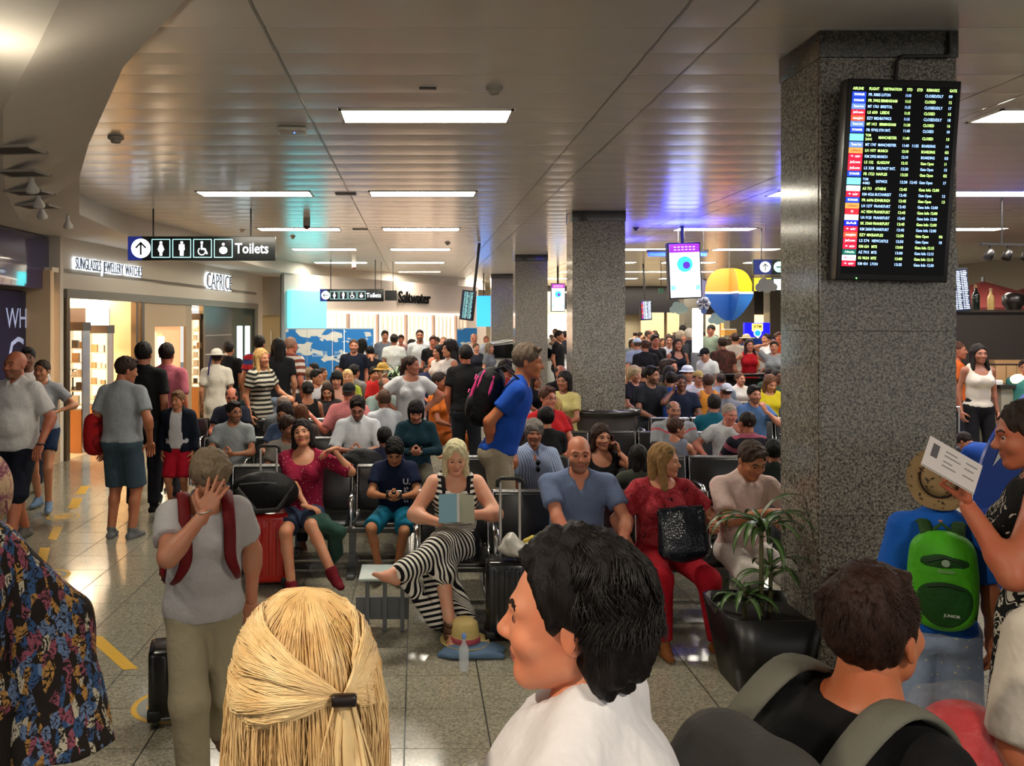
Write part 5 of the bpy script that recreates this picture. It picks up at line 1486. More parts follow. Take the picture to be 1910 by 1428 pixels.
# ------------------------------------------------------------------ balloon and clouds
bl = empty('balloon_prop', (at(1360, 15.2).x, 15.2, at(0, 15.2, 549).z), 0, 'orange, yellow and blue cut-out balloon hanging in the hall', 'balloon')
hw, hh = .44, .475
out = []
for i in range(33):
    a = PI * i / 32 - PI / 2
    zt_ = math.sin(a); r = math.cos(a) ** .62
    r *= 1.0 if zt_ > 0 else 1.0 - .50 * (-zt_) ** 1.3
    out.append((r * hw, zt_ * hh))
def half(sgn, zlo, zhi, m, nm, rz):
    pts = [(sgn * x, z) for x, z in out if zlo <= z <= zhi]
    def rad(z):
        for (x0, z0), (x1, z1) in zip(out[:-1], out[1:]):
            if z0 <= z <= z1: return x0 + (x1 - x0) * (z - z0) / (z1 - z0 + 1e-9)
        return 0
    pts = [(sgn * rad(zlo), zlo)] + pts + [(sgn * rad(zhi), zhi), (0, zhi), (0, zlo)]
    MB().prism(pts, (0, 0, 0), (math.cos(rz), math.sin(rz), 0), (0, 0, 1), .005).build(nm, m, bl)
for rz in (0, PI / 2):
    for s_ in (1, -1):
        half(s_, .02 + .03, hh, mat('f4c81c' if s_ > 0 else 'e8943c', .5), 'upper_panel', rz)
        half(s_, .01, .05, mat('e8ecec', .5), 'white_band', rz)
        half(s_, -hh, .01, mat('1464b4' if s_ > 0 else '10468c', .5), 'lower_panel', rz)
MB().tube([(0, 0, hh), (0, 0, CEIL - bl.location.z)], .003, 4).build('string', mat('888888', .5), bl)
def cloud(px, py, Y, r, col, lab):
    t = at(px, Y, py); blobs = ((-.6, -.15, .42), (-.2, .28, .50), (.35, .22, .46), (.75, -.12, .38), (.1, -.2, .5)); pts = []
    for i in range(64):
        a = 2 * PI * i / 64; dx, dz = math.cos(a), math.sin(a); best = .1
        for cx, cz, rr in blobs:
            b = cx * dx + cz * dz; q = b * b - (cx * cx + cz * cz - rr * rr)
            if q > 0: best = max(best, b + math.sqrt(q))
        pts.append((dx * best * r, dz * best * r))
    mb = MB().prism(pts, (0, 0, 0), (1, 0, 0), (0, 0, 1), .012); mb.tube([(0, 0, 0), (0, 0, CEIL - t.z)], .002, 4)
    o = mb.build('cloud_prop', mat(col, .6)); o.location = t; tag(o, lab, 'cloud', 'cut-out clouds hanging in the hall')
cloud(1265, 575, 14.6, .15, 'b8d4c4', 'pale green cut-out cloud hanging below the ad screen')
cloud(1428, 533, 13.8, .17, '8a8c7c', 'grey cut-out cloud hanging in front of the G sign')
cloud(1336, 595, 15.6, .15, 'a8c8c4', 'pale teal cut-out cloud tucked below the balloon')
cloud(1311, 540, 15.8, .26, '6a6a8c', 'slate purple cut-out cloud left of the balloon')
t = empty('flower_prop', at(1312, 14.4, 566), 0, 'small white and grey cluster prop with a blue smile beside the totem', 'prop')
for a in range(6): MB().lathe([(.001, -.01), (.055, -.01), (.055, .01), (.001, .01)], (math.cos(a * 1.05) * .07, 0, math.sin(a * 1.05) * .07), 14, M=Matrix.Rotation(PI / 2, 3, 'X')).build('petal', mat('d4d8e0', .5), t)
MB().tube([(0, .0, 0), (0, 0, CEIL - t.location.z)], .003, 4).build('string', mat('888888', .5), t)
MB().lathe([(.001, -.01), (.05, -.01), (.05, .01)], (0, -.02, -.13), 16, M=Matrix.Rotation(PI / 2, 3, 'X')).build('blue_disc', mat('5070a8', .5), t)
# light totem
tt = empty('light_totem', (at(1301, 16).x, 16, 0), 0, 'tall glowing white light totem on a grey base in the crowd', 'totem')
MB().box((0, 0, 1.98), (.17, .14, .84), bev=.02).build('light_column', mat('ffffff', .5, emit=2.6), tt)
MB().box((0, 0, .78), (.20, .18, 1.56), bev=.02).build('base', mat('707274', .4), tt)
# blue kiosk with yellow sign
kk = empty('kiosk', (at(1411, 26).x, 26, 0), 0, 'bright blue kiosk with a yellow shield sign over a pale emblem', 'kiosk')
MB().box((0, 0, at(0, 26, 615).z), (.78, .12, .44)).build('screen', mat('1010f0', .5, emit=1.3), kk)
MB().box((0, 0, .8), (1.1, .5, 1.7)).build('counter', mat('163a90', .4), kk)
kz = at(0, 26, 615).z
MB().prism([(-.17, .20), (.17, .20), (.17, -.03), (0, -.12), (-.17, -.03)], (0, -.07, kz), (1, 0, 0), (0, 0, 1), .006).build('yellow_shield', mat('ffd860', .5, emit=1.2), kk)
MB().lathe([(.001, -.004), (.12, -.004), (.12, .004)], (0, -.085, kz - .10), 22, M=Matrix.Rotation(PI / 2, 3, 'X')).build('pale_emblem', mat('c8e8ff', .5, emit=1.1), kk)
MB().lathe([(.001, -.004), (.09, -.004), (.09, .004)], (0, -.092, kz - .10), 22, M=Matrix.Rotation(PI / 2, 3, 'X')).build('blue_disc', mat('2090e0', .5, emit=1.1), kk)
mb = MB(); put_text(mb, 'ATM', (0, -.082, kz + .10), (1, 0, 0), (0, 0, 1), .12, 0, .03, 'CENTER'); mb.build('lettering', mat('604010', .5), kk)
o = box_obj('promo_box', (at(1359, 22).x, 22, at(0, 22, 620).z), (.32, .3, .14), mat('d89a40', .5)); 
MB().box((0, 0, 0), (.3, .28, .03)).build('white_top', M_WHITE).parent = o; bpy.data.objects[o.children[0].name].location = (at(1359, 22).x, 22, at(0, 22, 620).z + .085)
MB().box((at(1359, 22).x, 22, .85), (.25, .25, 1.72)).build('stand', mat('3a2a20', .5)).parent = o
tag(o, 'small orange topped stand rising above the far crowd', 'stand')

# ------------------------------------------------------------------ blue hoarding with clouds
def clouds_mat():
    m, t = newmat('cloud_print'); P = pos(t)
    mp = t.add('ShaderNodeMapping', ins={'Vector': P, 'Scale': (1.0, .2, 1.7)})
    n = t.noise(1.9, 3, .5, vec=mp.outputs[0])
    t.put(t.bsdf.inputs['Base Color'], t.ramp(n, [(.0, lin('1870b8')), (.545, lin('1870b8')), (.555, lin('c8ccc8')), (1, lin('dcdcd4'))]))
    t.bsdf.inputs['Roughness'].default_value = .4
    return m
MC = clouds_mat()
hd = empty('hoarding', (at(615, 20).x, 20, 0), 0, 'blue hoarding of panels printed with white clouds, behind the crowd', 'hoarding')
cs = [533, 573, 620, 642, 697]
for a, b_ in zip(cs[:-1], cs[1:]):
    xa, xb = at(a, 20).x - hd.location.x, at(b_, 20).x - hd.location.x
    p_ = MB().box(((xa + xb) / 2, 0, 1.0), (xb - xa - .012, .05, 1.96)).build('panel', MC, hd)
    mb = MB(); put_text(mb, 'SORRY FOR THE', ((xa + xb) / 2, -.03, 1.42), (1, 0, 0), (0, 0, 1), .07, 0, .01, 'CENTER', (xb - xa) * .6); put_text(mb, 'INCONVENIENCE', ((xa + xb) / 2, -.03, 1.34), (1, 0, 0), (0, 0, 1), .07, 0, .01, 'CENTER', (xb - xa) * .6)
    mb.build('lettering', mat('b8d4e8', .5), p_)
MB().box((0, 0, 1.99), (at(697, 20).x - at(533, 20).x, .06, .03)).build('top_rail', mat('9ab0c0', .4), hd)
o = box_obj('hoarding', (at(871, 26).x, 26, 1.0), (.62, .05, 1.95), MC); tag(o, 'single blue cloud panel standing before the shutters at right', 'panel')

# ------------------------------------------------------------------ white display car
def car():
    t = empty('car', (2.75, 22, 0), 0, 'white hatchback on display behind the pillars, seen from the side', 'car')
    prof = [(-2.0, .30), (-2.05, .75), (-1.85, 1.02), (-1.45, 1.18), (-.95, 1.50), (-.35, 1.60), (.45, 1.58), (1.15, 1.18), (1.95, 1.02), (2.1, .75), (2.05, .30)]
    MB().box((0, 0, .05), (4.6, 2.2, .10)).build('podium', mat('303030', .5), t)
    mb = MB(); n = len(prof)
    ys = [(-.80, .86), (-.88, 1.0), (-.88, 1.0), (.88, 1.0), (.88, 1.0), (.80, .86)]
    V = []
    for k, y in enumerate((-.80, -.87, .87, .80)):
        for x, z in prof:
            zz = z if abs(y) < .85 else (z if z < 1.1 else 1.1 + (z - 1.1) * .97)
            yy = y * (1 - max(0, z - 1.05) * .30)
            V.append((x * (.99 if k in (0, 3) else 1), yy, zz + .08))
    Fs = [(k * n + i, k * n + i + 1, (k + 1) * n + i + 1, (k + 1) * n + i) for k in range(3) for i in range(n - 1)]
    Fs += [tuple(range(n - 1, -1, -1)), tuple(range(3 * n, 4 * n))]
    mb.add(V, Fs, 0, False); mb.build('body', mat('d8dad8', .15, coat=.6), t)
    for s_ in (-1, 1):
        g = MB().prism([(-1.45, 1.20), (-.90, 1.47), (-.15, 1.55), (-.15, 1.16)], (0, s_ * .79, .07), (1, 0, 0), (0, 0, 1), .03); g.prism([(-.08, 1.16), (-.08, 1.55), (.42, 1.52), (1.02, 1.16)], (0, s_ * .79, .07), (1, 0, 0), (0, 0, 1), .03)
        g.build('side_window', mat('0c0e10', .08), t)
        for x in (-1.3, 1.35):
            M0 = Matrix.Rotation(PI / 2, 3, 'X')
            w0 = MB().lathe([(.2, -.1), (.31, -.1), (.33, -.06), (.33, .06), (.31, .1), (.2, .1)], (x, s_ * .80, .42), 24, M=M0).build('wheel', mat('141414', .6), t)
            MB().lathe([(.001, -.105), (.2, -.105), (.21, .1)], (x, s_ * .80, .42), 16, M=M0).build('hub_cap', M_CHROME, w0)
    MB().box((-2.03, 0, .85), (.05, 1.2, .14)).build('tail_light', mat('801010', .3), t)
    MB().sphere((.25, 0, 1.72), .35, 14, sc=(1, .6, .22)).build('red_bow', mat('b01828', .4), t)
car()

# ------------------------------------------------------------------ beam seating
def beam_bench(x0, n, yb, face, lab, table=None, pitch=.55, seats_skip=()):
    """face 1: sitters look at the camera. yb: y of the backs"""
    t = empty('beam_bench', (x0 + n * pitch / 2, yb, 0), 0 if face > 0 else PI, lab, 'bench', 'rows of black waiting seats')
    X = lambda i: (i + .5) * pitch - n * pitch / 2
    L = n * pitch
    MB().box((0, -.22, .36), (L + (.5 if table else 0), .09, .06), bev=.008).build('beam', M_STEEL, t)
    if 'seat' not in BM:
        sm = MB().box((0, -.24, .435), (pitch - .06, .44, .05), bev=.02); BM['seat'] = sm
        R0 = Matrix.Rotation(-.16, 3, 'X')
        BM['back'] = MB().box((0, .035, .65), (pitch - .06, .035, .36), M=R0, bev=.014)
        fr = MB()
        for s_ in (-1, 1): fr.tube([(s_ * (pitch / 2 - .022), -.45, .42), (s_ * (pitch / 2 - .022), -.05, .41), (s_ * (pitch / 2 - .022), .01, .48), (s_ * (pitch / 2 - .022), .065, .84)], .010, 6)
        fr.tube([(-(pitch / 2 - .022), .065, .84), ((pitch / 2 - .022), .065, .84)], .010, 6); fr.tube([(-(pitch / 2 - .022), -.45, .42), ((pitch / 2 - .022), -.45, .42)], .010, 6)
        BM['frame'] = fr
        BM['arm'] = MB().tube([(0, -.10, .40), (0, -.10, .62), (0, -.14, .655), (0, -.38, .655), (0, -.42, .62), (0, -.42, .42)], [.012] * 6, 6, flat=1.8)
        lg = MB().box((0, -.22, .18), (.06, .05, .36)); lg.box((0, -.22, .02), (.07, .56, .04), bev=.01); BM['leg'] = lg
    def inst(nm, key, m, x):
        if key not in BMD:
            o = BM[key].build(nm, m, t); BMD[key] = o.data
        else: o = link(nm, BMD[key], t)
        o.location = (x, 0, 0)
    for i in range(n):
        inst('seat', 'seat', M_LEATHER, X(i)); inst('backrest', 'back', M_LEATHER, X(i)); inst('seat_frame', 'frame', M_CHROME, X(i))
    for i in range(n + 1): inst('armrest', 'arm', M_CHROME, -L / 2 + i * pitch)
    for i in range(0, n + 1, 2): inst('leg', 'leg', M_STEEL, -L / 2 + min(max(i * pitch, .15), L - .15))
    return t
BM = {}; BMD = {}
B1 = beam_bench(0.0, 5, 6.22, 1, 'front row of black seats, blonde reader at its left end')
tb = empty('side_table', (-.24, 5.72, 0), 0, 'small white table top at the left end of the front row', 'table')
MB().box((0, 0, .40), (.30, .34, .018), bev=.006).build('table_top', mat('b8c4c0', .25), tb)
for x in (-.10, .02, .14): MB().box((x, .0, .205), (.028, .05, .39)).build('leg', M_STEEL, tb)
MB().box((.0, .03, .15), (.36, .02, .15)).build('modesty_plate', M_STEEL, tb)
beam_bench(0.0, 5, 6.40, -1, 'row of black seats back to back with the front row')
beam_bench(-1.65, 3, 7.35, 1, 'black seats where the woman in magenta and the boy sit')
beam_bench(-1.65, 3, 7.55, -1, 'seats back to back with the magenta woman\'s row')
beam_bench(.35, 5, 7.85, 1, 'seats where the man in pinstripe shirt sits, behind the front row')
beam_bench(.35, 5, 8.05, -1, 'seats turned away behind the pinstripe man\'s row')
beam_bench(-2.36, 4, 9.15, 1, 'seats where the man in open white shirt sits')
beam_bench(-2.36, 4, 9.35, -1, 'seats turned away behind the white shirt man\'s row')
beam_bench(.9, 5, 9.65, 1, 'seats where the big man in grey polo sits')
beam_bench(.9, 5, 9.85, -1, 'seats turned away behind the grey polo man\'s row')
beam_bench(-3.3, 5, 11.0, 1, 'seats left of centre where the drinking man sits'); beam_bench(-3.3, 5, 11.2, -1, 'seats left of centre behind the drinking man\'s row')
beam_bench(3.1, 4, 11.1, 1, 'seats right of the second pillar where the bearded man sits'); beam_bench(3.1, 4, 11.3, -1, 'seats right of the second pillar behind the bearded man\'s row')
beam_bench(-2.9, 5, 13.2, 1, 'distant seats before the blue hoarding, left'); beam_bench(3.4, 6, 13.4, 1, 'distant seats right of the second pillar before the bar table')
beam_bench(-2.5, 4, 15.3, 1, 'farthest seats before the blue hoarding')

# charging counter round the second pillar
ct = empty('charging_counter', (2.62, 12.0, 0), 0, 'curved dark charging counter with four small labels by the second pillar', 'counter')
pr = []
N = 20
V = []; 
for r_ in (.62, .45):
    for z in (.80, .885):
        for i in range(N + 1):
            a = PI + PI * i / N; V.append((math.cos(a) * r_ * 1.0, math.sin(a) * r_ * .75 + .15, z))
mb = MB(); n = N + 1
mb.add(V, [(i, i + 1, n + i + 1, n + i) for i in range(N)] + [(n + i, n + i + 1, 3 * n + i + 1, 3 * n + i) for i in range(N)] + [(2 * n + i + 1, 2 * n + i, 3 * n + i, 3 * n + i + 1) for i in range(N)] + [(i + 1, i, 2 * n + i, 2 * n + i + 1) for i in range(N)], 0, True)
mb.build('counter_top', mat('3c3a38', .2, metal=.4), ct)
V = [(math.cos(PI + PI * i / N) * .56, math.sin(PI + PI * i / N) * .40 + .15, z) for z in (.60, .80) for i in range(n)]
MB().add(V, [(i, i + 1, n + i + 1, n + i) for i in range(N)], 0, True).build('apron', mat('6a6664', .25, metal=.6), ct)
for i, a in enumerate((.18, .40, .60, .82)):
    aa = PI + PI * a
    o = MB().box((math.cos(aa) * .54, math.sin(aa) * .41 + .15, .888), (.07, .05, .004), rz=aa + PI / 2).build('label_plate', mat('c8ccd0', .4), ct)
for s_ in (-.4, .4): MB().box((s_, -.0, .40), (.05, .05, .80)).build('leg', M_STEEL, ct)

# tall black bar table far right
bt = empty('bar_table', (at(1390, 16.5).x, 16.5, 0), 0, 'long black high table in the crowd below the red top woman', 'table')
MB().box((0, 0, at(0, 16.5, 698).z), (1.55, .6, .06), bev=.01).build('table_top', mat('0c0c0e', .15), bt)
MB().box((0, 0.05, .55), (1.45, .05, .95)).build('front_panel', mat('0c0c0e', .3), bt)
for x in (-.7, .7): MB().box((x, 0, .5), (.06, .4, 1.0)).build('leg', M_BLACK, bt)

# ------------------------------------------------------------------ bar at the right
bw = empty('bar_wall', (7.6, 13.2, 0), 0, 'tall dark brown bar wall at the right edge', 'bar')
MB().box((1.6, 0, 1.15), (5.6, .25, 2.27)).build('wall_panel', mat('2e2722', .5), bw)
MB().box((1.6, -.02, 2.30), (5.7, .34, .04)).build('ledge', mat('3a322c', .3), bw)
def bottle(x, y, z, h, col, lab, par=None, neckc=None, m=None):
    t = empty('bottle', (x, y, z), 0, lab, 'bottle')
    r = h * .14
    MB().lathe([(r * .9, 0), (r, .02 * h), (r, .55 * h), (r * .85, .64 * h), (r * .36, .76 * h), (r * .32, .96 * h), (.001, .965 * h)], seg=18).build('glass_body', m or mat(col, .08, spec=.7), t)
    MB().lathe([(r * .4, .86 * h), (r * .42, h), (.001, 1.005 * h)], seg=14).build('cap', mat(neckc or '8a2018', .3), t)
    return t
bottle(at(1820, 13.1).x, 13.1, 2.32, .40, '0e1c14', 'dark green champagne bottle standing on the bar wall', neckc='7a5a30')
bottle(at(1848, 13.1).x, 13.1, 2.32, .34, 'c8a868', 'clear golden bottle standing on the bar wall', neckc='a08060')
t = empty('decanter', (at(1890, 13.1).x, 13.1, 2.32), 0, 'round dark decanter bucket on the bar wall, right edge', 'bucket')
MB().lathe([(.09, 0), (.15, .10), (.15, .22), (.09, .27), (.08, .27), (.001, .26)], seg=20).build('bowl', mat('1a1412', .3), t)
MB().tube([(.13, 0, .10), (.20, 0, .14), (.20, 0, .20), (.13, 0, .22)], .012, 6).build('handle', mat('1a1412', .3), t)
def parasol(px, Y, apex_py, rim_py, r, lab):
    x = at(px, Y).x; za, zr = at(0, Y, apex_py).z, at(0, Y, rim_py).z
    t = empty('parasol', (x, Y, 0), 0, lab, 'parasol', 'red parasols behind the bar')
    c = MB()
    for i in range(8):
        a0, a1 = PI * i / 4, PI * (i + 1) / 4
        A, B, T = (math.cos(a0) * r, math.sin(a0) * r, zr), (math.cos(a1) * r, math.sin(a1) * r, zr), (0, 0, za)
        A2, B2 = (A[0], A[1], zr - .14), (B[0], B[1], zr - .14)
        m = MB().add([T, A, B, A2, B2], [(0, 1, 2), (1, 3, 4, 2)]); m.add([(v[0], v[1], v[2] - .01) for v in (T, A, B)], [(2, 1, 0)])
        m.build('canopy_panel', mat('560e0a', .8), t)
    MB().tube([(0, 0, 0), (0, 0, za + .08)], .03, 8).build('pole', M_STEEL, t)
parasol(1833, 16, 524, 575, 1.45, 'dark red parasol behind the bar wall, with bottles before it')
parasol(1965, 17.5, 520, 570, 1.6, 'orange-red parasol cut by the right edge')
tr = empty('spot_track', (at(1880, 11).x, 11, at(0, 11, 456).z), .25, 'black ceiling spot track with three dark spots at the right', 'spot lamp')
MB().box((.2, 0, 0), (1.3, .04, .03)).build('track', M_BLACK, tr)
for x in (-.3, .0, .32):
    s_ = MB().lathe([(.03, .05), (.05, .03), (.055, -.08), (.04, -.08)], (x, 0, -.12), 14, M=Matrix.Rotation(.5, 3, 'Y')).build('spot_head', mat('1a1816', .4), tr)
    MB().tube([(x, 0, 0), (x, 0, -.08)], .012, 6).build('yoke', M_BLACK, s_)
MB().tube([(-.1, 0, 0), (-.1, 0, CEIL - tr.location.z)], .01, 6).build('hanger', M_BLACK, tr)
st = empty('service_counter', (at(1890, 12.3).x, 12.3, 0), 0, 'pale ribbed service counter behind the woman in white top', 'counter')
MB().box((0.1, 0, .62), (.9, .5, 1.1)).build('front', mat('8f8a78', .5), st)
MB().box((0.1, 0, 1.20), (1.0, .6, .05)).build('top', mat('2a2622', .3), st)
o = empty('wooden_crate', (at(1888, 12.5).x, 12.5, 1.225), 0, 'light wooden crate of boxes on the service counter', 'crate')
for k in range(4): MB().box((-.24 + k * .16, 0, .13), (.15, .2, .26)).build('box', mat('b08c60', .6), o)
MB().box((0, 0.02, .31), (.66, .24, .05)).build('lid', mat('a07c54', .6), o)
o = MB().sphere((at(1896, 12.1).x, 12.05, 1.30), .10, 14, sc=(1.2, .9, .8)).build('counter_lamp', mat('ffdca0', .5, emit=2.5)); tag(o, 'small glowing round lamp on the service counter', 'lamp')
o = box_obj('small_cups', (at(1862, 12.0).x, 12.05, 1.26), (.14, .1, .07), M_WHITE, bev=.01); tag(o, 'white cup tray on the service counter', 'tray')
# big blue curved board
mb = MB(); N = 24
V = []
for k, r_ in enumerate((0.0, 1.15)):
    for i in range(N + 1):
        a = PI / 2 + PI / 2 * i / N; V.append((math.cos(a) * r_, math.sin(a) * r_))
poly = [(math.cos(PI / 2 + PI / 2 * i / N) * 1.15, math.sin(PI / 2 + PI / 2 * i / N) * 1.15) for i in range(N + 1)] + [(0, 0)]
bb = empty('curved_board', (5.40, 6.4, .70), 0, 'big glossy blue quarter-round board with a white flash at the right edge', 'board')
MB().prism(poly, (0, 0, 0), (1, 0, 0), (0, 0, 1), .03).build('board', mat('163f9c', .25), bb)
MB().prism([(-1.02, .32), (-.93, .42), (-.88, .60), (-.96, .46)], (0, -.035, 0), (1, 0, 0), (0, 0, 1), .004).build('white_flash', M_WHITE, bb)
MB().box((-.55, .15, -.35), (.9, .3, .70)).build('foot', mat('163f9c', .4), bb)

# ------------------------------------------------------------------ planter and plants
def leaf_strip(mb, base, az, L, lift, droop, w_, seed, stripe=True):
    """long drooping leaf with a fold; three strips across"""
    d = Vector((math.cos(az), math.sin(az), 0)); sd = Vector((-d.y, d.x, 0)); n = 7
    pts = []
    p = Vector(base); ang = lift
    for i in range(n + 1):
        t = i / n
        pts.append((p.copy(), ang)); ang -= droop / n * (0.6 + t)
        p = p + (d * math.cos(ang) + Vector((0, 0, math.sin(ang)))) * (L / n)
    V = []
    for i, (p, a) in enumerate(pts):
        t = i / n; w2 = w_ * (math.sin(PI * min(1, .12 + t * .88)) ** .6) * (1 if t < .98 else .05)
        up_ = Vector((0, 0, 1)) * math.cos(a) - d * math.sin(a)
        V += [p - sd * w2 + up_ * w2 * .25, p - sd * w2 * .45, p + sd * w2 * .45, p + sd * w2 + up_ * w2 * .25]
    Fs = []; mi = []
    for i in range(n):
        for k in range(3): mb.add([], [], 0); Fs.append((i * 4 + k, i * 4 + k + 1, i * 4 + k + 5, i * 4 + k + 4)); mi.append(1 if k == 1 else 0)
    b0 = mb.n
    mb.add(V, Fs, 0, True)
    for j, m_ in enumerate(mi): mb.m[len(mb.m) - len(mi) + j] = m_
LEAFM = [mat('2c4a20', .35, spec=.5), mat('5f7a44', .35, spec=.5)]
LEAFM2 = [mat('24401c', .35), mat('1c3616', .35)]
pt = empty('potted_plant', (at(1428, 4.86).x, 4.92, 0), 0, 'striped dracaena in a big square black planter beside the near pillar', 'plant')
def planter(t, w0, w1, h):
    prof = []
    n = 32
    def ring(w_, z):
        r = []
        for i in range(n):
            a = 2 * PI * (i + .5) / n; c, s_ = math.cos(a), math.sin(a)
            k = (abs(c) ** 7 + abs(s_) ** 7) ** (-1 / 7)
            r.append((c * k * w_ / 2, s_ * k * w_ / 2, z))
        return r
    V = ring(w0, 0) + ring(w1, h) + ring(w1 - .03, h) + ring(w1 - .05, h - .08)
    Fs = [(r * n + i, r * n + (i + 1) % n, (r + 1) * n + (i + 1) % n, (r + 1) * n + i) for r in range(3) for i in range(n)]
    Fs.append(tuple(range(n - 1, -1, -1)))
    MB().add(V, Fs, 0, True).build('planter', mat('0f0e0e', .35), t)
    V = ring(w1 - .05, h - .06); MB().add(V, [tuple(range(n))], 0).build('soil', mat('14100c', .9, noise=.4, nscale=40), t)
planter(pt, .40, .56, .45)
rnd = random.Random(3)
stalks = [((.0, .0), .97, 22), ((-.10, -.03), .56, 14), ((.07, .05), .68, 12)]
for (sx, sy), h, nl in stalks:
    MB().tube([(sx * 1.0, sy, .38), (sx * 1.1, sy * 1.1, h * .7), (sx * 1.1, sy, h)], [.017, .014, .011], 8).build('stem', mat('5a5a38', .6), pt)
    for i in range(nl):
        mb = MB()
        leaf_strip(mb, (sx * 1.1, sy, h - .05 + .06 * (i / nl) - .10 * rnd.random()), i * 2.4 + rnd.uniform(-.2, .2), rnd.uniform(.26, .40) * (1 if h > .9 else .75), rnd.uniform(.5, 1.15), rnd.uniform(1.5, 2.3), rnd.uniform(.016, .023), i)
        mb.build('leaf', LEAFM, pt)
# second plant in the crowd
p2 = empty('potted_plant', (at(738, 12.75).x, 12.75, 0), 0, 'green palm-like plant rising behind the woman in white T-shirt', 'plant')
planter(p2, .38, .5, .5)
MB().tube([(0, 0, .4), (0, 0, 1.35)], .03, 8).build('stem', mat('4a4a30', .6), p2)
for i in range(34):
    mb = MB(); leaf_strip(mb, (0, 0, 1.15 + .006 * i), i * 2.4, rnd.uniform(.30, .42), rnd.uniform(.4, 1.3), rnd.uniform(1.1, 2.0), .018, i); mb.build('leaf', [mat('5a7850', .4), mat('7c9468', .4)], p2)
bn = empty('waste_bin', (at(1672, 4.35).x, 4.40, 0), 0, 'round grey waste bin beside the near pillar behind the boy', 'bin')
MB().lathe([(.12, 0), (.13, .02), (.14, .50), (.15, .52), (.14, .54), (.001, .50)], seg=28).build('body', mat('5a5a5a', .35, metal=.4), bn)

# ------------------------------------------------------------------ luggage and small things
def hard_case(x, y, w_, d_, h_, rz, col, lab, handle=.0, ribs=5, name='suitcase', zz=.05):
    t = empty(name, (x, y, 0), rz, lab, 'suitcase')
    MB().box((0, 0, zz + h_ / 2), (w_, d_, h_), bev=.035).build('shell', mat(col, .25, coat=.4), t)
    for i in range(ribs):
        xx = -w_ / 2 + w_ * (i + 1) / (ribs + 1)
        MB().box((xx, -d_ / 2, zz + h_ * .52), (w_ / (ribs + 1) * .45, .034, h_ * .80), bev=.007).build('rib', mat(col, .25, coat=.4), t)
    for sx in (-1, 1):
        for sy in (-1, 1):
            MB().box((sx * (w_ / 2 - .03), sy * (d_ / 2 - .03), .05 + .02), (.07, .07, .06), bev=.015).build('corner_guard', mat('101010', .5), t)
            MB().lathe([(.001, -.012), (.022, -.012), (.025, 0), (.022, .012), (.001, .012)], (sx * (w_ / 2 - .04), sy * (d_ / 2 - .03), .025), 14, M=Matrix.Rotation(PI / 2, 3, 'Y')).build('wheel', mat('0c0c0c', .4), t)
    if handle:
        hh_ = MB()
        for sx in (-1, 1): hh_.tube([(sx * .065, d_ / 2 - .03, h_ * .9), (sx * .065, d_ / 2 - .03, handle)], .010, 8)
        hh_.build('telescopic_handle', mat('d8d8d4', .25, metal=.6), t)
        MB().tube([(-.085, d_ / 2 - .03, handle - .03), (-.085, d_ / 2 - .03, handle + .01), (-.06, d_ / 2 - .03, handle + .03), (.06, d_ / 2 - .03, handle + .03), (.085, d_ / 2 - .03, handle + .01), (.085, d_ / 2 - .03, handle - .03)], .014, 8).build('grip', mat('101010', .5), t)
    return t
def sdf_obj(name, groups, vox, m, parent=None, noise=0, fr=20, mi=None):
    V, Q = mesh_field(groups, vox)
    if noise:
        c = V.mean(0); D = V - c; D /= np.linalg.norm(D, axis=1)[:, None] + 1e-9
        V = V + D * (vnoise(V, fr) * noise)[:, None]
    return link(name, np_mesh(name, V, Q, m if isinstance(m, list) else [m], mi), parent)
xs = at(500, 6.72).x
hard_case(xs, 6.72, .34, .24, .54, .12, 'b81c14', 'bright red ribbed hard-shell suitcase beside the woman in magenta', handle=1.08)
bg = empty('shoulder_bag', (at(492, 6.66).x, 6.66, .595), .1, 'bulging black shoulder bag on top of the red suitcase', 'bag')
sdf_obj('body', [G([E((0, 0, .20), (.25, .14, .13)), E((.08, 0, .16), (.19, .14, .13)), E((-.08, 0, .10), (.17, .12, .10))], .05, [((0, 0, .0), (0, 0, -1))])], .012, cloth('121214', rough=.6), bg, .006, 18)
MB().tube([(-.20, -.12, .22), (-.05, -.17, .05), (.12, -.17, .06), (.24, -.06, .22)], .012, 6, flat=2.2).build('strap', mat('1c1c1e', .6), bg)
MB().tube([(-.18, -.10, .25), (0, -.145, .27), (.2, -.08, .24)], .006, 5).build('zip', mat('4a4a4c', .4), bg)
hard_case(at(953, 5.55).x, 5.55, .34, .24, .50, -.05, '0e0e10', 'black suitcase with tall silver handle beside the blonde reader', handle=1.03, ribs=4)
pb = sdf_obj('plastic_bag', [G([E((0, 0, 0), (.20, .10, .05)), E((-.12, 0, .03), (.06, .06, .08)), E((.1, .02, .03), (.10, .07, .04))], .03)], .010, mat('c8c4bc', .35, noise=.3, nscale=22), None, .012, 30)
pb.location = (at(985, 5.55).x, 5.50, .62); tag(pb, 'crumpled whitish plastic bag lying on the black suitcase', 'bag')
yb = sdf_obj('banana', [G([S((-.05, 0, 0), (0, 0, .018), .014, .017), S((0, 0, .018), (.05, 0, 0), .017, .012)], .01)], .005, mat('d8c050', .5)); yb.location = (at(992, 5.5).x, 5.46, .685); tag(yb, 'yellow fruit on top of the plastic bag', 'fruit')
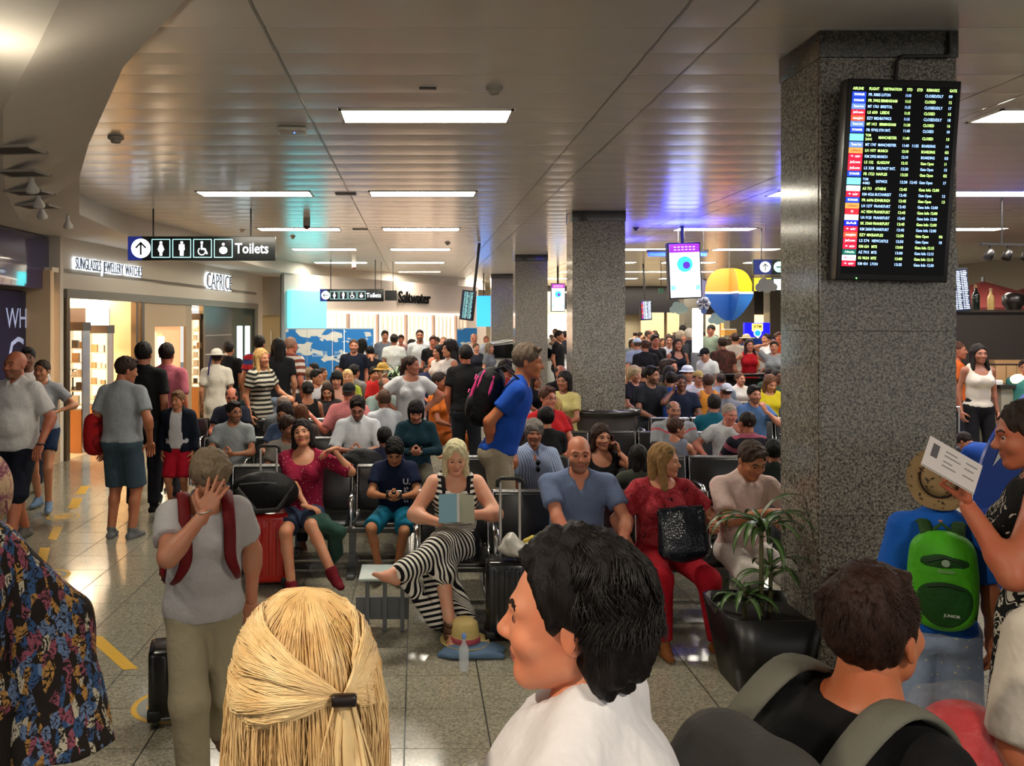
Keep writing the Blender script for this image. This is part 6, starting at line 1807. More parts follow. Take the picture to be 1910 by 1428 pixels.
# things on the floor by the reader
ht = empty('straw_hat', (at(868, 5.35).x, 5.42, .05), .3, 'straw trilby with a pink-red band on the floor beside the reader', 'hat')
ht.scale = (1.05, 1.05, 1.15)
MB().lathe([(.001, .13), (.05, .125), (.078, .105), (.088, .05), (.094, .0), (.13, -.004), (.150, .006), (.150, .0), (.13, -.012), (.09, -.008)], seg=32, sc=(1, 1.1)).build('straw', mat('c8b070', .8, noise=.25, nscale=120), ht)
MB().lathe([(.0935, .006), (.0955, .007), (.0915, .034), (.0905, .034)], seg=32, sc=(1, 1.1)).build('band', mat('b04a58', .8), ht)
jn = sdf_obj('folded_jeans', [G([E((0, 0, .025), (.17, .11, .03)), E((-.10, -.04, .02), (.10, .08, .025)), E((.12, .03, .02), (.10, .08, .028)), S((-.2, -.05, .01), (.18, -.08, .015), .02)], .03, [((0, 0, .001), (0, 0, -1))])], .009, cloth('5c7490'), None, .005, 25)
jn.location = (at(880, 5.3).x, 5.33, .0); tag(jn, 'crumpled light blue denim lying under the straw hat', 'clothing')
wb = bottle(at(865, 5.1).x, 5.08, .0, .22, 'c8d4d8', 'clear water bottle with a blue cap beside the straw hat', m=mat('e8f0f4', .05, alpha=.38), neckc='6a90d8')
# book, phones, etc. are placed with the people
# ------------------------------------------------------------------ people
SK = dict(f='d69a7c', m='c68a6a', t='a8694a', d='6a4030', p='dba78c', r='c97f62', o='b5764f')
def arm(*t, e=None, **k):
    d = dict(t=t, **k)
    if e: d['e'] = e
    return d
HIPS = dict(armR=arm(.19, .0, -.40, e=(1, .1, 0), pn=(0, -1, 0), curl=40), armL=arm(-.19, .0, -.40, e=(-1, .1, 0), pn=(0, -1, 0), curl=40))
PHONE = dict(armR=arm(.055, -.30, -.30, e=(.8, .2, -.6), pn=(-.6, .3, .5), curl=50), armL=arm(-.055, -.30, -.30, e=(-.8, .2, -.6), pn=(.6, .3, .5), curl=50))
def slab(name, J, root, c, size, m, lab, cat, R=None, grp=None):
    """small flat thing held in the hand, frame of the figure"""
    M = Matrix.Rotation(root.rotation_euler.z, 4, 'Z') @ (R.to_4x4() if R is not None else Matrix.Identity(4))
    o = MB().box((0, 0, 0), size, bev=min(size) * .3).build(name, m)
    o.matrix_world = Matrix.Translation(local(root, J, c)) @ M
    return tag(o, lab, cat, grp)
def glasses(root, J, col='151515', up=0, dark=False, nm='glasses'):
    mb = MB(); H = J['HR'] * J['hs']; c = J['head']
    def w3(p): return tuple(c + H @ A3(*p))
    for s_ in (-1, 1):
        pts = [w3((s_ * (.033 + .022 * math.cos(a)), -.096 + .03 * up, .0 + up * .075 + .016 * math.sin(a))) for a in np.linspace(0, 2 * PI, 13)[:-1]]
        mb.tube(pts, .0022, 5, closed=True)
        if dark: mb.add([Vector(p) for p in pts], [tuple(range(12))], 0)
        mb.tube([w3((s_ * .055, -.094 + .03 * up, .002 + up * .075)), w3((s_ * .078, .0, .0 + up * .06))], .002, 5)
    mb.tube([w3((-.011, -.1 + .03 * up, .002 + up * .075)), w3((.011, -.1 + .03 * up, .002 + up * .075))], .002, 5)
    return mb.build(nm, mat(col, .15), root)
def backpack(name, c, M, size, mats, lab, straps=True):
    """c world centre; M rotation: local -Y is the outer face"""
    w_, d_, h_ = size
    t = empty(name, tuple(c), 0, lab, 'backpack'); t.rotation_euler = M.to_euler()
    V, Q = mesh_field([G([E((0, 0, -.04 * h_), (w_ * .5, d_ * .5, h_ * .46)), S((-w_ * .22, 0, -h_ * .3), (-w_ * .2, 0, h_ * .26), d_ * .42), S((w_ * .22, 0, -h_ * .3), (w_ * .2, 0, h_ * .26), d_ * .42)], .06)], .014)
    link('main_body', np_mesh('main_body', V, Q, [mats[0]]), t)
    V, Q = mesh_field([G([E((0, -d_ * .36, -h_ * .17), (w_ * .46, d_ * .26, h_ * .28))], .03)], .012)
    link('front_pocket', np_mesh('front_pocket', V, Q, [mats[1]]), t)
    V, Q = mesh_field([G([E((0, -d_ * .32, h_ * .18), (w_ * .43, d_ * .22, h_ * .17))], .03)], .012)
    link('top_pocket', np_mesh('top_pocket', V, Q, [mats[1]]), t)
    MB().tube([(-.03, .02, h_ * .46), (0, .02, h_ * .53), (.03, .02, h_ * .46)], .008, 6).build('grab_loop', mats[2], t)
    for s_ in (-1, 1) if straps else ():
        MB().tube([(s_ * w_ * .24, -.01, h_ * .40), (s_ * w_ * .29, d_ * .30, h_ * .53), (s_ * w_ * .34, d_ * .40 + .16, h_ * .38), (s_ * w_ * .36, d_ * .40 + .20, h_ * .1), (s_ * w_ * .40, d_ * .40 + .10, -h_ * .25), (s_ * w_ * .42, d_ * .2, -h_ * .36)], .026, 6, flat=.35).build('shoulder_strap', mats[2], t)
        MB().tube([(s_ * w_ * .46, -d_ * .1, -h_ * .1), (s_ * w_ * .46, -d_ * .25, -h_ * .35)], .008, 5, flat=2).build('side_strap', mats[2], t)
    mb = MB().tube([(-w_ * .3, -d_ * .52, h_ * .20), (0, -d_ * .56, h_ * .26), (w_ * .3, -d_ * .52, h_ * .20)], .005, 5); mb.tube([(-w_ * .3, -d_ * .60, -h_ * .03), (0, -d_ * .64, .0), (w_ * .3, -d_ * .60, -h_ * .03)], .005, 5)
    mb.build('zips', mats[3] if len(mats) > 3 else mats[2], t)['kind'] = 'stuff'
    return t
def strands(root, curves, r, m, name='hair_strands'):
    cu = bpy.data.curves.new(name, 'CURVE'); cu.dimensions = '3D'; cu.bevel_depth = 1.0; cu.bevel_resolution = 0; cu.use_fill_caps = False
    for pts in curves:
        sp = cu.splines.new('POLY'); sp.points.add(len(pts) - 1)
        n = len(pts)
        co = np.ones((n, 4), np.float32); co[:, :3] = pts
        sp.points.foreach_set('co', co.ravel())
        rr = (r * (1 - .7 * (np.arange(n) / (n - 1)) ** 3)).astype(np.float32)
        sp.points.foreach_set('radius', rr); sp.use_smooth = True
    cu.materials.append(m)
    o = bpy.data.objects.new(name, cu); COL.objects.link(o); o.parent = root; o['kind'] = 'stuff'
    return o
def flow_strands(J, n, length, rnd, wave=.01, flare=.08, off=.012, freq=9, clumps=60, clip=-.62, m=16):
    """strands that run from the crown over the skull and fall; head frame -> figure frame"""
    H = J['HR'] * J['hs']; c = J['head']; out = []
    cl = [(rnd.uniform(0, 2 * PI), rnd.uniform(.6, 1), rnd.uniform(0, 6)) for _ in range(clumps)]
    for i in range(n):
        k = rnd.randrange(clumps); az = cl[k][0] + rnd.gauss(0, .06); ph = cl[k][2] + rnd.gauss(0, .5)
        fz = math.cos(az)          # az 0 = back
        if fz < clip: continue
        o_ = off + rnd.uniform(-.003, .010)
        L = length * cl[k][1] * rnd.uniform(.85, 1.05)
        pts = []
        for j in range(m):
            t = j / (m - 1); s_ = t * (L + .16)
            if s_ < .15:
                a = s_ / .15 * (PI / 2)
                x, y, z = math.sin(a) * (.075 + o_), math.sin(a) * (.094 + o_), math.cos(a) * (.100 + o_)
                p = A3(math.sin(az) * x, .018 + math.cos(az) * y, .022 + z)
            else:
                d = s_ - .15; fl = 1 + flare * d / .1 * .5
                p = A3(math.sin(az) * (.075 + o_) * fl, .018 + math.cos(az) * (.094 + o_) * fl, .022 - d)
            w_ = wave * min(1, t * 2)
            p = p + A3(math.sin(ph + s_ * freq * 6) * w_, math.cos(ph * 1.7 + s_ * freq * 5) * w_, 0) + A3(rnd.gauss(0, .001), rnd.gauss(0, .001), 0)
            pts.append(c + H @ p)
        out.append(np.array(pts))
    return out

# ---- front row, left to right
def reader_drape(J):
    kn, an, s = J['knR'], J['anR'], J['s']
    return [G([S(J['pel'] + A3(0, -.05, .0), kn + A3(0, .02, .01), .155 * s, .105 * s), S(J['hipL'], J['knL'], .12 * s, .10 * s),
               S(kn, an + A3(.05, .03, .0), .098 * s, .075 * s),
               S(kn + A3(-.02, .02, -.05), A3(-.13, -.44, .16), .10 * s, .065, A3(0, 1, 0), .5), S(an + A3(.06, .06, -.03), A3(-.15, -.43, .12), .06, .05, A3(0, 1, 0), .55),
               S(kn + A3(.0, .03, -.10), A3(.06, -.40, .16), .10 * s, .06, A3(0, 1, 0), .5)], .045, [(A3(0, 0, .10), (.12, 0, -1))], [S(A3(-.045, -.56, .02), A3(-.03, -.50, .34), .062, .035)], .012)]
def reader_bones(J):
    B = default_bones(J)
    return [B[0], (J['hipR'], J['knR'], .13, .53), (J['knR'], J['anR'] + A3(.05, 0, 0), .10, .96), (J['knR'] + A3(-.05, .0, -.1), A3(-.12, -.44, .1), .08, 1.0), (J['pel'], J['pel'] + A3(0, -.3, -.05), .16, .5)]
r1, J1, o1 = person('blonde woman in black and white striped maxi dress reading a book, legs crossed', 850, 825, 5.92,
    dict(pose='sit', fem=1, w=1.12, aw=1.22, bust=1.25, hair='blonde', haircol='dcc39c', browcol='a08050', skin='d9a488', lipcol='b06a60', top='maxi', neck='deep', topm=cloth('14141a', 'stripes', 'e6e0d4', .036, duty=.5), bottom='short_shorts', botc='14141a', nodrape=1, drape=reader_drape, bones=reader_bones,
         hpitch=16, lean=2, armR=arm(.10, -.30, -.24, e=(1, .2, -.6), f=(-.35, -.45, .7), pn=(-.7, .2, -.3), curl=35), armL=arm(-.13, -.28, -.30, e=(-1, .2, -.6), f=(.75, -.45, .35), pn=(.3, -.2, .9), curl=25),
         legL=dict(t=(-.05, -.54, .08), h=(-.2, -1, .5), f=(.0, -1, 0)), legR=dict(t=(-.42, -.60, .50), h=(.3, -1, .8), f=(-.75, -.45, .45), up=1)))
glow = []
mb = MB()   # straps of the dress and sandal
s = J1['s']
for s_ in (-1, 1):
    a, b_ = J1['nb'] + J1['X'] * s_ * .10 * s, J1['nb']
    mb.tube([tuple(J1['nb'] + J1['X'] * s_ * .088 * s + J1['Fr'] * .135 * s - J1['U2'] * .12 * s), tuple(J1['nb'] + J1['X'] * s_ * .098 * s + J1['Fr'] * .07 * s - J1['U2'] * .015 * s), tuple(J1['nb'] + J1['X'] * s_ * .10 * s - J1['Fr'] * .02 * s + J1['U2'] * .012 * s), tuple(J1['nb'] + J1['X'] * s_ * .09 * s - J1['Fr'] * .09 * s - J1['U2'] * .06 * s)], .014, 6, flat=.5)
mb.build('dress_strap', cloth('181418'), r1)
bk = empty('book', tuple(local(r1, J1, J1['nb'] + A3(-.005, -.385, -.175) * s)), 0, 'open paperback with pale blue cover held by the blonde reader', 'book'); bk.rotation_euler = (-.35, .05, .12)
for s_, c in ((-1, '7fb0c4'), (1, 'b8b8a0')):
    cv = MB().box((s_ * .062, -.004, 0), (.13, .003, .19), s_ * .42).build('cover', mat(c, .4), bk)
    pg = MB().box((s_ * .058, .007, .003), (.118, .014, .184), s_ * .42).build('pages', mat('e6dcbc', .7), bk)
MB().box((0, -.034, 0), (.016, .008, .19)).build('spine', mat('d8d8d4', .5), bk)
pf = J1['anL']; mb = MB()
for z in (.05, .09, .13): mb.tube([tuple(pf + A3(math.cos(a) * .045, math.sin(a) * .05 + .0, z - .06)) for a in np.linspace(0, 2 * PI, 15)[:-1]], .008, 5, closed=True, flat=2)
mb.tube([tuple(pf + A3(.0, -.02, .0)), tuple(pf + A3(0, -.13, -.055))], .008, 5); mb.box(tuple(pf + A3(0, -.06, -.078)), (.085, .25, .012))
mb.build('sandal', mat('5a3a22', .5), r1)

r2, J2, _ = person('bald bearded man in heather blue V-neck T-shirt looking at the camera', 1080, 814, 5.75,
    dict(pose='sit', w=1.13, belly=.03, hair='none', beard=1, browcol='5a4030', fat=1, skin='c8866a', neck='v', topc='6d7d9e', botc='2a3448', lean=14, hpitch=2, hyaw=-4, sw=.20,
         armR=arm(.20, -.34, -.42, e=(1, .3, -.3), pn=(-.8, 0, -.4)), armL=arm(-.10, -.38, -.42, e=(-1, .3, -.3), pn=(.5, 0, -.8)), shoes='333333'))
r3, J3, _ = person('woman in red tie-dye blouse and red trousers holding a dark handbag on her lap', 1240, 829, 5.75,
    dict(pose='sit', fem=1, w=1.12, belly=.03, aw=1.1, hair='longfront', haircol='8a6a42', skin='c48a6c', top='tee', sleeve=.72, topm=cloth('8e1c26', 'splash', 'b03a44', 9, extra='2a1820'), botc='9c0e1e', bottom='trousers', neck='wide', hyaw=58, hpitch=2,
         armR=arm(.28, -.28, -.30, e=(1, .3, -.7), f=(.1, -.6, .4), pn=(-.9, 0, .1), curl=60), armL=arm(-.24, -.12, -.50, e=(-1, .5, 0), f=(.05, -.3, -1), pn=(.9, 0, 0), curl=20), legR=dict(t=(.22, -.46, .08), h=(.25, -1, .5), f=(.35, -1, 0)), legL=dict(t=(-.12, -.44, .08), h=(-.1, -1, .5), f=(0, -1, 0)), shoes='7a4a26', solec='d0c8bc'))
glasses(r3, J3, '1c1c22', up=1.0, nm='sunglasses')
hb = empty('handbag', tuple(local(r3, J3, J3['pel'] + A3(.03, -.36, .225))), 0, 'dark glossy quilted handbag upright on the red trousered lap', 'bag'); hb.rotation_euler = (-.12, -.05, .05)
V, Q = mesh_field([G([S((-.11, 0, -.12), (.11, 0, -.12), .05), S((-.135, 0, .13), (.135, 0, .13), .016), S((-.12, 0, -.1), (-.135, 0, .13), .045, .016), S((.12, 0, -.1), (.135, 0, .13), .045, .016), E((0, 0, -.05), (.15, .06, .14)), E((0, 0, .05), (.14, .034, .12)), S((0, 0, -.1), (0, 0, .12), .05, .018)], .03)], .008)
m_, t_ = newmat('snake_leather'); t_.bsdf.inputs['Base Color'].default_value = lin('10141e'); t_.bsdf.inputs['Roughness'].default_value = .22
vv = t_.add('ShaderNodeTexVoronoi', ins={'Scale': 70, 'Vector': t_.obj()}).outputs['Distance']; t_.put(t_.bsdf.inputs['Normal'], t_.bump(vv, .5, .004))
link('bag_body', np_mesh('bag_body', V, Q, [m_]), hb)
MB().tube([(-.145, 0, .15), (.145, 0, .155)], .012, 6).build('zip_edge', mat('0c0c0e', .3), hb)
for s_ in (-1, 1): MB().tube([(s_ * .14, -.0, .14), (s_ * .152, -.01, .10), (s_ * .15, -.01, .03)], .006, 5).build('side_strap', mat('0c0c0e', .3), hb)
r4, J4, _ = person('older man in pale pink open shirt and white shorts looking down at a dark booklet', 1402, 829, 5.65,
    dict(pose='sit', w=.98, hair='short', haircol='3c2e26', skin='a8704e', top='shirt', neck='open', collar=1, topc='cdb4ac', bottom='shorts', legf=1.05, botc='cfc8c0', hpitch=26, hyaw=14, lean=8,
         armR=arm(.16, -.34, -.26, e=(1, .2, -.7), f=(-.5, -.5, .4), pn=(-.3, .2, -.8), curl=45), armL=arm(.02, -.32, -.17, e=(-1, .1, -.8), f=(.8, -.3, .1), pn=(0, .2, -1), curl=45), legR=dict(t=(.25, -.38, .08)), legL=dict(t=(.02, -.42, .08)), shoes='6a2a18'))
slab('booklet', J4, r4, J4['nb'] + A3(.16, -.40, -.13), (.15, .02, .20), mat('2a1414', .5), 'dark red-brown booklet held by the man in pink shirt', 'booklet', Matrix.Rotation(-.5, 3, 'X') @ Matrix.Rotation(.3, 3, 'Y'))

# ---- second row, left
r5, J5, _ = person('dark-haired woman in magenta floral blouse slumped on the bench, arm over its back', 564, 784, 7.0,
    dict(pose='sit', fem=1, hair='bob', haircol='120c0c', browcol='1a1210', skin='c08a6a', lipcol='a04848', top='tee', sleeve=.95, neck='deep', topm=cloth('8c1838', 'dots', 'd8b8a8', 42, duty=.16), bottom='shorts', legf=.75, botc='2c3850', hpitch=-14, hroll=-8, lean=-6,
         armR=arm(.26, -.10, .03, e=(1, -.1, -.8), f=(-.8, -.4, -.2), pn=(0, -.3, -1), curl=30), armL=arm(.08, -.38, -.42, e=(-1, .2, -.5), pn=(0, 0, -1), f=(1, -.3, -.2)),
         legL=dict(t=(-.02, -.52, .09), h=(-.1, -1, .5), f=(.55, -1, 0)), legR=dict(t=(.30, -.60, .22), h=(-.25, -1, .6), f=(.5, -1, -.15), up=1), shoes='6a1420', solec='e0dcd4', shoeup=.035))
r6, J6, _ = person('boy in navy T-shirt and turquoise shorts looking down at a phone', 736, 822, 6.95,
    dict(pose='sit', child=1, hs=1.12, hair='boy', haircol='0e0c0c', skin='b07c58', topc='141d38', bottom='shorts', botc='14708e', hpitch=34, lean=8, **{**PHONE}, legR=dict(t=(.02, -.30, .10)), legL=dict(t=(-.12, -.30, .12), h=(-.5, -1, .5)), shoes='14100e'))
slab('phone', J6, r6, J6['nb'] + A3(0, -.335, -.265) * J6['s'], (.13, .012, .07), mat('140c0c', .2), 'dark phone in the hands of the boy in navy T-shirt', 'phone', Matrix.Rotation(-.7, 3, 'X'))
mb = MB(); s = J6['s']; b_ = J6['nb'] + J6['Fr'] * .150 * s - J6['U2'] * .28 * s + J6['X'] * .085 * s
put_text(mb, 'U.', tuple(b_ + J6['U2'] * .12 * s), tuple(J6['X']), tuple(J6['U2']), .07, 0, .02); put_text(mb, 'STAPS', tuple(b_ - J6['U2'] * .02 * s + J6['X'] * .03), tuple(J6['U2']), tuple(-J6['X']), .05, 0, .02, 'CENTER')
mb.build('shirt_print', mat('d0d8e8', .6), r6)
sc_ = sdf_obj('green_wrap', [G([E((0, 0, 0), (.09, .12, .10)), E((.12, -.06, -.12), (.06, .07, .16)), S((-.06, -.06, .05), (.16, -.10, -.02), .05)], .04)], .012, cloth('28443c'), None, .012, 22)
sc_.location = (at(598, 6.6).x, 6.62, .50); tag(sc_, 'bunched dark green cloth bag by the magenta woman\'s lap', 'bag')

# ---- the tall man in blue with the backpack
r7, J7, o7 = person('tall man in royal blue T-shirt with sunglasses on his head, hands behind his back', 985, 644, 6.85,
    dict(rot=78, w=1.0, belly=.02, hair='short', haircol='5c4e42', skin='b8754f', topc='1c4cae', bottom='shorts', botc='a89c86', hyaw=4, hpitch=6, lean=13, hunch=10, neck='round', sleeve=.6,
         armR=arm(.17, .10, -.52, e=(.3, 1, 0)), armL=arm(-.08, .22, -.50, e=(-.6, .9, 0), pn=(1, 0, 0), curl=50), shoes='505050'))
glasses(r7, J7, '14100c', up=1.1, dark=True, nm='sunglasses')
M0 = Matrix.Rotation(r7.rotation_euler.z + PI, 3, 'Z') @ Matrix.Rotation(-.30, 3, 'X')
backpack('backpack', local(r7, J7, J7['nb'] + J7['R2'] @ A3(0, .225, -.22)), M0, (.33, .24, .52), [cloth('101014', rough=.6), cloth('16161a', rough=.6), cloth('1c1c22'), mat('e83a8c', .6)], 'black backpack with hot pink zips on the tall man in blue')
pk = MB()
for a, b_ in (((.11, -.098, .14), (.12, -.105, -.10)), ((.12, -.06, .20), (.14, -.07, .02))):
    pk.tube([a, ((a[0] + b_[0]) / 2 + .012, (a[1] + b_[1]) / 2 - .008, (a[2] + b_[2]) / 2), b_], .013, 6, flat=.5)
bp = [o for o in bpy.data.objects if o.name.startswith('backpack') and o.parent is None][-1]
pk.build('pink_piping', mat('e83a8c', .6), bp)
MB().tube([(.150, .02, .18), (.172, .03, .08), (.168, .02, -.04)], .013, 6, flat=.6).build('pink_piping', mat('e83a8c', .6), bp)
MB().tube([(.155, -.05, -.02), (.165, -.04, -.08), (.155, -.05, -.14)], .012, 6, flat=.6).build('pink_piping', mat('e83a8c', .6), bp)

# ---- woman with her hand over her face
r8, J8, _ = person('grey-haired woman in pale grey T-shirt covering her face with one hand', 392, 849, 3.72,
    dict(rot=20, fem=1, w=1.12, belly=.03, aw=1.12, bust=1.0, hair='greyshort', haircol='7a6a54', skin='c08668', topc='b8b4b4', bottom='trousers', lloose=.022, botc='a2977c', hpitch=24, hyaw=18, lean=5, neck='wide', sleeve=.62, hem=.25,
         armL=arm(-.02, -.215, -.015, e=(-.5, -.9, -.9), f=(.42, .12, .9), pn=(.25, 1, 0), curl=4, spread=14, thumb=40), handk=1.06, armR=arm(.25, .10, -.56, e=(.6, .8, 0)),
         legL=dict(t=(-.05, -.10, .08)), legR=dict(t=(.10, .22, .14)), shoes='7a5a48'))
for s_ in (-1, 1):
    nb_ = J8['nb'] + J8['X'] * s_ * .105 * J8['s']; F8, U8 = J8['Fr'], J8['U2']
    bs_ = cr([tuple(v) for v in (nb_ - F8 * .12 - U8 * .08, nb_ - F8 * .04 + U8 * .030, nb_ + F8 * .07 + U8 * .012, nb_ + F8 * .150 - U8 * .09, nb_ + F8 * .185 - U8 * .20, nb_ + F8 * .17 - U8 * .28 + J8['X'] * s_ * .03, nb_ + F8 * .08 - U8 * .34 + J8['X'] * s_ * .05)]); MB().tube(bs_, rs([.024, .027, .027, .027, .026, .018, .012], len(bs_)), 8, flat=.35, up=Vector((0, 1, 0))).build('backpack_strap', cloth('6a1418', rough=.6), r8)
M0 = Matrix.Rotation(r8.rotation_euler.z + PI, 3, 'Z') @ Matrix.Rotation(.05, 3, 'X')
backpack('backpack', local(r8, J8, J8['nb'] + A3(-.02, .215, -.24)), M0, (.32, .20, .42), [cloth('8a1418', rough=.6), cloth('6a1014', rough=.6), cloth('4a1216')], 'dark red backpack worn by the grey-haired striding woman')
MB().tube([tuple(J8['wrL'] + A3(math.cos(a) * .032, math.sin(a) * .03, .01 + .008 * math.cos(a))) for a in np.linspace(0, 2 * PI, 17)[:-1]], .004, 5, closed=True).build('bracelet', mat('c0b8a8', .3, metal=.6), r8)
hard_case(at(328, 4.3).x - .05, 4.45, .26, .22, .36, .25, '0b0b0c', 'small black wheeled case behind the striding woman\'s leg', ribs=2, name='carry_case')

# ---- standing at the left
M9 = dict(hair='crop', haircol='5a4436')
r9, J9, _ = person('bald heavy man in white polo shirt and navy shorts striding at the left', 28, 655, 7.8,
    dict(rot=-8, w=1.22, belly=.07, hair='none', browcol='4a3528', beard=1, fat=1, skin='a8694e', topc='c9c6c4', collar=1, bottom='shorts', legf=1.05, lloose=.03, botc='141824', hyaw=-8, sleeve=.8, hem=.26,
         armR=arm(.30, -.12, -.52, e=(.6, 1, 0)), legR=dict(t=(.14, -.30, .12), f=(.7, -1, .12), up=1), legL=dict(t=(-.10, .30, .10)), shoes='5c5a56', solec='6a6660'))
mw = MB().tube([tuple(J9['wrR'] + A3(math.cos(a) * .034, math.sin(a) * .032, .0)) for a in np.linspace(0, 2 * PI, 15)[:-1]], .008, 5, closed=True).build('watch', mat('141414', .3), r9)
r10, J10, _ = person('man in grey T-shirt and denim shorts standing with his back turned', 236, 668, 8.25,
    dict(rot=172, w=1.16, belly=.03, hair='short', haircol='2c1e16', skin='a86c4c', topm=cloth('8f9498'), bottom='shorts', legf=.98, botc='3a4a56', hyaw=-40, hpitch=10, lloose=.03, sleeve=.7,
         armR=arm(.24, -.02, -.58), armL=arm(-.25, -.06, -.54), shoes='6a6c6e', solec='c8c4bc'))
backpack('backpack', Vector((at(183, 8.3).x, 8.25, 1.03)), Matrix.Rotation(1.2, 3, 'Z'), (.26, .17, .44), [cloth('981418'), cloth('7a1014'), cloth('3a0c10')], 'bright red backpack hanging from the grey T-shirt man\'s hand', straps=False)
person('man in black polo shirt standing behind the grey T-shirt man', 268, 640, 9.4, dict(lod=1, rot=185, w=1.08, hair='short', haircol='120e0c', skin='9a6448', topc='101012', botc='1c1e24', collar=1, sleeve=.7, shoes='101010'))
person('broad man in pink shirt standing with his back turned by the shop', 311, 642, 10.0, dict(lod=1, rot=170, w=1.25, belly=.05, hair='short', haircol='1c1210', skin='b0684c', topc='bc6474', botc='3c3c44', sleeve=.8, shoes='303030', hyaw=15))
person('boy in white T-shirt, navy open hoodie and red shorts facing the camera', 331, 730, 9.3, dict(lod=1, rot=0, child=1, hs=1.08, hair='short', haircol='6a4c34', skin='b8805e', topc='c8c8cc', top='tee', jacket=1, jacc='101624', bottom='shorts', botc='b0142a', hyaw=-15, shoes='606060'))
person('young woman in grey top behind the white polo man, one arm bent', 78, 672, 9.4, dict(lod=1, rot=8, fem=1, hair='bun', haircol='2e2018', skin='b5805e', topc='9a9ca2', bottom='short_shorts', botc='1c2c48', hyaw=-10, armR=arm(.22, -.25, -.30, e=(1, .3, -.5)), legR=dict(t=(.1, -.12, .1)), legL=dict(t=(-.1, .2, .1)), shoes='7088a8'))
person('dark-haired person half hidden between the white polo man and the young woman', 52, 650, 10.4, dict(lod=2, rot=20, hair='short', haircol='141010', skin='6a4432', topc='d0c8c4'))
person('small person in a pink top between two heads at the far left', 52, 688, 11.4, dict(lod=2, rot=10, fem=1, hair='bun', haircol='6a5040', skin='c49078', topc='c09a94'))
person('woman in white dress and white sun hat with a navy ribbon seen from behind', 404, 652, 12.3, dict(lod=1, rot=190, fem=1, hair='sunhat', hatc='dcd8cc', underhair='under', haircol='2a1c16', skin='a87454', top='dress', topc='cfc8b8', sleeve=.7, skirt=.42, flare=.20, bottom='short_shorts', botc='cfc8b8', shoes='b0a088'))
rb = MB(); bx_, by_ = at(396, 12.2).x, 12.16
rb.tube([(bx_, by_, 1.66), (bx_ - .03, by_ - .01, 1.52), (bx_ - .05, by_, 1.36)], .028, 6, flat=.3); tag(rb.build('hat_ribbon', cloth('1c2060')), 'navy ribbon trailing from the white sun hat', 'ribbon')
person('man in black T-shirt behind the woman in the white sun hat', 427, 638, 14.2, dict(lod=1, rot=175, hair='short', haircol='1c1614', skin='9c6a4c', topc='0f1014', botc='1a1c22'))
person('man in red and blue jersey standing by the shop end', 484, 627, 13.5, dict(lod=1, rot=165, hair='short', haircol='16100e', skin='8c5a40', topm=cloth('a02028', 'stripes', '2c3a70', .16), botc='20242c'))
person('woman with long fair hair in black and white striped dress walking', 488, 651, 11.2, dict(lod=1, rot=55, fem=1, hair='long', haircol='b08c58', skin='b88060', top='dress', topm=cloth('b8b4a4', 'stripes', '22221e', .06), skirt=.35, flare=.19, sleeve=.6, bottom='short_shorts', botc='22221e', armR=arm(.2, -.3, -.35)))
person('woman with very long black hair in pale blue denim shorts, back turned', 519, 632, 12.6, dict(lod=1, rot=195, fem=1, hair='long', haircol='0c0a0a', skin='a87858', topc='101014', bottom='short_shorts', botc='8a98ac'))
person('man in brown and white striped T-shirt standing beside the long-haired woman', 543, 629, 13.1, dict(lod=1, rot=150, w=1.1, hair='crop', haircol='8a6a58', skin='b06a50', topm=cloth('cfc8c0', 'stripes', '7a4038', .10), botc='3a3a40', sleeve=.75))

# ---- right foreground
r11, J11, _ = person('boy in blue T-shirt and patterned pale blue shorts wearing a straw hat, back turned', 1748, 856, 3.58,
    dict(rot=154, child=1, hs=1.05, hair='none', skin='a86a48', topc='1a5cbc', bottom='shorts', botm=cloth('8c9cb8', 'dots', 'c8c4a8', 26, duty=.13), hpitch=8, hyaw=0, lloose=.03, sleeve=.8, shoes='30343c', smax=.98, w=.86, sw=.150))
V, Q = hair_mesh('under', .006)
link('hair', np_mesh('hair', (V * J11['hs']) @ J11['HR'].T + J11['head'], Q, [hairmat('4a3424')]), r11)
hm_ = empty('straw_hat', tuple(local(r11, J11, J11['head'] + A3(0, .045, .025))), 0, 'woven cowboy hat with dark slits tipped back on the boy\'s head', 'hat')
hm_.rotation_euler = (Matrix.Rotation(r11.rotation_euler.z + PI, 3, 'Z') @ Matrix.Rotation(math.radians(66), 3, 'X')).to_euler(); hm_.scale = (.68,) * 3
prof = MB()
NN = 40; rings = [(.035, .112, 1), (.075, .102, 1), (.092, .07, 1), (.098, .02, 1), (.102, .0, 1), (.13, -.002, 1), (.165, .004, 1), (.178, .012, 1)]
V = []
for r_, z, _ in rings:
    for i in range(NN):
        a = 2 * PI * i / NN
        dz = (.035 * math.cos(2 * a) ** 2 * (r_ - .102) / .07 if r_ > .102 else 0) - (.022 * math.exp(-((math.cos(a) * r_) / .02) ** 2) if z > .09 else 0)
        V.append((r_ * math.cos(a) * 1.0, r_ * math.sin(a) * 1.12, z + dz))
V.append((0, 0, .092))
Fs = [(r * NN + i, r * NN + (i + 1) % NN, (r + 1) * NN + (i + 1) % NN, (r + 1) * NN + i) for r in range(len(rings) - 1) for i in range(NN)] + [(len(V) - 1, (i + 1) % NN, i) for i in range(NN)]
m_, t_ = newmat('woven_straw'); w1_ = t_.add('ShaderNodeTexWave', ins={'Scale': 60, 'Distortion': 2, 'Vector': t_.obj()}).outputs[1]
t_.put(t_.bsdf.inputs['Base Color'], t_.mix(t_.ramp(t_.noise(26, 3), [(.60, (0, 0, 0, 1)), (.66, (1, 1, 1, 1))]), t_.mix(w1_, lin('b09468'), lin('8a6e48')), lin('2c1e14')))
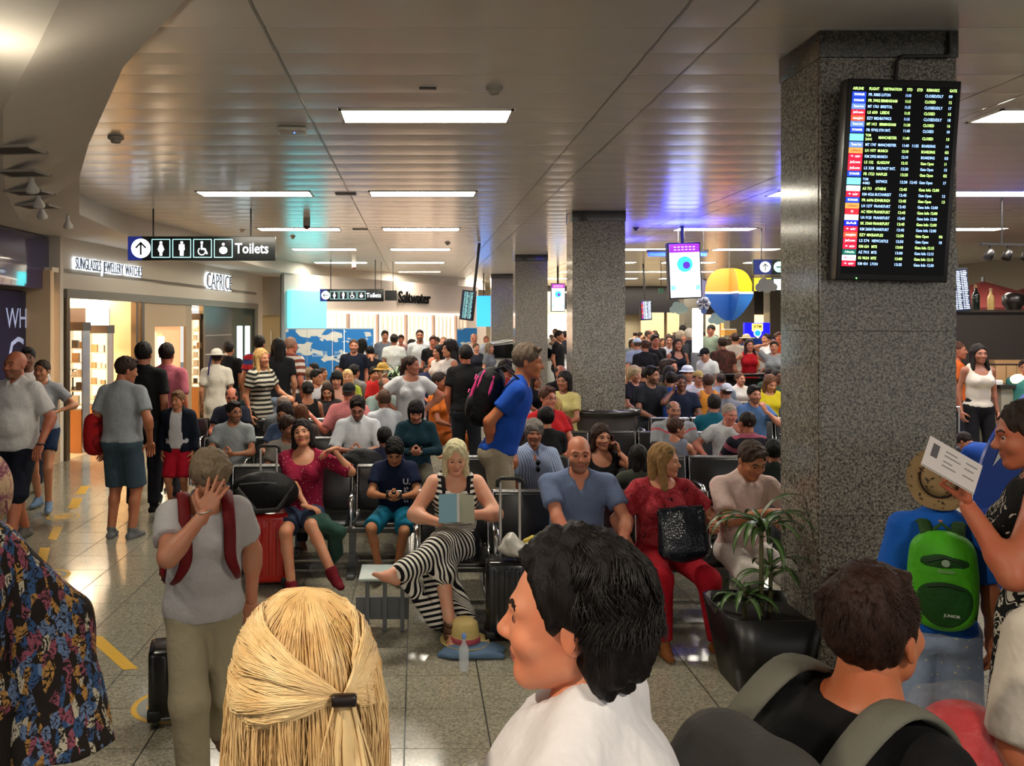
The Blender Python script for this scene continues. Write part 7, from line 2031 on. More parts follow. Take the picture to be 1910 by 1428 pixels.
t_.bsdf.inputs['Roughness'].default_value = .8; t_.put(t_.bsdf.inputs['Normal'], t_.bump(w1_, .6, .004))
prof.add(V, Fs, 0, True); prof.build('straw', m_, hm_)
MB().lathe([(.101, .0), (.1035, .003), (.1005, .03), (.098, .03)], seg=36, sc=(1, 1.12)).build('band', mat('1c1410', .7), hm_)
GP = backpack('backpack', local(r11, J11, J11['nb'] + A3(0, .150, -.22)), Matrix.Rotation(r11.rotation_euler.z + PI, 3, 'Z'), (.215, .17, .41), [cloth('4caa20', rough=.55), cloth('1c4a1c', rough=.55), cloth('2c4a24'), mat('16301a', .5)], 'bright and dark green child\'s backpack on the boy in blue')
MB().lathe([(.012, 0), (.016, .001), (.012, .002)], (0, -.108, .085), 14, M=Matrix.Rotation(PI / 2, 3, 'X')).build('emblem', mat('8aa088', .5), GP)
mb = MB(); put_text(mb, 'deuter', (0, -.112, .055), (1, 0, 0), (0, 0, 1), .022, 0, .01, 'CENTER'); mb.build('lettering', mat('8aa088', .5), GP)
mb = MB(); put_text(mb, 'JUNIOR', (.02, -.112, -.12), (1, 0, 0), (0, 0, 1), .016, 0, .02, 'CENTER'); mb.build('lettering', mat('c0c8c0', .5), GP)
r12, J12, _ = person('woman in sleeveless black dress with white leaf print holding up a boarding pass', 1918, 748, 3.12,
    dict(rot=236, fem=1, w=1.05, aw=1.08, hair='bun', haircol='2c1e18', skin='b46a4c', top='maxi', sleeve=0, neck='round', topm=cloth('0e0d0f', 'leaf', 'c4bcae', 9), skirt=.80, flare=.26, bottom='short_shorts', botc='0e0d0f', hyaw=12, hpitch=10, armR=arm(.20, -.215, -.10, e=(.6, -.1, -1), f=(-.1, -.15, .95), pn=(.2, -.9, 0), curl=50, thumb=20), armL=arm(-.24, .02, -.56)))
bp_ = empty('boarding_pass', tuple(at(1776, 2.90, 866)), 0, 'folded white boarding pass with a square code block in a raised hand', 'paper'); bp_.rotation_euler = (math.radians(-8), math.radians(28), math.radians(10))
MB().box((0, 0, 0), (.235, .002, .105)).build('sheet', mat('d4ccc8', .6), bp_); MB().box((.004, .004, -.004), (.235, .002, .105)).build('under_sheet', mat('c4bcb8', .6), bp_)
mb = MB()
for i, (x, z, l) in enumerate(((-.04, .03, .05), (-.04, .015, .07), (-.04, -.005, .04), (-.04, -.02, .06), (.05, .03, .05), (.05, .01, .04), (.05, -.015, .05))): mb.box((x + l / 2, -.0018, z), (l, .0012, .004))
mb.build('printed_lines', mat('8a8688', .6), bp_)
MB().box((-.082, -.0018, .012), (.028, .0012, .046)).build('dark_block', mat('5a5658', .7), bp_)
bkb = backpack('rucksack', local(r12, J12, J12['nb'] + A3(-.10, .20, -.28)), Matrix.Rotation(r12.rotation_euler.z + PI, 3, 'Z'), (.30, .20, .46), [cloth('1a1718', rough=.7), cloth('4a4542', rough=.7), cloth('141214')], 'dark grey rucksack on the back of the woman in leaf print')
r13, J13, _ = person('young man with short dark hair in black tank top, seen from behind in the foreground', 1630, 1068, 1.66,
    dict(rot=112, w=.96, nw=1.08, hair='textured', haircol='24130c', skin='a8603c', top='tee', sleeve=.35, neck='tankback', topc='0c0b0d', botc='101014', hyaw=13, hpitch=-8, lean=30, hunch=8, hvox=.0034, bvox=.011))
st_ = flow_strands(J13, 0, .1, random.Random(1))
rnd = random.Random(11); H = J13['HR'] * J13['hs']; cv = []
for i in range(5200):
    u = rnd.random(); az = rnd.uniform(-PI, PI); el = math.asin(rnd.uniform(-.45, 1))
    d = A3(math.sin(az) * math.cos(el), math.cos(az) * math.cos(el), math.sin(el))
    if d[1] < -.35 and d[2] < .55: continue
    lowf = max(0, min(1, (d[2] + .1) / .7))
    if d[2] < -.40 + .25 * (1 - max(0, d[1])): continue
    b0 = A3(0, .018, .034) + d * A3(.077, .097, .090)
    g = A3(-.5 * d[1] + .3, .2 + d[0] * .6, -.8); g = nrm(g - d * g.dot(d)); L = .010 + .026 * lowf
    sw_ = A3(rnd.gauss(0, .35), rnd.gauss(0, .35), rnd.gauss(0, .3))
    pts = [b0]; q = b0
    for k in range(3): q = q + nrm(d * (.42 - .20 * k) + g * (.8 + .4 * k) + sw_) * L / 3; pts.append(q)
    cv.append(np.array([J13['head'] + H @ p_ for p_ in pts]))
strands(r13, cv, .0011, hairmat('26150e'))
gb = empty('rucksack', tuple(local(r13, J13, J13['nb'] + J13['Rt'] @ A3(.0, .18, -.34))), 0, 'grey rucksack with wide padded straps on the young man in black', 'backpack'); gb.rotation_euler = (Matrix.Rotation(r13.rotation_euler.z, 3, 'Z') @ Matrix(J13['Rt'].tolist())).to_euler()
V, Q = mesh_field([G([E((0, .05, -.06), (.17, .11, .25)), S((-.08, .04, -.2), (-.07, .04, .12), .09), S((.08, .04, -.2), (.07, .04, .12), .09)], .05)], .014)
link('main_body', np_mesh('main_body', V, Q, [cloth('44423e', rough=.7)]), gb)
Xi = J13['X']; U_ = J13['U2']; Fr_ = J13['Fr']; ss = J13['s']; Gi = gb.matrix_basis.inverted()
def g_loc(v): return tuple(Gi @ local(r13, J13, v))
for s_ in (-1, 1):
    nb_ = J13['nb'] + Xi * s_ * .118 * ss
    base = [nb_ - Fr_ * .17 - U_ * .30, nb_ - Fr_ * .150 - U_ * .14, nb_ - Fr_ * .105 - U_ * .02, nb_ - Fr_ * .03 + U_ * .022, nb_ + Fr_ * .06 + U_ * .010, nb_ + Fr_ * .120 - U_ * .06, nb_ + Fr_ * .15 - U_ * .20, nb_ + Fr_ * .12 - U_ * .36]
    bs_ = cr([g_loc(v) for v in base]); MB().tube(bs_, rs([.030, .034, .038, .038, .038, .034, .030, .022], len(bs_)), 10, flat=.30, up=Vector((0, 1, 0))).build('shoulder_strap', cloth('5c5a50', rough=.75), gb)
r14, J14, _ = person('person in white T-shirt cut by the right edge of the frame', 2098, 955, 1.95,
    dict(rot=150, w=1.05, hair='short', skin='b06c4a', topc='c8beb0', botc='30343c', sleeve=.92, smax=1.03, aw=1.1))
# red wrapped luggage
rl = empty('wrapped_luggage', (at(1785, 2.12).x, 2.12, 0), 0, 'red luggage bundle wrapped in clear glossy plastic film', 'luggage')
sdf_obj('bundle', [G([E((0, 0, .73), (.155, .15, .40)), E((.02, -.02, .95), (.135, .13, .19)), E((0, .0, .35), (.17, .16, .33))], .06, [((0, 0, .03), (0, 0, -1))])], .012, cloth('b4141a', rough=.5), rl, .006, 20)
m_, t_ = newmat('cling_film')
t_.bsdf.inputs['Base Color'].default_value = (1, 1, 1, 1); t_.bsdf.inputs['Roughness'].default_value = .10; t_.bsdf.inputs['Alpha'].default_value = .10
t_.put(t_.bsdf.inputs['Normal'], t_.bump(t_.noise(26, 5, .7, dist=2.0), 1.0, .06)); t_.bsdf.inputs['Coat Weight'].default_value = .6
V, Q = mesh_field([G([E((0, 0, .73), (.168, .163, .41)), E((.02, -.02, .95), (.150, .145, .205)), E((0, .0, .35), (.183, .173, .345)), E((-.03, -.02, 1.13), (.10, .09, .055)), E((.07, -.0, 1.13), (.07, .07, .05))], .05, [((0, 0, .02), (0, 0, -1))])], .010)
D = V - A3(0, 0, .6); D[:, 2] *= .3; D /= np.linalg.norm(D, axis=1)[:, None]
V = V + D * (np.abs(vnoise(V * A3(1, 1, .5), 34)) * .012 - .003)[:, None]
link('plastic_film', np_mesh('plastic_film', V, Q, [m_]), rl)

# ---- the two big foreground heads
r15, J15, _ = person('woman with long blonde half-up hair seen from behind in the near foreground', 568, 1134, 1.27,
    dict(rot=184, fem=1, hair='none', browcol='b09060', skin='d09878', topc='d8ccc8', botc='606060', hpitch=4, hyaw=6, hvox=.005, w=1.0))
V, Q = hair_mesh('long', .005)
V = (V * A3(1.15, 1.07, 1.03))
base_hair = link('hair', np_mesh('hair', (V * J15['hs']) @ J15['HR'].T + J15['head'], Q, [hairmat('b8945a')]), r15)
def gold(c, a, b_):
    m, t = newmat('blonde_strand'); P = t.obj()
    n = t.noise(16, 3, vec=P)
    t.put(t.bsdf.inputs['Base Color'], t.mix(n, lin(a), lin(b_))); t.bsdf.inputs['Roughness'].default_value = .38; t.bsdf.inputs['Specular IOR Level'].default_value = .5
    return m
MG = gold(0, 'bd8c4c', 'f2d49c')
rnd = random.Random(5)
cv = flow_strands(J15, 7000, .36, rnd, wave=.017, flare=.12, off=.020, freq=2.2, clumps=70, m=13)
strands(r15, cv, .0009, MG)
# upper layer swept to the clip, low on the back of the head
H = J15['HR'] * J15['hs']; cv = []
clip = A3(-.048, .148, .030)
for i in range(2600):
    if i % 26 == 0: lk = (rnd.choice((-1, 1)), rnd.uniform(-.05, .13), rnd.gauss(0, .014), rnd.gauss(0, .006), rnd.gauss(0, .010), rnd.uniform(0, 6))
    sx = lk[0]; h0 = lk[1] + rnd.gauss(0, .005)
    a = A3(sx * (.100 - max(0, h0 - .03) * .45), -.02 + rnd.uniform(-.02, .03), h0)
    pts = []
    m_i = A3(sx * .105, .105, max(h0, .0) * .80 + .018 + lk[2] + rnd.gauss(0, .002))
    for j in range(12):
        t = j / 11; p = a * (1 - t) ** 2 + m_i * 2 * t * (1 - t) + clip * t * t
        e_ = (p - A3(0, .018, .025)) / A3(.116, .146, .130); r_ = np.linalg.norm(e_)
        rt = .93 + lk[3] * 5 * math.sin(t * PI) + .035 * math.sin(t * PI)
        if r_ < rt or t < .8: p = A3(0, .018, .025) + (p - A3(0, .018, .025)) / r_ * rt
        p = p + A3(rnd.gauss(0, .0008), rnd.gauss(0, .0008), rnd.gauss(0, .0010) + .009 * math.sin(t * 6 + lk[5]) * math.sin(t * PI))
        pts.append(J15['head'] + H @ p)
    cv.append(np.array(pts))
for i in range(1200):   # loose tail below the clip
    if i % 24 == 0: la = rnd.gauss(0, .8); lb_ = rnd.uniform(0, 6)
    a = la + rnd.gauss(0, .06); pts = []
    for j in range(12):
        t = j / 11; p = clip + A3(math.sin(a) * (.012 + .09 * t) + .012 * t * math.sin(t * 7 + lb_), .006 + .004 * math.cos(a * 3) + .014 * math.sin(t * 6 + lb_) * t, -.34 * t + rnd.gauss(0, .001))
        pts.append(J15['head'] + H @ p)
    cv.append(np.array(pts))
strands(r15, cv, .0011, gold(0, 'cc9e5c', 'fae2b0'), 'hair_strands')
cl_ = MB().box(tuple(J15['head'] + H @ (clip + A3(0, .014, 0))), (.034, .014, .016), bev=.004); cl_.build('hair_clip', mat('1c120e', .3), r15)
r16, J16, _ = person('woman with curly dark hair in white shirt seen in profile in the near foreground', 1062, 1012, 1.36,
    dict(rot=-112, fem=1, w=1.36, hair='none', eyec='8a5a48', irisc='4a2c20', browcol='1c1412', skin='d48c6a', top='shirt', collar=1, sleeve=.9, topc='dad6d8', botc='404048', hpitch=2, hvox=.0034, hyaw=4, nw=1.1, sw=.245))
V, Q = hair_mesh('curlshort', .006)
link('hair', np_mesh('hair', (V * J16['hs']) @ J16['HR'].T + J16['head'], Q, [hairmat('0e0908')]), r16)
rnd = random.Random(9)
cv = flow_strands(J16, 7000, .036, rnd, wave=.014, flare=.18, off=.012, freq=11.0, clumps=170, clip=.12)
strands(r16, cv, .0011, mat('100a08', .45, spec=.3))
r17, J17, _ = person('person in a floral patterned kaftan cut by the left edge of the frame', -95, 850, 2.62,
    dict(rot=30, fem=1, w=1.25, hair='long', haircol='3a2a20', skin='c08060', top='maxi', sleeve=0, neck='wide', topm=cloth('2a2422', 'floral', '6d83a8', 52), skirt=.95, flare=.36, bottom='short_shorts', botc='2a2422', armR=arm(.30, -.05, -.56), armL=arm(-.24, -.05, -.5)))
s = J17['s']
V, Q = mesh_field([G([S(J17['shR'] + A3(-.05, 0, .02), J17['elR'] + A3(.02, 0, -.03), .09, .13, A3(0, 1, 0), .8), S(J17['elR'] + A3(.02, 0, -.03), J17['wrR'] + A3(.03, 0, -.20), .13, .17, A3(0, 1, 0), .7, cb=True)], .04)], .014)
link('wide_sleeve', np_mesh('wide_sleeve', V + (vnoise(V, 18) * .006)[:, None], Q, [cloth('2a2422', 'floral', '6d83a8', 46)]), r17)
bgp = sdf_obj('patterned_bag', [G([E((0, 0, 0), (.14, .10, .20))], .03)], .014, cloth('7a4458', 'splash', 'c0a080', 14)); bgp.location = (at(-28, 4.3).x, 4.3, 1.25); tag(bgp, 'pink patterned bag at the very left edge above the kaftan', 'bag')

# ---- middle distance, LOD 1
def P(label, px, y, Y, **k):
    k.setdefault('lod', 1); return person(label, px, y, Y, k)
sit = dict(pose='sit')
HAND_EAR = arm(.14, -.07, .06, e=(.7, -.3, -1), f=(-.2, .1, 1), pn=(-1, 0, 0), curl=50)
a, b_, _ = P('man with glasses and beard in pale grey T-shirt with a black strap across it', 437, 750, 9.0, **sit, hair='short', haircol='14100e', beard=1, skin='9c6a4c', topc='8c9294', botc='20242c', hyaw=40, **PHONE); glasses(a, b_)
P('man in navy shirt with receding hair leaning over, left seats', 432, 724, 10.6, **sit, hair='balding', haircol='1c1614', skin='b06a52', topc='161c2a', botc='20242c', hpitch=14, hyaw=10, w=1.12)
P('man in dark green shirt raising a bottle to his mouth', 478, 713, 11.1, **sit, hair='short', haircol='18110e', beard=1, skin='a87454', topc='0e2426', botc='20242c', hyaw=60, armR=arm(.12, -.20, .0, e=(.8, -.2, -1), f=(-.3, -.1, .9), pn=(-1, 0, 0), curl=55))
P('bald man seen from behind in grey shirt, left seats', 529, 737, 10.0, **sit, rot=180, hair='balding', haircol='8a7468', skin='c08c78', topc='7a7e84', botc='30343c', fat=1)
P('older man with glasses in grey checked shirt looking down', 549, 690, 13.0, **sit, lod=2, hair='balding', haircol='9a948c', skin='b8856c', topc='5a5c64', botc='30343c', hpitch=16)
P('dark-haired woman with a low bun in black off-shoulder top, back turned', 573, 711, 11.3, **sit, rot=200, fem=1, hair='bun', haircol='120e0e', skin='a87456', top='tank', sleeve=0, neck='tankback', topc='101012', botc='20242c')
P('girl with long brown hair looking down behind the man in black cap', 611, 716, 12.0, **sit, lod=2, fem=1, hair='long', haircol='2a1c16', skin='b88468', topc='2a2628', botc='20242c', hpitch=24)
P('young man in white T-shirt looking right before the hoarding', 591, 690, 13.4, **sit, lod=2, hair='short', haircol='14100e', skin='a87456', topc='ccd0d4', botc='20242c', hyaw=60)
P('woman with a black fringe and peach top facing the camera', 628, 693, 13.0, **sit, lod=2, fem=1, hair='fringe', haircol='0e0c0c', skin='c08a70', topc='b88a78', botc='20242c', hpitch=14)
P('fair child in lime top with pale headband', 648, 690, 14.0, **sit, lod=2, fem=1, child=1, hair='bob', haircol='b89868', skin='c89478', topc='98a838', botc='20242c')
P('man in black baseball cap and salmon pink shirt, back turned, arms along the bench', 651, 714, 10.6, **sit, rot=180, w=1.22, belly=.05, hair='capback', hatc='10121a', haircol='5a4a40', skin='b8705c', topc='b86e70', botc='30343c', sleeve=.9, armR=arm(.46, .02, -.14, e=(.3, .4, -1)), armL=arm(-.46, .02, -.14, e=(-.3, .4, -1)))
P('dark-haired person in grey shirt holding a phone to the ear, before the hoarding', 661, 681, 14.5, **sit, lod=2, rot=150, hair='short', haircol='120e0e', skin='a87456', topc='7c7c7c', armR=HAND_EAR)
P('person in a yellow straw hat and red shirt', 714, 679, 13.6, **sit, lod=1, rot=15, hair='strawhat', hatc='c09a48', haircol='2a1c16', skin='b07a5c', topc='b8201e', botc='20242c')
P('dark-haired boy beside the yellow straw hat', 697, 686, 15.2, **sit, lod=2, rot=40, child=1, hair='boy', haircol='14100e', skin='a87456', topc='a8241e')
P('balding tanned man in pale grey-green shirt leaning forward', 718, 706, 11.8, **sit, rot=30, hair='balding', haircol='4a3a30', skin='8c5a42', topc='7c8c88', botc='30343c', hpitch=20, lean=14)
P('person in white shirt seen from behind left of the standing woman', 716, 730, 10.2, **sit, rot=200, hair='short', haircol='4a3428', skin='8c5a42', topc='c4c8d0', botc='30343c', hpitch=10)
a, b_, _ = P('dark-haired man in glasses and open white shirt looking down', 667, 742, 9.0, **sit, hair='short', haircol='1c120e', beard=1, skin='a8705a', top='shirt', neck='open', collar=1, topc='ccd0d6', botc='20242c', hpitch=26, lod=0, hvox=.0055, sleeve=.95, **PHONE); glasses(a, b_)
tag(sdf_obj('black_rucksack', [G([E((0, 0, 0), (.20, .13, .15)), E((0, -.04, -.05), (.22, .12, .10))], .04)], .014, cloth('0f1012', rough=.6), None, .008, 20), 'bulky black rucksack on the bench in front of the white shirt man', 'bag').location = (at(676, 7.75).x, 7.78, .80)
a, b_, _ = P('girl in glasses looking at a tablet, behind the magenta woman', 531, 752, 8.9, **sit, fem=1, rot=-15, hair='bob', haircol='1c1212', skin='a87458', topc='3c4c68', botc='20242c', hpitch=20, **PHONE); glasses(a, b_)
P('person with reddish brown hair seen from behind', 562, 755, 9.2, **sit, rot=190, fem=1, hair='bob', haircol='5a3420', skin='a87458', topc='4a3c34', botc='20242c')
P('brown-haired boy behind the magenta woman\'s shoulder', 538, 778, 8.1, **sit, rot=10, child=1, hs=1.1, hair='boy', haircol='2a1a14', skin='8c5c46', topc='6c6660', botc='20242c', hyaw=40, smax=.85)
P('small dark-haired boy in navy and red top with his back turned', 717, 798, 7.9, **sit, rot=185, child=1, hs=1.1, hair='boy', haircol='0e0c0c', skin='a87458', topc='1a1e34', botc='20242c', smax=.85)
a, b_, _ = P('woman with a dark fringe in teal jacket looking at her phone', 776, 749, 9.0, **sit, fem=1, hair='fringe', haircol='100c0e', skin='a8745c', top='long', topc='0e2c38', neck='open', botc='5a564a', hpitch=26, **PHONE)
slab('phone', b_, a, b_['nb'] + A3(0, -.335, -.265) * b_['s'], (.14, .012, .07), mat('0c0c10', .2), 'dark phone in the hands of the woman in teal', 'phone', Matrix.Rotation(-.7, 3, 'X'))
P('woman in white T-shirt standing with hands on hips, head turned right', 768, 664, 10.3, rot=10, fem=1, w=1.1, aw=1.15, hair='pony', haircol='2a1c16', skin='a8705a', topc='c0c0c4', neck='wide', botc='a8a8a8', hyaw=50, lod=0, hvox=.0055, **HIPS)
P('man in black T-shirt standing with his back turned behind the white car', 868, 645, 10.9, rot=165, w=1.1, hair='short', haircol='1c1816', skin='a8644a', topc='0d0d10', botc='20242c', hyaw=30)
P('woman with big dark curls in white sleeveless top standing in profile', 838, 636, 13.0, rot=-70, fem=1, hair='curly', haircol='140e0e', skin='a87458', top='tank', sleeve=0, topc='b8b0b0', botc='8090a8')
P('dark-haired woman in white behind the curly-haired woman', 818, 644, 14.5, lod=2, rot=-60, fem=1, hair='bob', haircol='140e0e', skin='b07c60', top='tee', topc='c8beb8')
P('woman in orange sari-like top leaning beside the black T-shirt man', 822, 694, 11.6, **sit, rot=60, fem=1, hair='bun', haircol='1c1210', skin='8c5a42', topc='b86020', botc='8c4818')
P('bald man in navy shirt looking down, among the far seats', 807, 667, 15.0, lod=2, **sit, hair='balding', haircol='6a4a3c', skin='b06a50', topc='242c48', hpitch=20)
P('man in navy T-shirt facing the camera before the hoarding', 660, 633, 15.5, lod=1, rot=5, w=1.08, hair='crop', haircol='4a3428', beard=1, skin='b07a60', topc='0e1424', botc='20242c')
P('woman with long black hair beside the navy T-shirt man', 676, 632, 16.5, lod=2, rot=160, fem=1, hair='long', haircol='0c0a0a', skin='a87456', topc='b0b8c0')
P('dark-haired person stooping in a navy coat by the hoarding end', 690, 647, 16.2, lod=2, rot=200, hair='short', haircol='0c0a0a', skin='a87456', topc='10141c', hpitch=20)
P('man in grey shirt with tall dark hair before the shutters', 718, 617, 21.0, lod=2, rot=10, hair='short', haircol='14100e', skin='a87456', topc='6c7078')
P('man in white shirt with a rucksack, back turned, before the shutters', 735, 624, 19.0, lod=2, rot=180, hair='short', haircol='14100e', skin='8c5a42', topc='c8ccc8')
P('small dark-haired person with glasses before the shutters', 748, 625, 22.0, lod=2, hair='short', haircol='2a1814', skin='b07058', topc='8c6c6c')
P('bearded man in white shirt with a dark cross strap before the shutters', 783, 615, 19.0, lod=1, hair='crop', haircol='1c1412', beard=1, skin='a06a4c', topc='c8ccd0', botc='303840', sleeve=.8)
P('man in black with white shirt before the right shutters', 808, 627, 18.5, lod=2, hair='short', haircol='3a2418', skin='b0705a', topc='121214')
P('fair-haired man in pale shirt at the right of the shutters', 827, 628, 19.5, lod=2, hair='crop', haircol='8c6a50', skin='c08870', topc='c8c4c0')
P('bald man in white shirt standing by the single cloud panel', 884, 622, 21.0, lod=2, hair='balding', haircol='7a5a4a', skin='b87c64', topc='c8ccd0')
P('brown-skinned person just left of the fourth pillar', 907, 627, 22.5, lod=2, hair='crop', haircol='5a3424', skin='9a5a40', topc='3a3034')
# right of the tall man
a, b_, _ = P('grey-haired man with moustache in pinstripe shirt, sunglasses hooked at the neck', 996, 785, 7.35, **sit, hair='greyshort', haircol='6c6660', skin='9c664a', top='shirt', neck='open', collar=1, topm=cloth('aab6cc', 'vstripes', '6c80a8', .018), botc='30343c', w=1.1, belly=.03, lod=0, hvox=.0055)
mb = MB()
for s_ in (-1, 1): mb.sphere(tuple(b_['nb'] + A3(.015, -.165, -.13 + s_ * .028)), .026, 10, sc=(.75, .3, 1))
mb.build('sunglasses', mat('101014', .15), a)
MB().tube([tuple(b_['head'] + b_['HR'] @ A3(x, -.098, -.049)) for x in (-.022, 0, .022)], .006, 6).build('moustache', hairmat('5a5048'), a)
a, b_, _ = P('woman in black top speaking on a phone held to her ear', 1122, 792, 7.1, **sit, fem=1, hair='bob', haircol='2a1a12', skin='b07c60', top='tee', sleeve=.2, neck='deep', topc='0e0d0f', botc='30343c', hyaw=10, lod=0, hvox=.0055, armR=arm(.15, -.09, .02, e=(.6, -.4, -1), f=(-.25, .1, 1), pn=(-1, 0, 0), curl=50))
slab('phone', b_, a, b_['head'] + A3(.085, -.04, -.05), (.012, .07, .14), mat('3a1418', .2), 'dark red phone at the ear of the woman in black', 'phone')
P('dark-haired woman in olive top with her back turned behind the front row', 1190, 832, 6.75, **sit, rot=180, fem=1, hair='bob', haircol='120e0e', skin='a87456', topc='3c4038', botc='20242c', smax=.86, hpitch=10)
P('person with black hair in dark green top behind the man in pink, back turned', 1443, 822, 6.85, **sit, rot=170, hair='boy', haircol='0d0c0c', skin='8c5a42', topc='1c2422', botc='20242c', smax=.9)
a, b_, _ = P('fair-skinned woman with short hair and black glasses in red T-shirt', 1022, 722, 9.5, rot=20, **sit, fem=1, w=1.05, hair='short', haircol='4a2e24', skin='c08068', topc='b81c22', botc='20242c', hyaw=10); glasses(a, b_)
P('person with black hair in black shirt, back turned, behind the pinstripe man', 1017, 761, 8.4, **sit, rot=200, hair='boy', haircol='0c0a0c', skin='a87456', topc='101013', botc='20242c')
P('child with short fair hair left of the red T-shirt woman, back turned', 979, 731, 9.8, **sit, rot=150, child=1, hair='greyshort', haircol='b8a478', skin='c89478', topc='b8b8b8', botc='20242c')
P('big bald-fronted man with grey-black beard in grey polo with red stripe', 1257, 748, 9.3, **sit, w=1.22, belly=.05, hair='balding', haircol='3c3a3c', beard=1, skin='a0705a', topm=cloth('8c9096', 'band', 'b84a50', .085, duty=.022), botc='30343c', lod=0, hvox=.0055, sleeve=.75, sw=.20)
a, b_, _ = P('woman in glasses and grey sleeveless top seen from behind in profile', 1262, 781, 8.15, **sit, rot=150, fem=1, hair='short', haircol='3a241c', skin='b07a62', top='tank', sleeve=0, neck='round', topc='6c7080', botc='20242c', hyaw=-50); glasses(a, b_)
P('grey-haired man in white T-shirt eating a snack', 1361, 754, 9.1, **sit, w=1.1, belly=.03, hair='crop', haircol='8a8078', skin='b87868', topc='b4b8bc', botc='30343c', hpitch=10, hyaw=12, lod=0, hvox=.0055, armR=arm(.08, -.24, -.06, e=(1, .1, -.8), f=(-.5, .2, .6), pn=(0, 1, 0), curl=50), armL=arm(-.26, -.1, -.42, e=(-1, .4, -.4)))
P('dark-haired man in navy and rose striped polo, back turned', 1393, 768, 8.1, **sit, rot=190, w=1.12, hair='crop', haircol='1c1412', skin='9c644c', topm=cloth('14141e', 'stripes', '8a4456', .12, duty=.62), botc='20242c', sleeve=.75)
P('man with dark wavy hair in turquoise shirt, back turned', 1332, 738, 9.9, **sit, rot=165, w=1.1, hair='textured', haircol='1c1614', skin='a87060', topc='10586e', botc='20242c')
P('man in white baseball cap worn backwards, back turned', 1354, 715, 11.6, **sit, rot=185, hair='capback', hatc='b8bcc4', haircol='3a2a20', skin='9c6a54', topc='6c707c', botc='20242c')
P('young bearded man in blue shirt resting chin on his hand', 1407, 720, 10.9, **sit, rot=5, hair='short', haircol='120e0c', beard=1, skin='a8745c', topc='46648c', botc='20242c', armR=arm(.06, -.20, -.05, e=(1, -.2, -1), f=(-.3, .1, .9), pn=(-.3, 1, 0), curl=60))
P('woman in yellow off-shoulder top with long brown hair looking down', 1437, 701, 12.7, **sit, rot=10, fem=1, hair='long', haircol='5a3c26', skin='b07e60', topc='c0b020', botc='20242c', hpitch=26, neck='wide')
P('person in orange vest with brown hair, back turned', 1320, 699, 13.0, **sit, rot=185, hair='short', haircol='3c2820', skin='8c5a44', top='tank', sleeve=0, neck='tankback', topc='d08a30', botc='20242c')
P('dark-skinned man in navy T-shirt with his hand to his face', 1271, 699, 12.4, **sit, rot=-10, w=1.08, hair='crop', haircol='1a1210', skin='6e4836', topc='141c30', botc='20242c', armL=arm(-.13, -.12, .03, e=(-.8, -.2, -1), f=(.2, 0, 1), pn=(1, 0, 0), curl=30))
P('person with dark hair in bright blue shirt, back turned', 1250, 695, 13.2, **sit, rot=185, hair='short', haircol='18120e', skin='a87456', topc='2c4a8c', botc='20242c')
P('young man with dark hair and beard in charcoal T-shirt by the second pillar', 1216, 684, 13.0, **sit, rot=15, hair='short', haircol='120e0c', beard=1, skin='a07458', topc='24262a', botc='20242c', hyaw=25)
P('man in white trilby with a black band, leaning forward', 1283, 684, 14.2, **sit, lod=1, rot=30, hair='fedora', hatc='c4ccd4', haircol='3a2a20', skin='a87660', topc='c4c4cc')
P('person in a straw cap beside the white trilby', 1303, 692, 14.0, **sit, lod=2, rot=10, hair='cap', hatc='a89458', haircol='3a2a20', skin='a87660', topc='b8b8b8')
P('stooping man in blue-grey striped shirt behind the orange vest', 1345, 697, 14.4, lod=2, **sit, rot=160, hair='crop', haircol='2a1e1a', skin='a87660', topc='7c8898', lean=24)
P('fair older person at the edge of the second pillar', 1184, 684, 13.4, lod=2, **sit, rot=30, hair='greyshort', haircol='b09c78', skin='c08a74', topc='20202a')
P('dark-haired person behind the charcoal T-shirt man', 1198, 686, 14.2, lod=2, **sit, rot=170, hair='short', haircol='2a1a16', skin='a87456', topc='15161c')
P('frizzy-haired person in front of the curly-haired woman in navy', 1240, 672, 16.0, lod=2, **sit, rot=180, hair='curly', haircol='2a1e18', skin='a87456', topc='6a5a40')
P('dark-haired person with glasses holding a white phone', 1253, 671, 15.6, lod=2, **sit, rot=20, hair='short', haircol='2a1a18', skin='b07a68', topc='2c2c34')
P('dark curly head left of the white trilby, back turned', 1247, 685, 14.6, lod=2, **sit, rot=185, hair='curly', haircol='140e0c', skin='8c5a42', topc='5c5030')
P('person in black cap and white T-shirt bending at the bar table', 1314, 650, 15.6, lod=1, rot=-60, hair='cap', hatc='101012', haircol='1c1412', skin='b88a74', topc='c4c8c8', hpitch=20, lean=12)
P('woman in red halter top standing behind the bar table', 1398, 633, 17.2, lod=1, rot=-5, fem=1, hair='long', haircol='1c1210', skin='a8745c', top='tank', sleeve=0, topc='a81420', botc='5c6c80', **HIPS)
P('woman in grey crop top with her arm raised by the near pillar', 1444, 636, 16.6, lod=1, rot=-25, fem=1, hair='bun', haircol='1c1210', skin='a8745c', top='tee', topc='84888c', botc='30405c', armL=arm(-.10, -.10, .22, e=(-1, -.1, .3), f=(.6, 0, .6)))
P('woman with wavy dark hair in navy dress in the queue', 1264, 631, 16.8, lod=1, rot=5, fem=1, hair='long', haircol='241612', skin='8c5e4a', top='dress', sleeve=0, neck='deep', topc='10131f', skirt=.4, bottom='short_shorts')
P('woman in white T-shirt beside the woman in navy dress', 1249, 625, 18.5, lod=1, rot=-20, fem=1, hair='bun', haircol='2a1a14', skin='b07e64', topc='c8ccd0', botc='3a4458')
P('man in black T-shirt with his back turned near the second pillar', 1203, 634, 16.5, lod=1, rot=185, w=1.1, hair='crop', haircol='3a2418', skin='8c5a48', topc='0e0e12', botc='20242c')
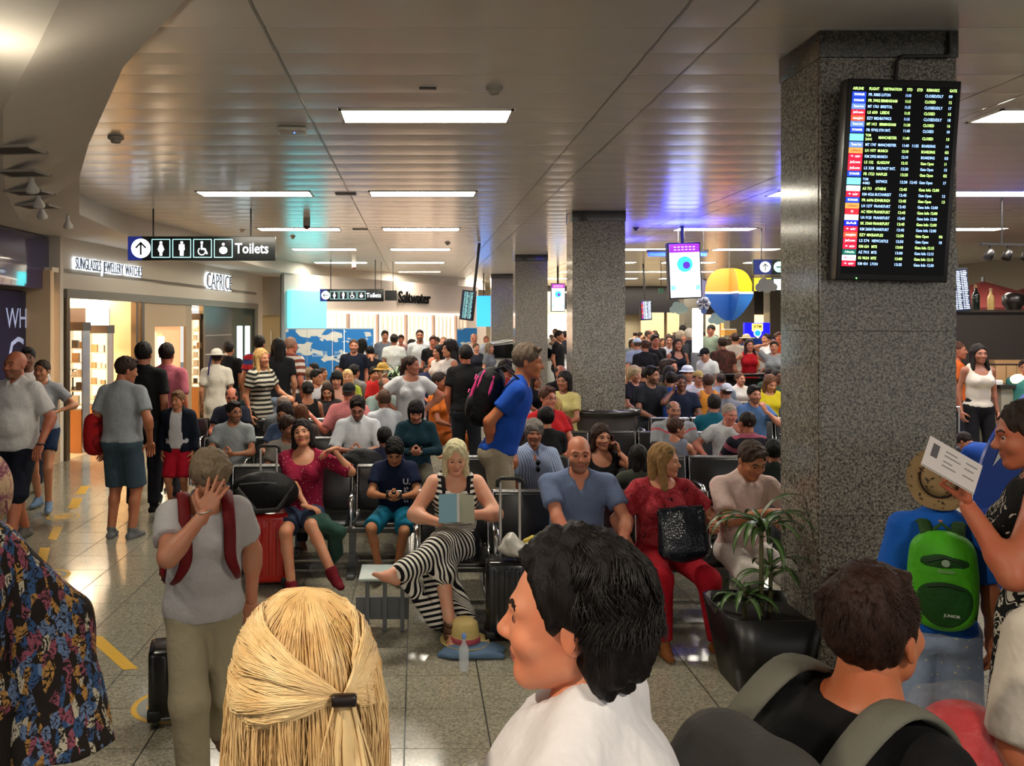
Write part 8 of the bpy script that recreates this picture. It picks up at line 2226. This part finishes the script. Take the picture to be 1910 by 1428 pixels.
P('person in a white cap and pale blue shirt by the second pillar', 1188, 631, 17.5, lod=2, rot=190, hair='cap', hatc='b8ccd4', haircol='4a3a30', skin='a87456', topc='8c98ac')
P('dark-haired man in black shirt facing the camera in the queue', 1222, 625, 18.0, lod=2, rot=10, hair='short', haircol='1c1412', skin='a06450', topc='15151b')
P('balding man in black jacket in the queue', 1212, 615, 21.0, lod=2, rot=60, hair='balding', haircol='4a3a34', skin='b07c68', topc='14141a')
P('grey-haired man in dark shirt behind the woman in navy dress', 1271, 618, 20.0, lod=2, rot=30, hair='greyshort', haircol='8c8070', skin='a87660', topc='2a2c34')
P('tall dark-haired man right behind the grey-haired man', 1273, 607, 24.0, lod=2, rot=170, hair='short', haircol='1c1614', skin='a87660', topc='20242c')
P('grey-haired man left of the white light totem', 1286, 614, 20.5, lod=2, rot=150, hair='greyshort', haircol='a09890', skin='a87660', topc='181c28')
P('man in dark camouflage-brown shirt and rucksack, back turned', 1347, 630, 17.0, lod=1, rot=180, w=1.2, hair='short', haircol='2a1c16', skin='8c5e48', topm=cloth('2a1c16', 'splash', '4a2420', 14, extra='3c3428'), botc='20242c')
P('man in grey cap looking left, right of the totem', 1326, 606, 23.0, lod=2, rot=-60, hair='cap', hatc='2a2a2c', haircol='2a1c16', skin='b07868', topc='7c8a7c')
P('dark-haired person right of the camouflage shirt', 1371, 622, 19.0, lod=2, rot=160, hair='short', haircol='2a1a16', skin='a87456', topc='8a8078')
P('person in beige floppy hat behind the red halter woman', 1392, 624, 19.0, lod=2, rot=170, hair='sunhat', hatc='9c9078', haircol='3a2a20', skin='a87456', topc='808488')
P('dark-haired woman in white with hands up near the near pillar', 1429, 622, 19.5, lod=2, rot=-60, fem=1, hair='bun', haircol='1c1412', skin='a87456', topc='c0c0c4')
P('person in orange-red top seen at the pillar edge', 1453, 620, 22, lod=2, rot=0, hair='short', haircol='3a2018', skin='a8644c', topc='b84820')
P('standing man in black T-shirt between two pillars', 1043, 617, 21, lod=2, rot=60, hair='short', haircol='14100e', skin='a87456', topc='101014')
P('dark-haired person behind the black T-shirt man between the pillars', 1055, 618, 24, lod=2, rot=120, hair='short', haircol='1a1210', skin='a87456', topc='2a2c3c')
P('brown-skinned man far back between the pillars', 1036, 613, 28, lod=2, rot=0, hair='crop', haircol='1a1210', skin='8c5a42', topc='c0c0c0')
P('dark-haired man seated between the pillars facing the camera', 1046, 681, 13.5, lod=2, **sit, rot=10, hair='balding', haircol='1c1412', skin='9c6450', topc='14141a')
P('dark-haired woman leaning between the pillars in pale yellow top', 1052, 694, 12.4, lod=1, **sit, rot=-40, fem=1, hair='bob', haircol='120e0e', skin='8c5a42', topc='b8ac70')
P('person seated low in dark shirt right of the tall man\'s face', 1000, 697, 13.6, lod=2, **sit, rot=40, hair='bob', fem=1, haircol='2a1c14', skin='a06c50', topc='12131a')
P('woman with long blonde hair behind the red T-shirt woman', 1036, 742, 9.9, lod=1, **sit, rot=170, fem=1, hair='long', haircol='a88850', skin='b07c60', topc='8a2024')
P('dark head just left of the pinstripe man\'s row, behind the tall man', 944, 672, 13.0, lod=2, **sit, rot=120, hair='short', haircol='1c1210', skin='a0604c', topc='7c2020')
# right edge
P('woman in white vest top with long dark hair pulling a case at the bar', 1826, 639, 11.2, rot=-5, fem=1, hair='long', haircol='140e0c', skin='8c5e48', top='tank', sleeve=0, neck='deep', topc='c8c0b0', botc='0e0e12', smax=1.06)
P('person in orange top half hidden by the near pillar', 1786, 637, 12.0, lod=1, rot=60, hair='crop', haircol='4a2c1c', skin='a86c50', topc='c05a20', botc='20242c')
a = person('man in royal blue shirt and white trousers bending forward at the right', 1800, 812, 8.6, dict(lod=1, rot=200, w=1.1, hair='short', haircol='1c1614', skin='9c664c', topc='1c4498', bottom='trousers', botc='c4c4c4', lean=62, hunch=12, hpitch=50, smax=1.0, armR=arm(.10, -.25, -.45), armL=arm(-.15, -.25, -.45)))
P('person in teal top at the right edge by the counter', 1912, 672, 12.0, lod=1, rot=-40, hair='short', haircol='2a1c16', skin='a87456', topc='3c7c74', botc='20242c')
t = empty('trolley_case', (at(1797, 10.6).x, 10.7, 0), 0, 'dark trolley case with silver handle beside the woman in white vest', 'suitcase')
MB().box((0, 0, .275), (.34, .22, .55), bev=.03).build('shell', mat('15151a', .4), t)
mb = MB()
for s_ in (-1, 1): mb.tube([(s_ * .06, .08, .58), (s_ * .06, .08, 1.02)], .010, 6)
mb.tube([(-.07, .08, 1.03), (.07, .08, 1.03)], .014, 6); mb.build('telescopic_handle', mat('c0c0c0', .3, metal=.7), t)

# ---- the far crowd: heads between the named people
rnd = random.Random(21)
SKS = ['a87456', '8c5a42', 'b88468', '6e4836', 'c08a70']; HCS = ['14100e', '2a1c16', '1c1412', '4a3424', '6a5a48']
TCS = ['15161c', '2a2c38', 'b8bcc4', '6c7078', '8a2024', '2c4a6c', 'c8c4bc', '101014', '3c5040', '7c6a50']
LABS = {}
def crowd(n, x0, x1, Y0, Y1, pose, grp, lab):
    k = 0; used = []
    while k < n:
        Y = rnd.uniform(Y0, Y1); px = rnd.uniform(x0, x1)
        if any(abs(px - a) < 9 and abs(Y - b) < 1.2 for a, b in used): 
            k += .2; continue
        X_ = (px - PX0) * Y / F
        if any((X_ - a) ** 2 + (Y - b) ** 2 < .30 for a, b in SPOTS): k += .15; continue
        used.append((px, Y)); fem = rnd.random() < .45
        if abs((px - PX0) * Y / F - 2.7) < .75 and (abs(Y - 12.5) < .8 or abs(Y - 20.2) < .8 or abs(Y - 27.9) < .8): k += .2; continue
        zt_ = (rnd.uniform(1.56, 1.70) if fem else rnd.uniform(1.68, 1.84)) if pose == 'stand' else rnd.uniform(1.2, 1.3)
        py = PY0 + (EYE - zt_) * F / Y
        hair = rnd.choice(['long', 'bob', 'bun'] if fem else ['short', 'short', 'crop', 'balding'])
        hc = rnd.choice(HCS); tc = rnd.choice(TCS); sk_ = rnd.choice(SKS); rot = rnd.choice([0, 180, 180, 60, -60, 20])
        hn = {'long': 'long', 'bob': 'bobbed', 'bun': 'tied', 'short': 'short', 'crop': 'cropped', 'balding': 'thinning'}[hair]
        hcn = {'14100e': 'black', '2a1c16': 'dark brown', '1c1412': 'near-black', '4a3424': 'brown', '6a5a48': 'greyish'}[hc]
        tcn = {'15161c': 'black', '2a2c38': 'slate', 'b8bcc4': 'pale grey', '6c7078': 'mid-grey', '8a2024': 'red', '2c4a6c': 'blue', 'c8c4bc': 'white', '101014': 'jet black', '3c5040': 'green', '7c6a50': 'brown'}[tc]
        fcn = {0: 'facing camera', 180: 'back turned', 60: 'turned right', -60: 'turned left', 20: 'facing forward'}[rot]
        l_ = '%s with %s %s hair in %s top, %s, %s' % ('woman' if fem else 'man', hn, hcn, tcn, fcn, lab)
        if l_ in LABS: l_ = l_.replace(', ' + lab, ', ' + ('nearer, ' if Y < LABS[l_] else 'farther, ') + lab)
        LABS[l_] = Y
        person(l_, px, py, Y, dict(lod=2, pose=pose, fem=int(fem), hair=hair, haircol=hc, topc=tc, skin=sk_, rot=rot, botc=rnd.choice(['20242c', '3c4458', '8a8478'])), grp)
        k += 1
crowd(64, 1178, 1450, 22, 34, 'stand', 'queue standing at the far right back', 'in the far queue')
crowd(12, 1028, 1062, 21, 33, 'stand', 'people standing far back between two pillars', 'in the pillar gap')
crowd(20, 1178, 1455, 14.2, 18, 'sit', 'far seated crowd right of the second pillar', 'seated far right')
crowd(16, 545, 830, 13.5, 18, 'sit', 'far seated crowd before the blue hoarding', 'seated near the hoarding')
crowd(8, 700, 960, 17, 24, 'stand', 'people standing far back before the shutters', 'near the shutters')
for me in list(bpy.data.meshes):
    if me.users == 0: bpy.data.meshes.remove(me)
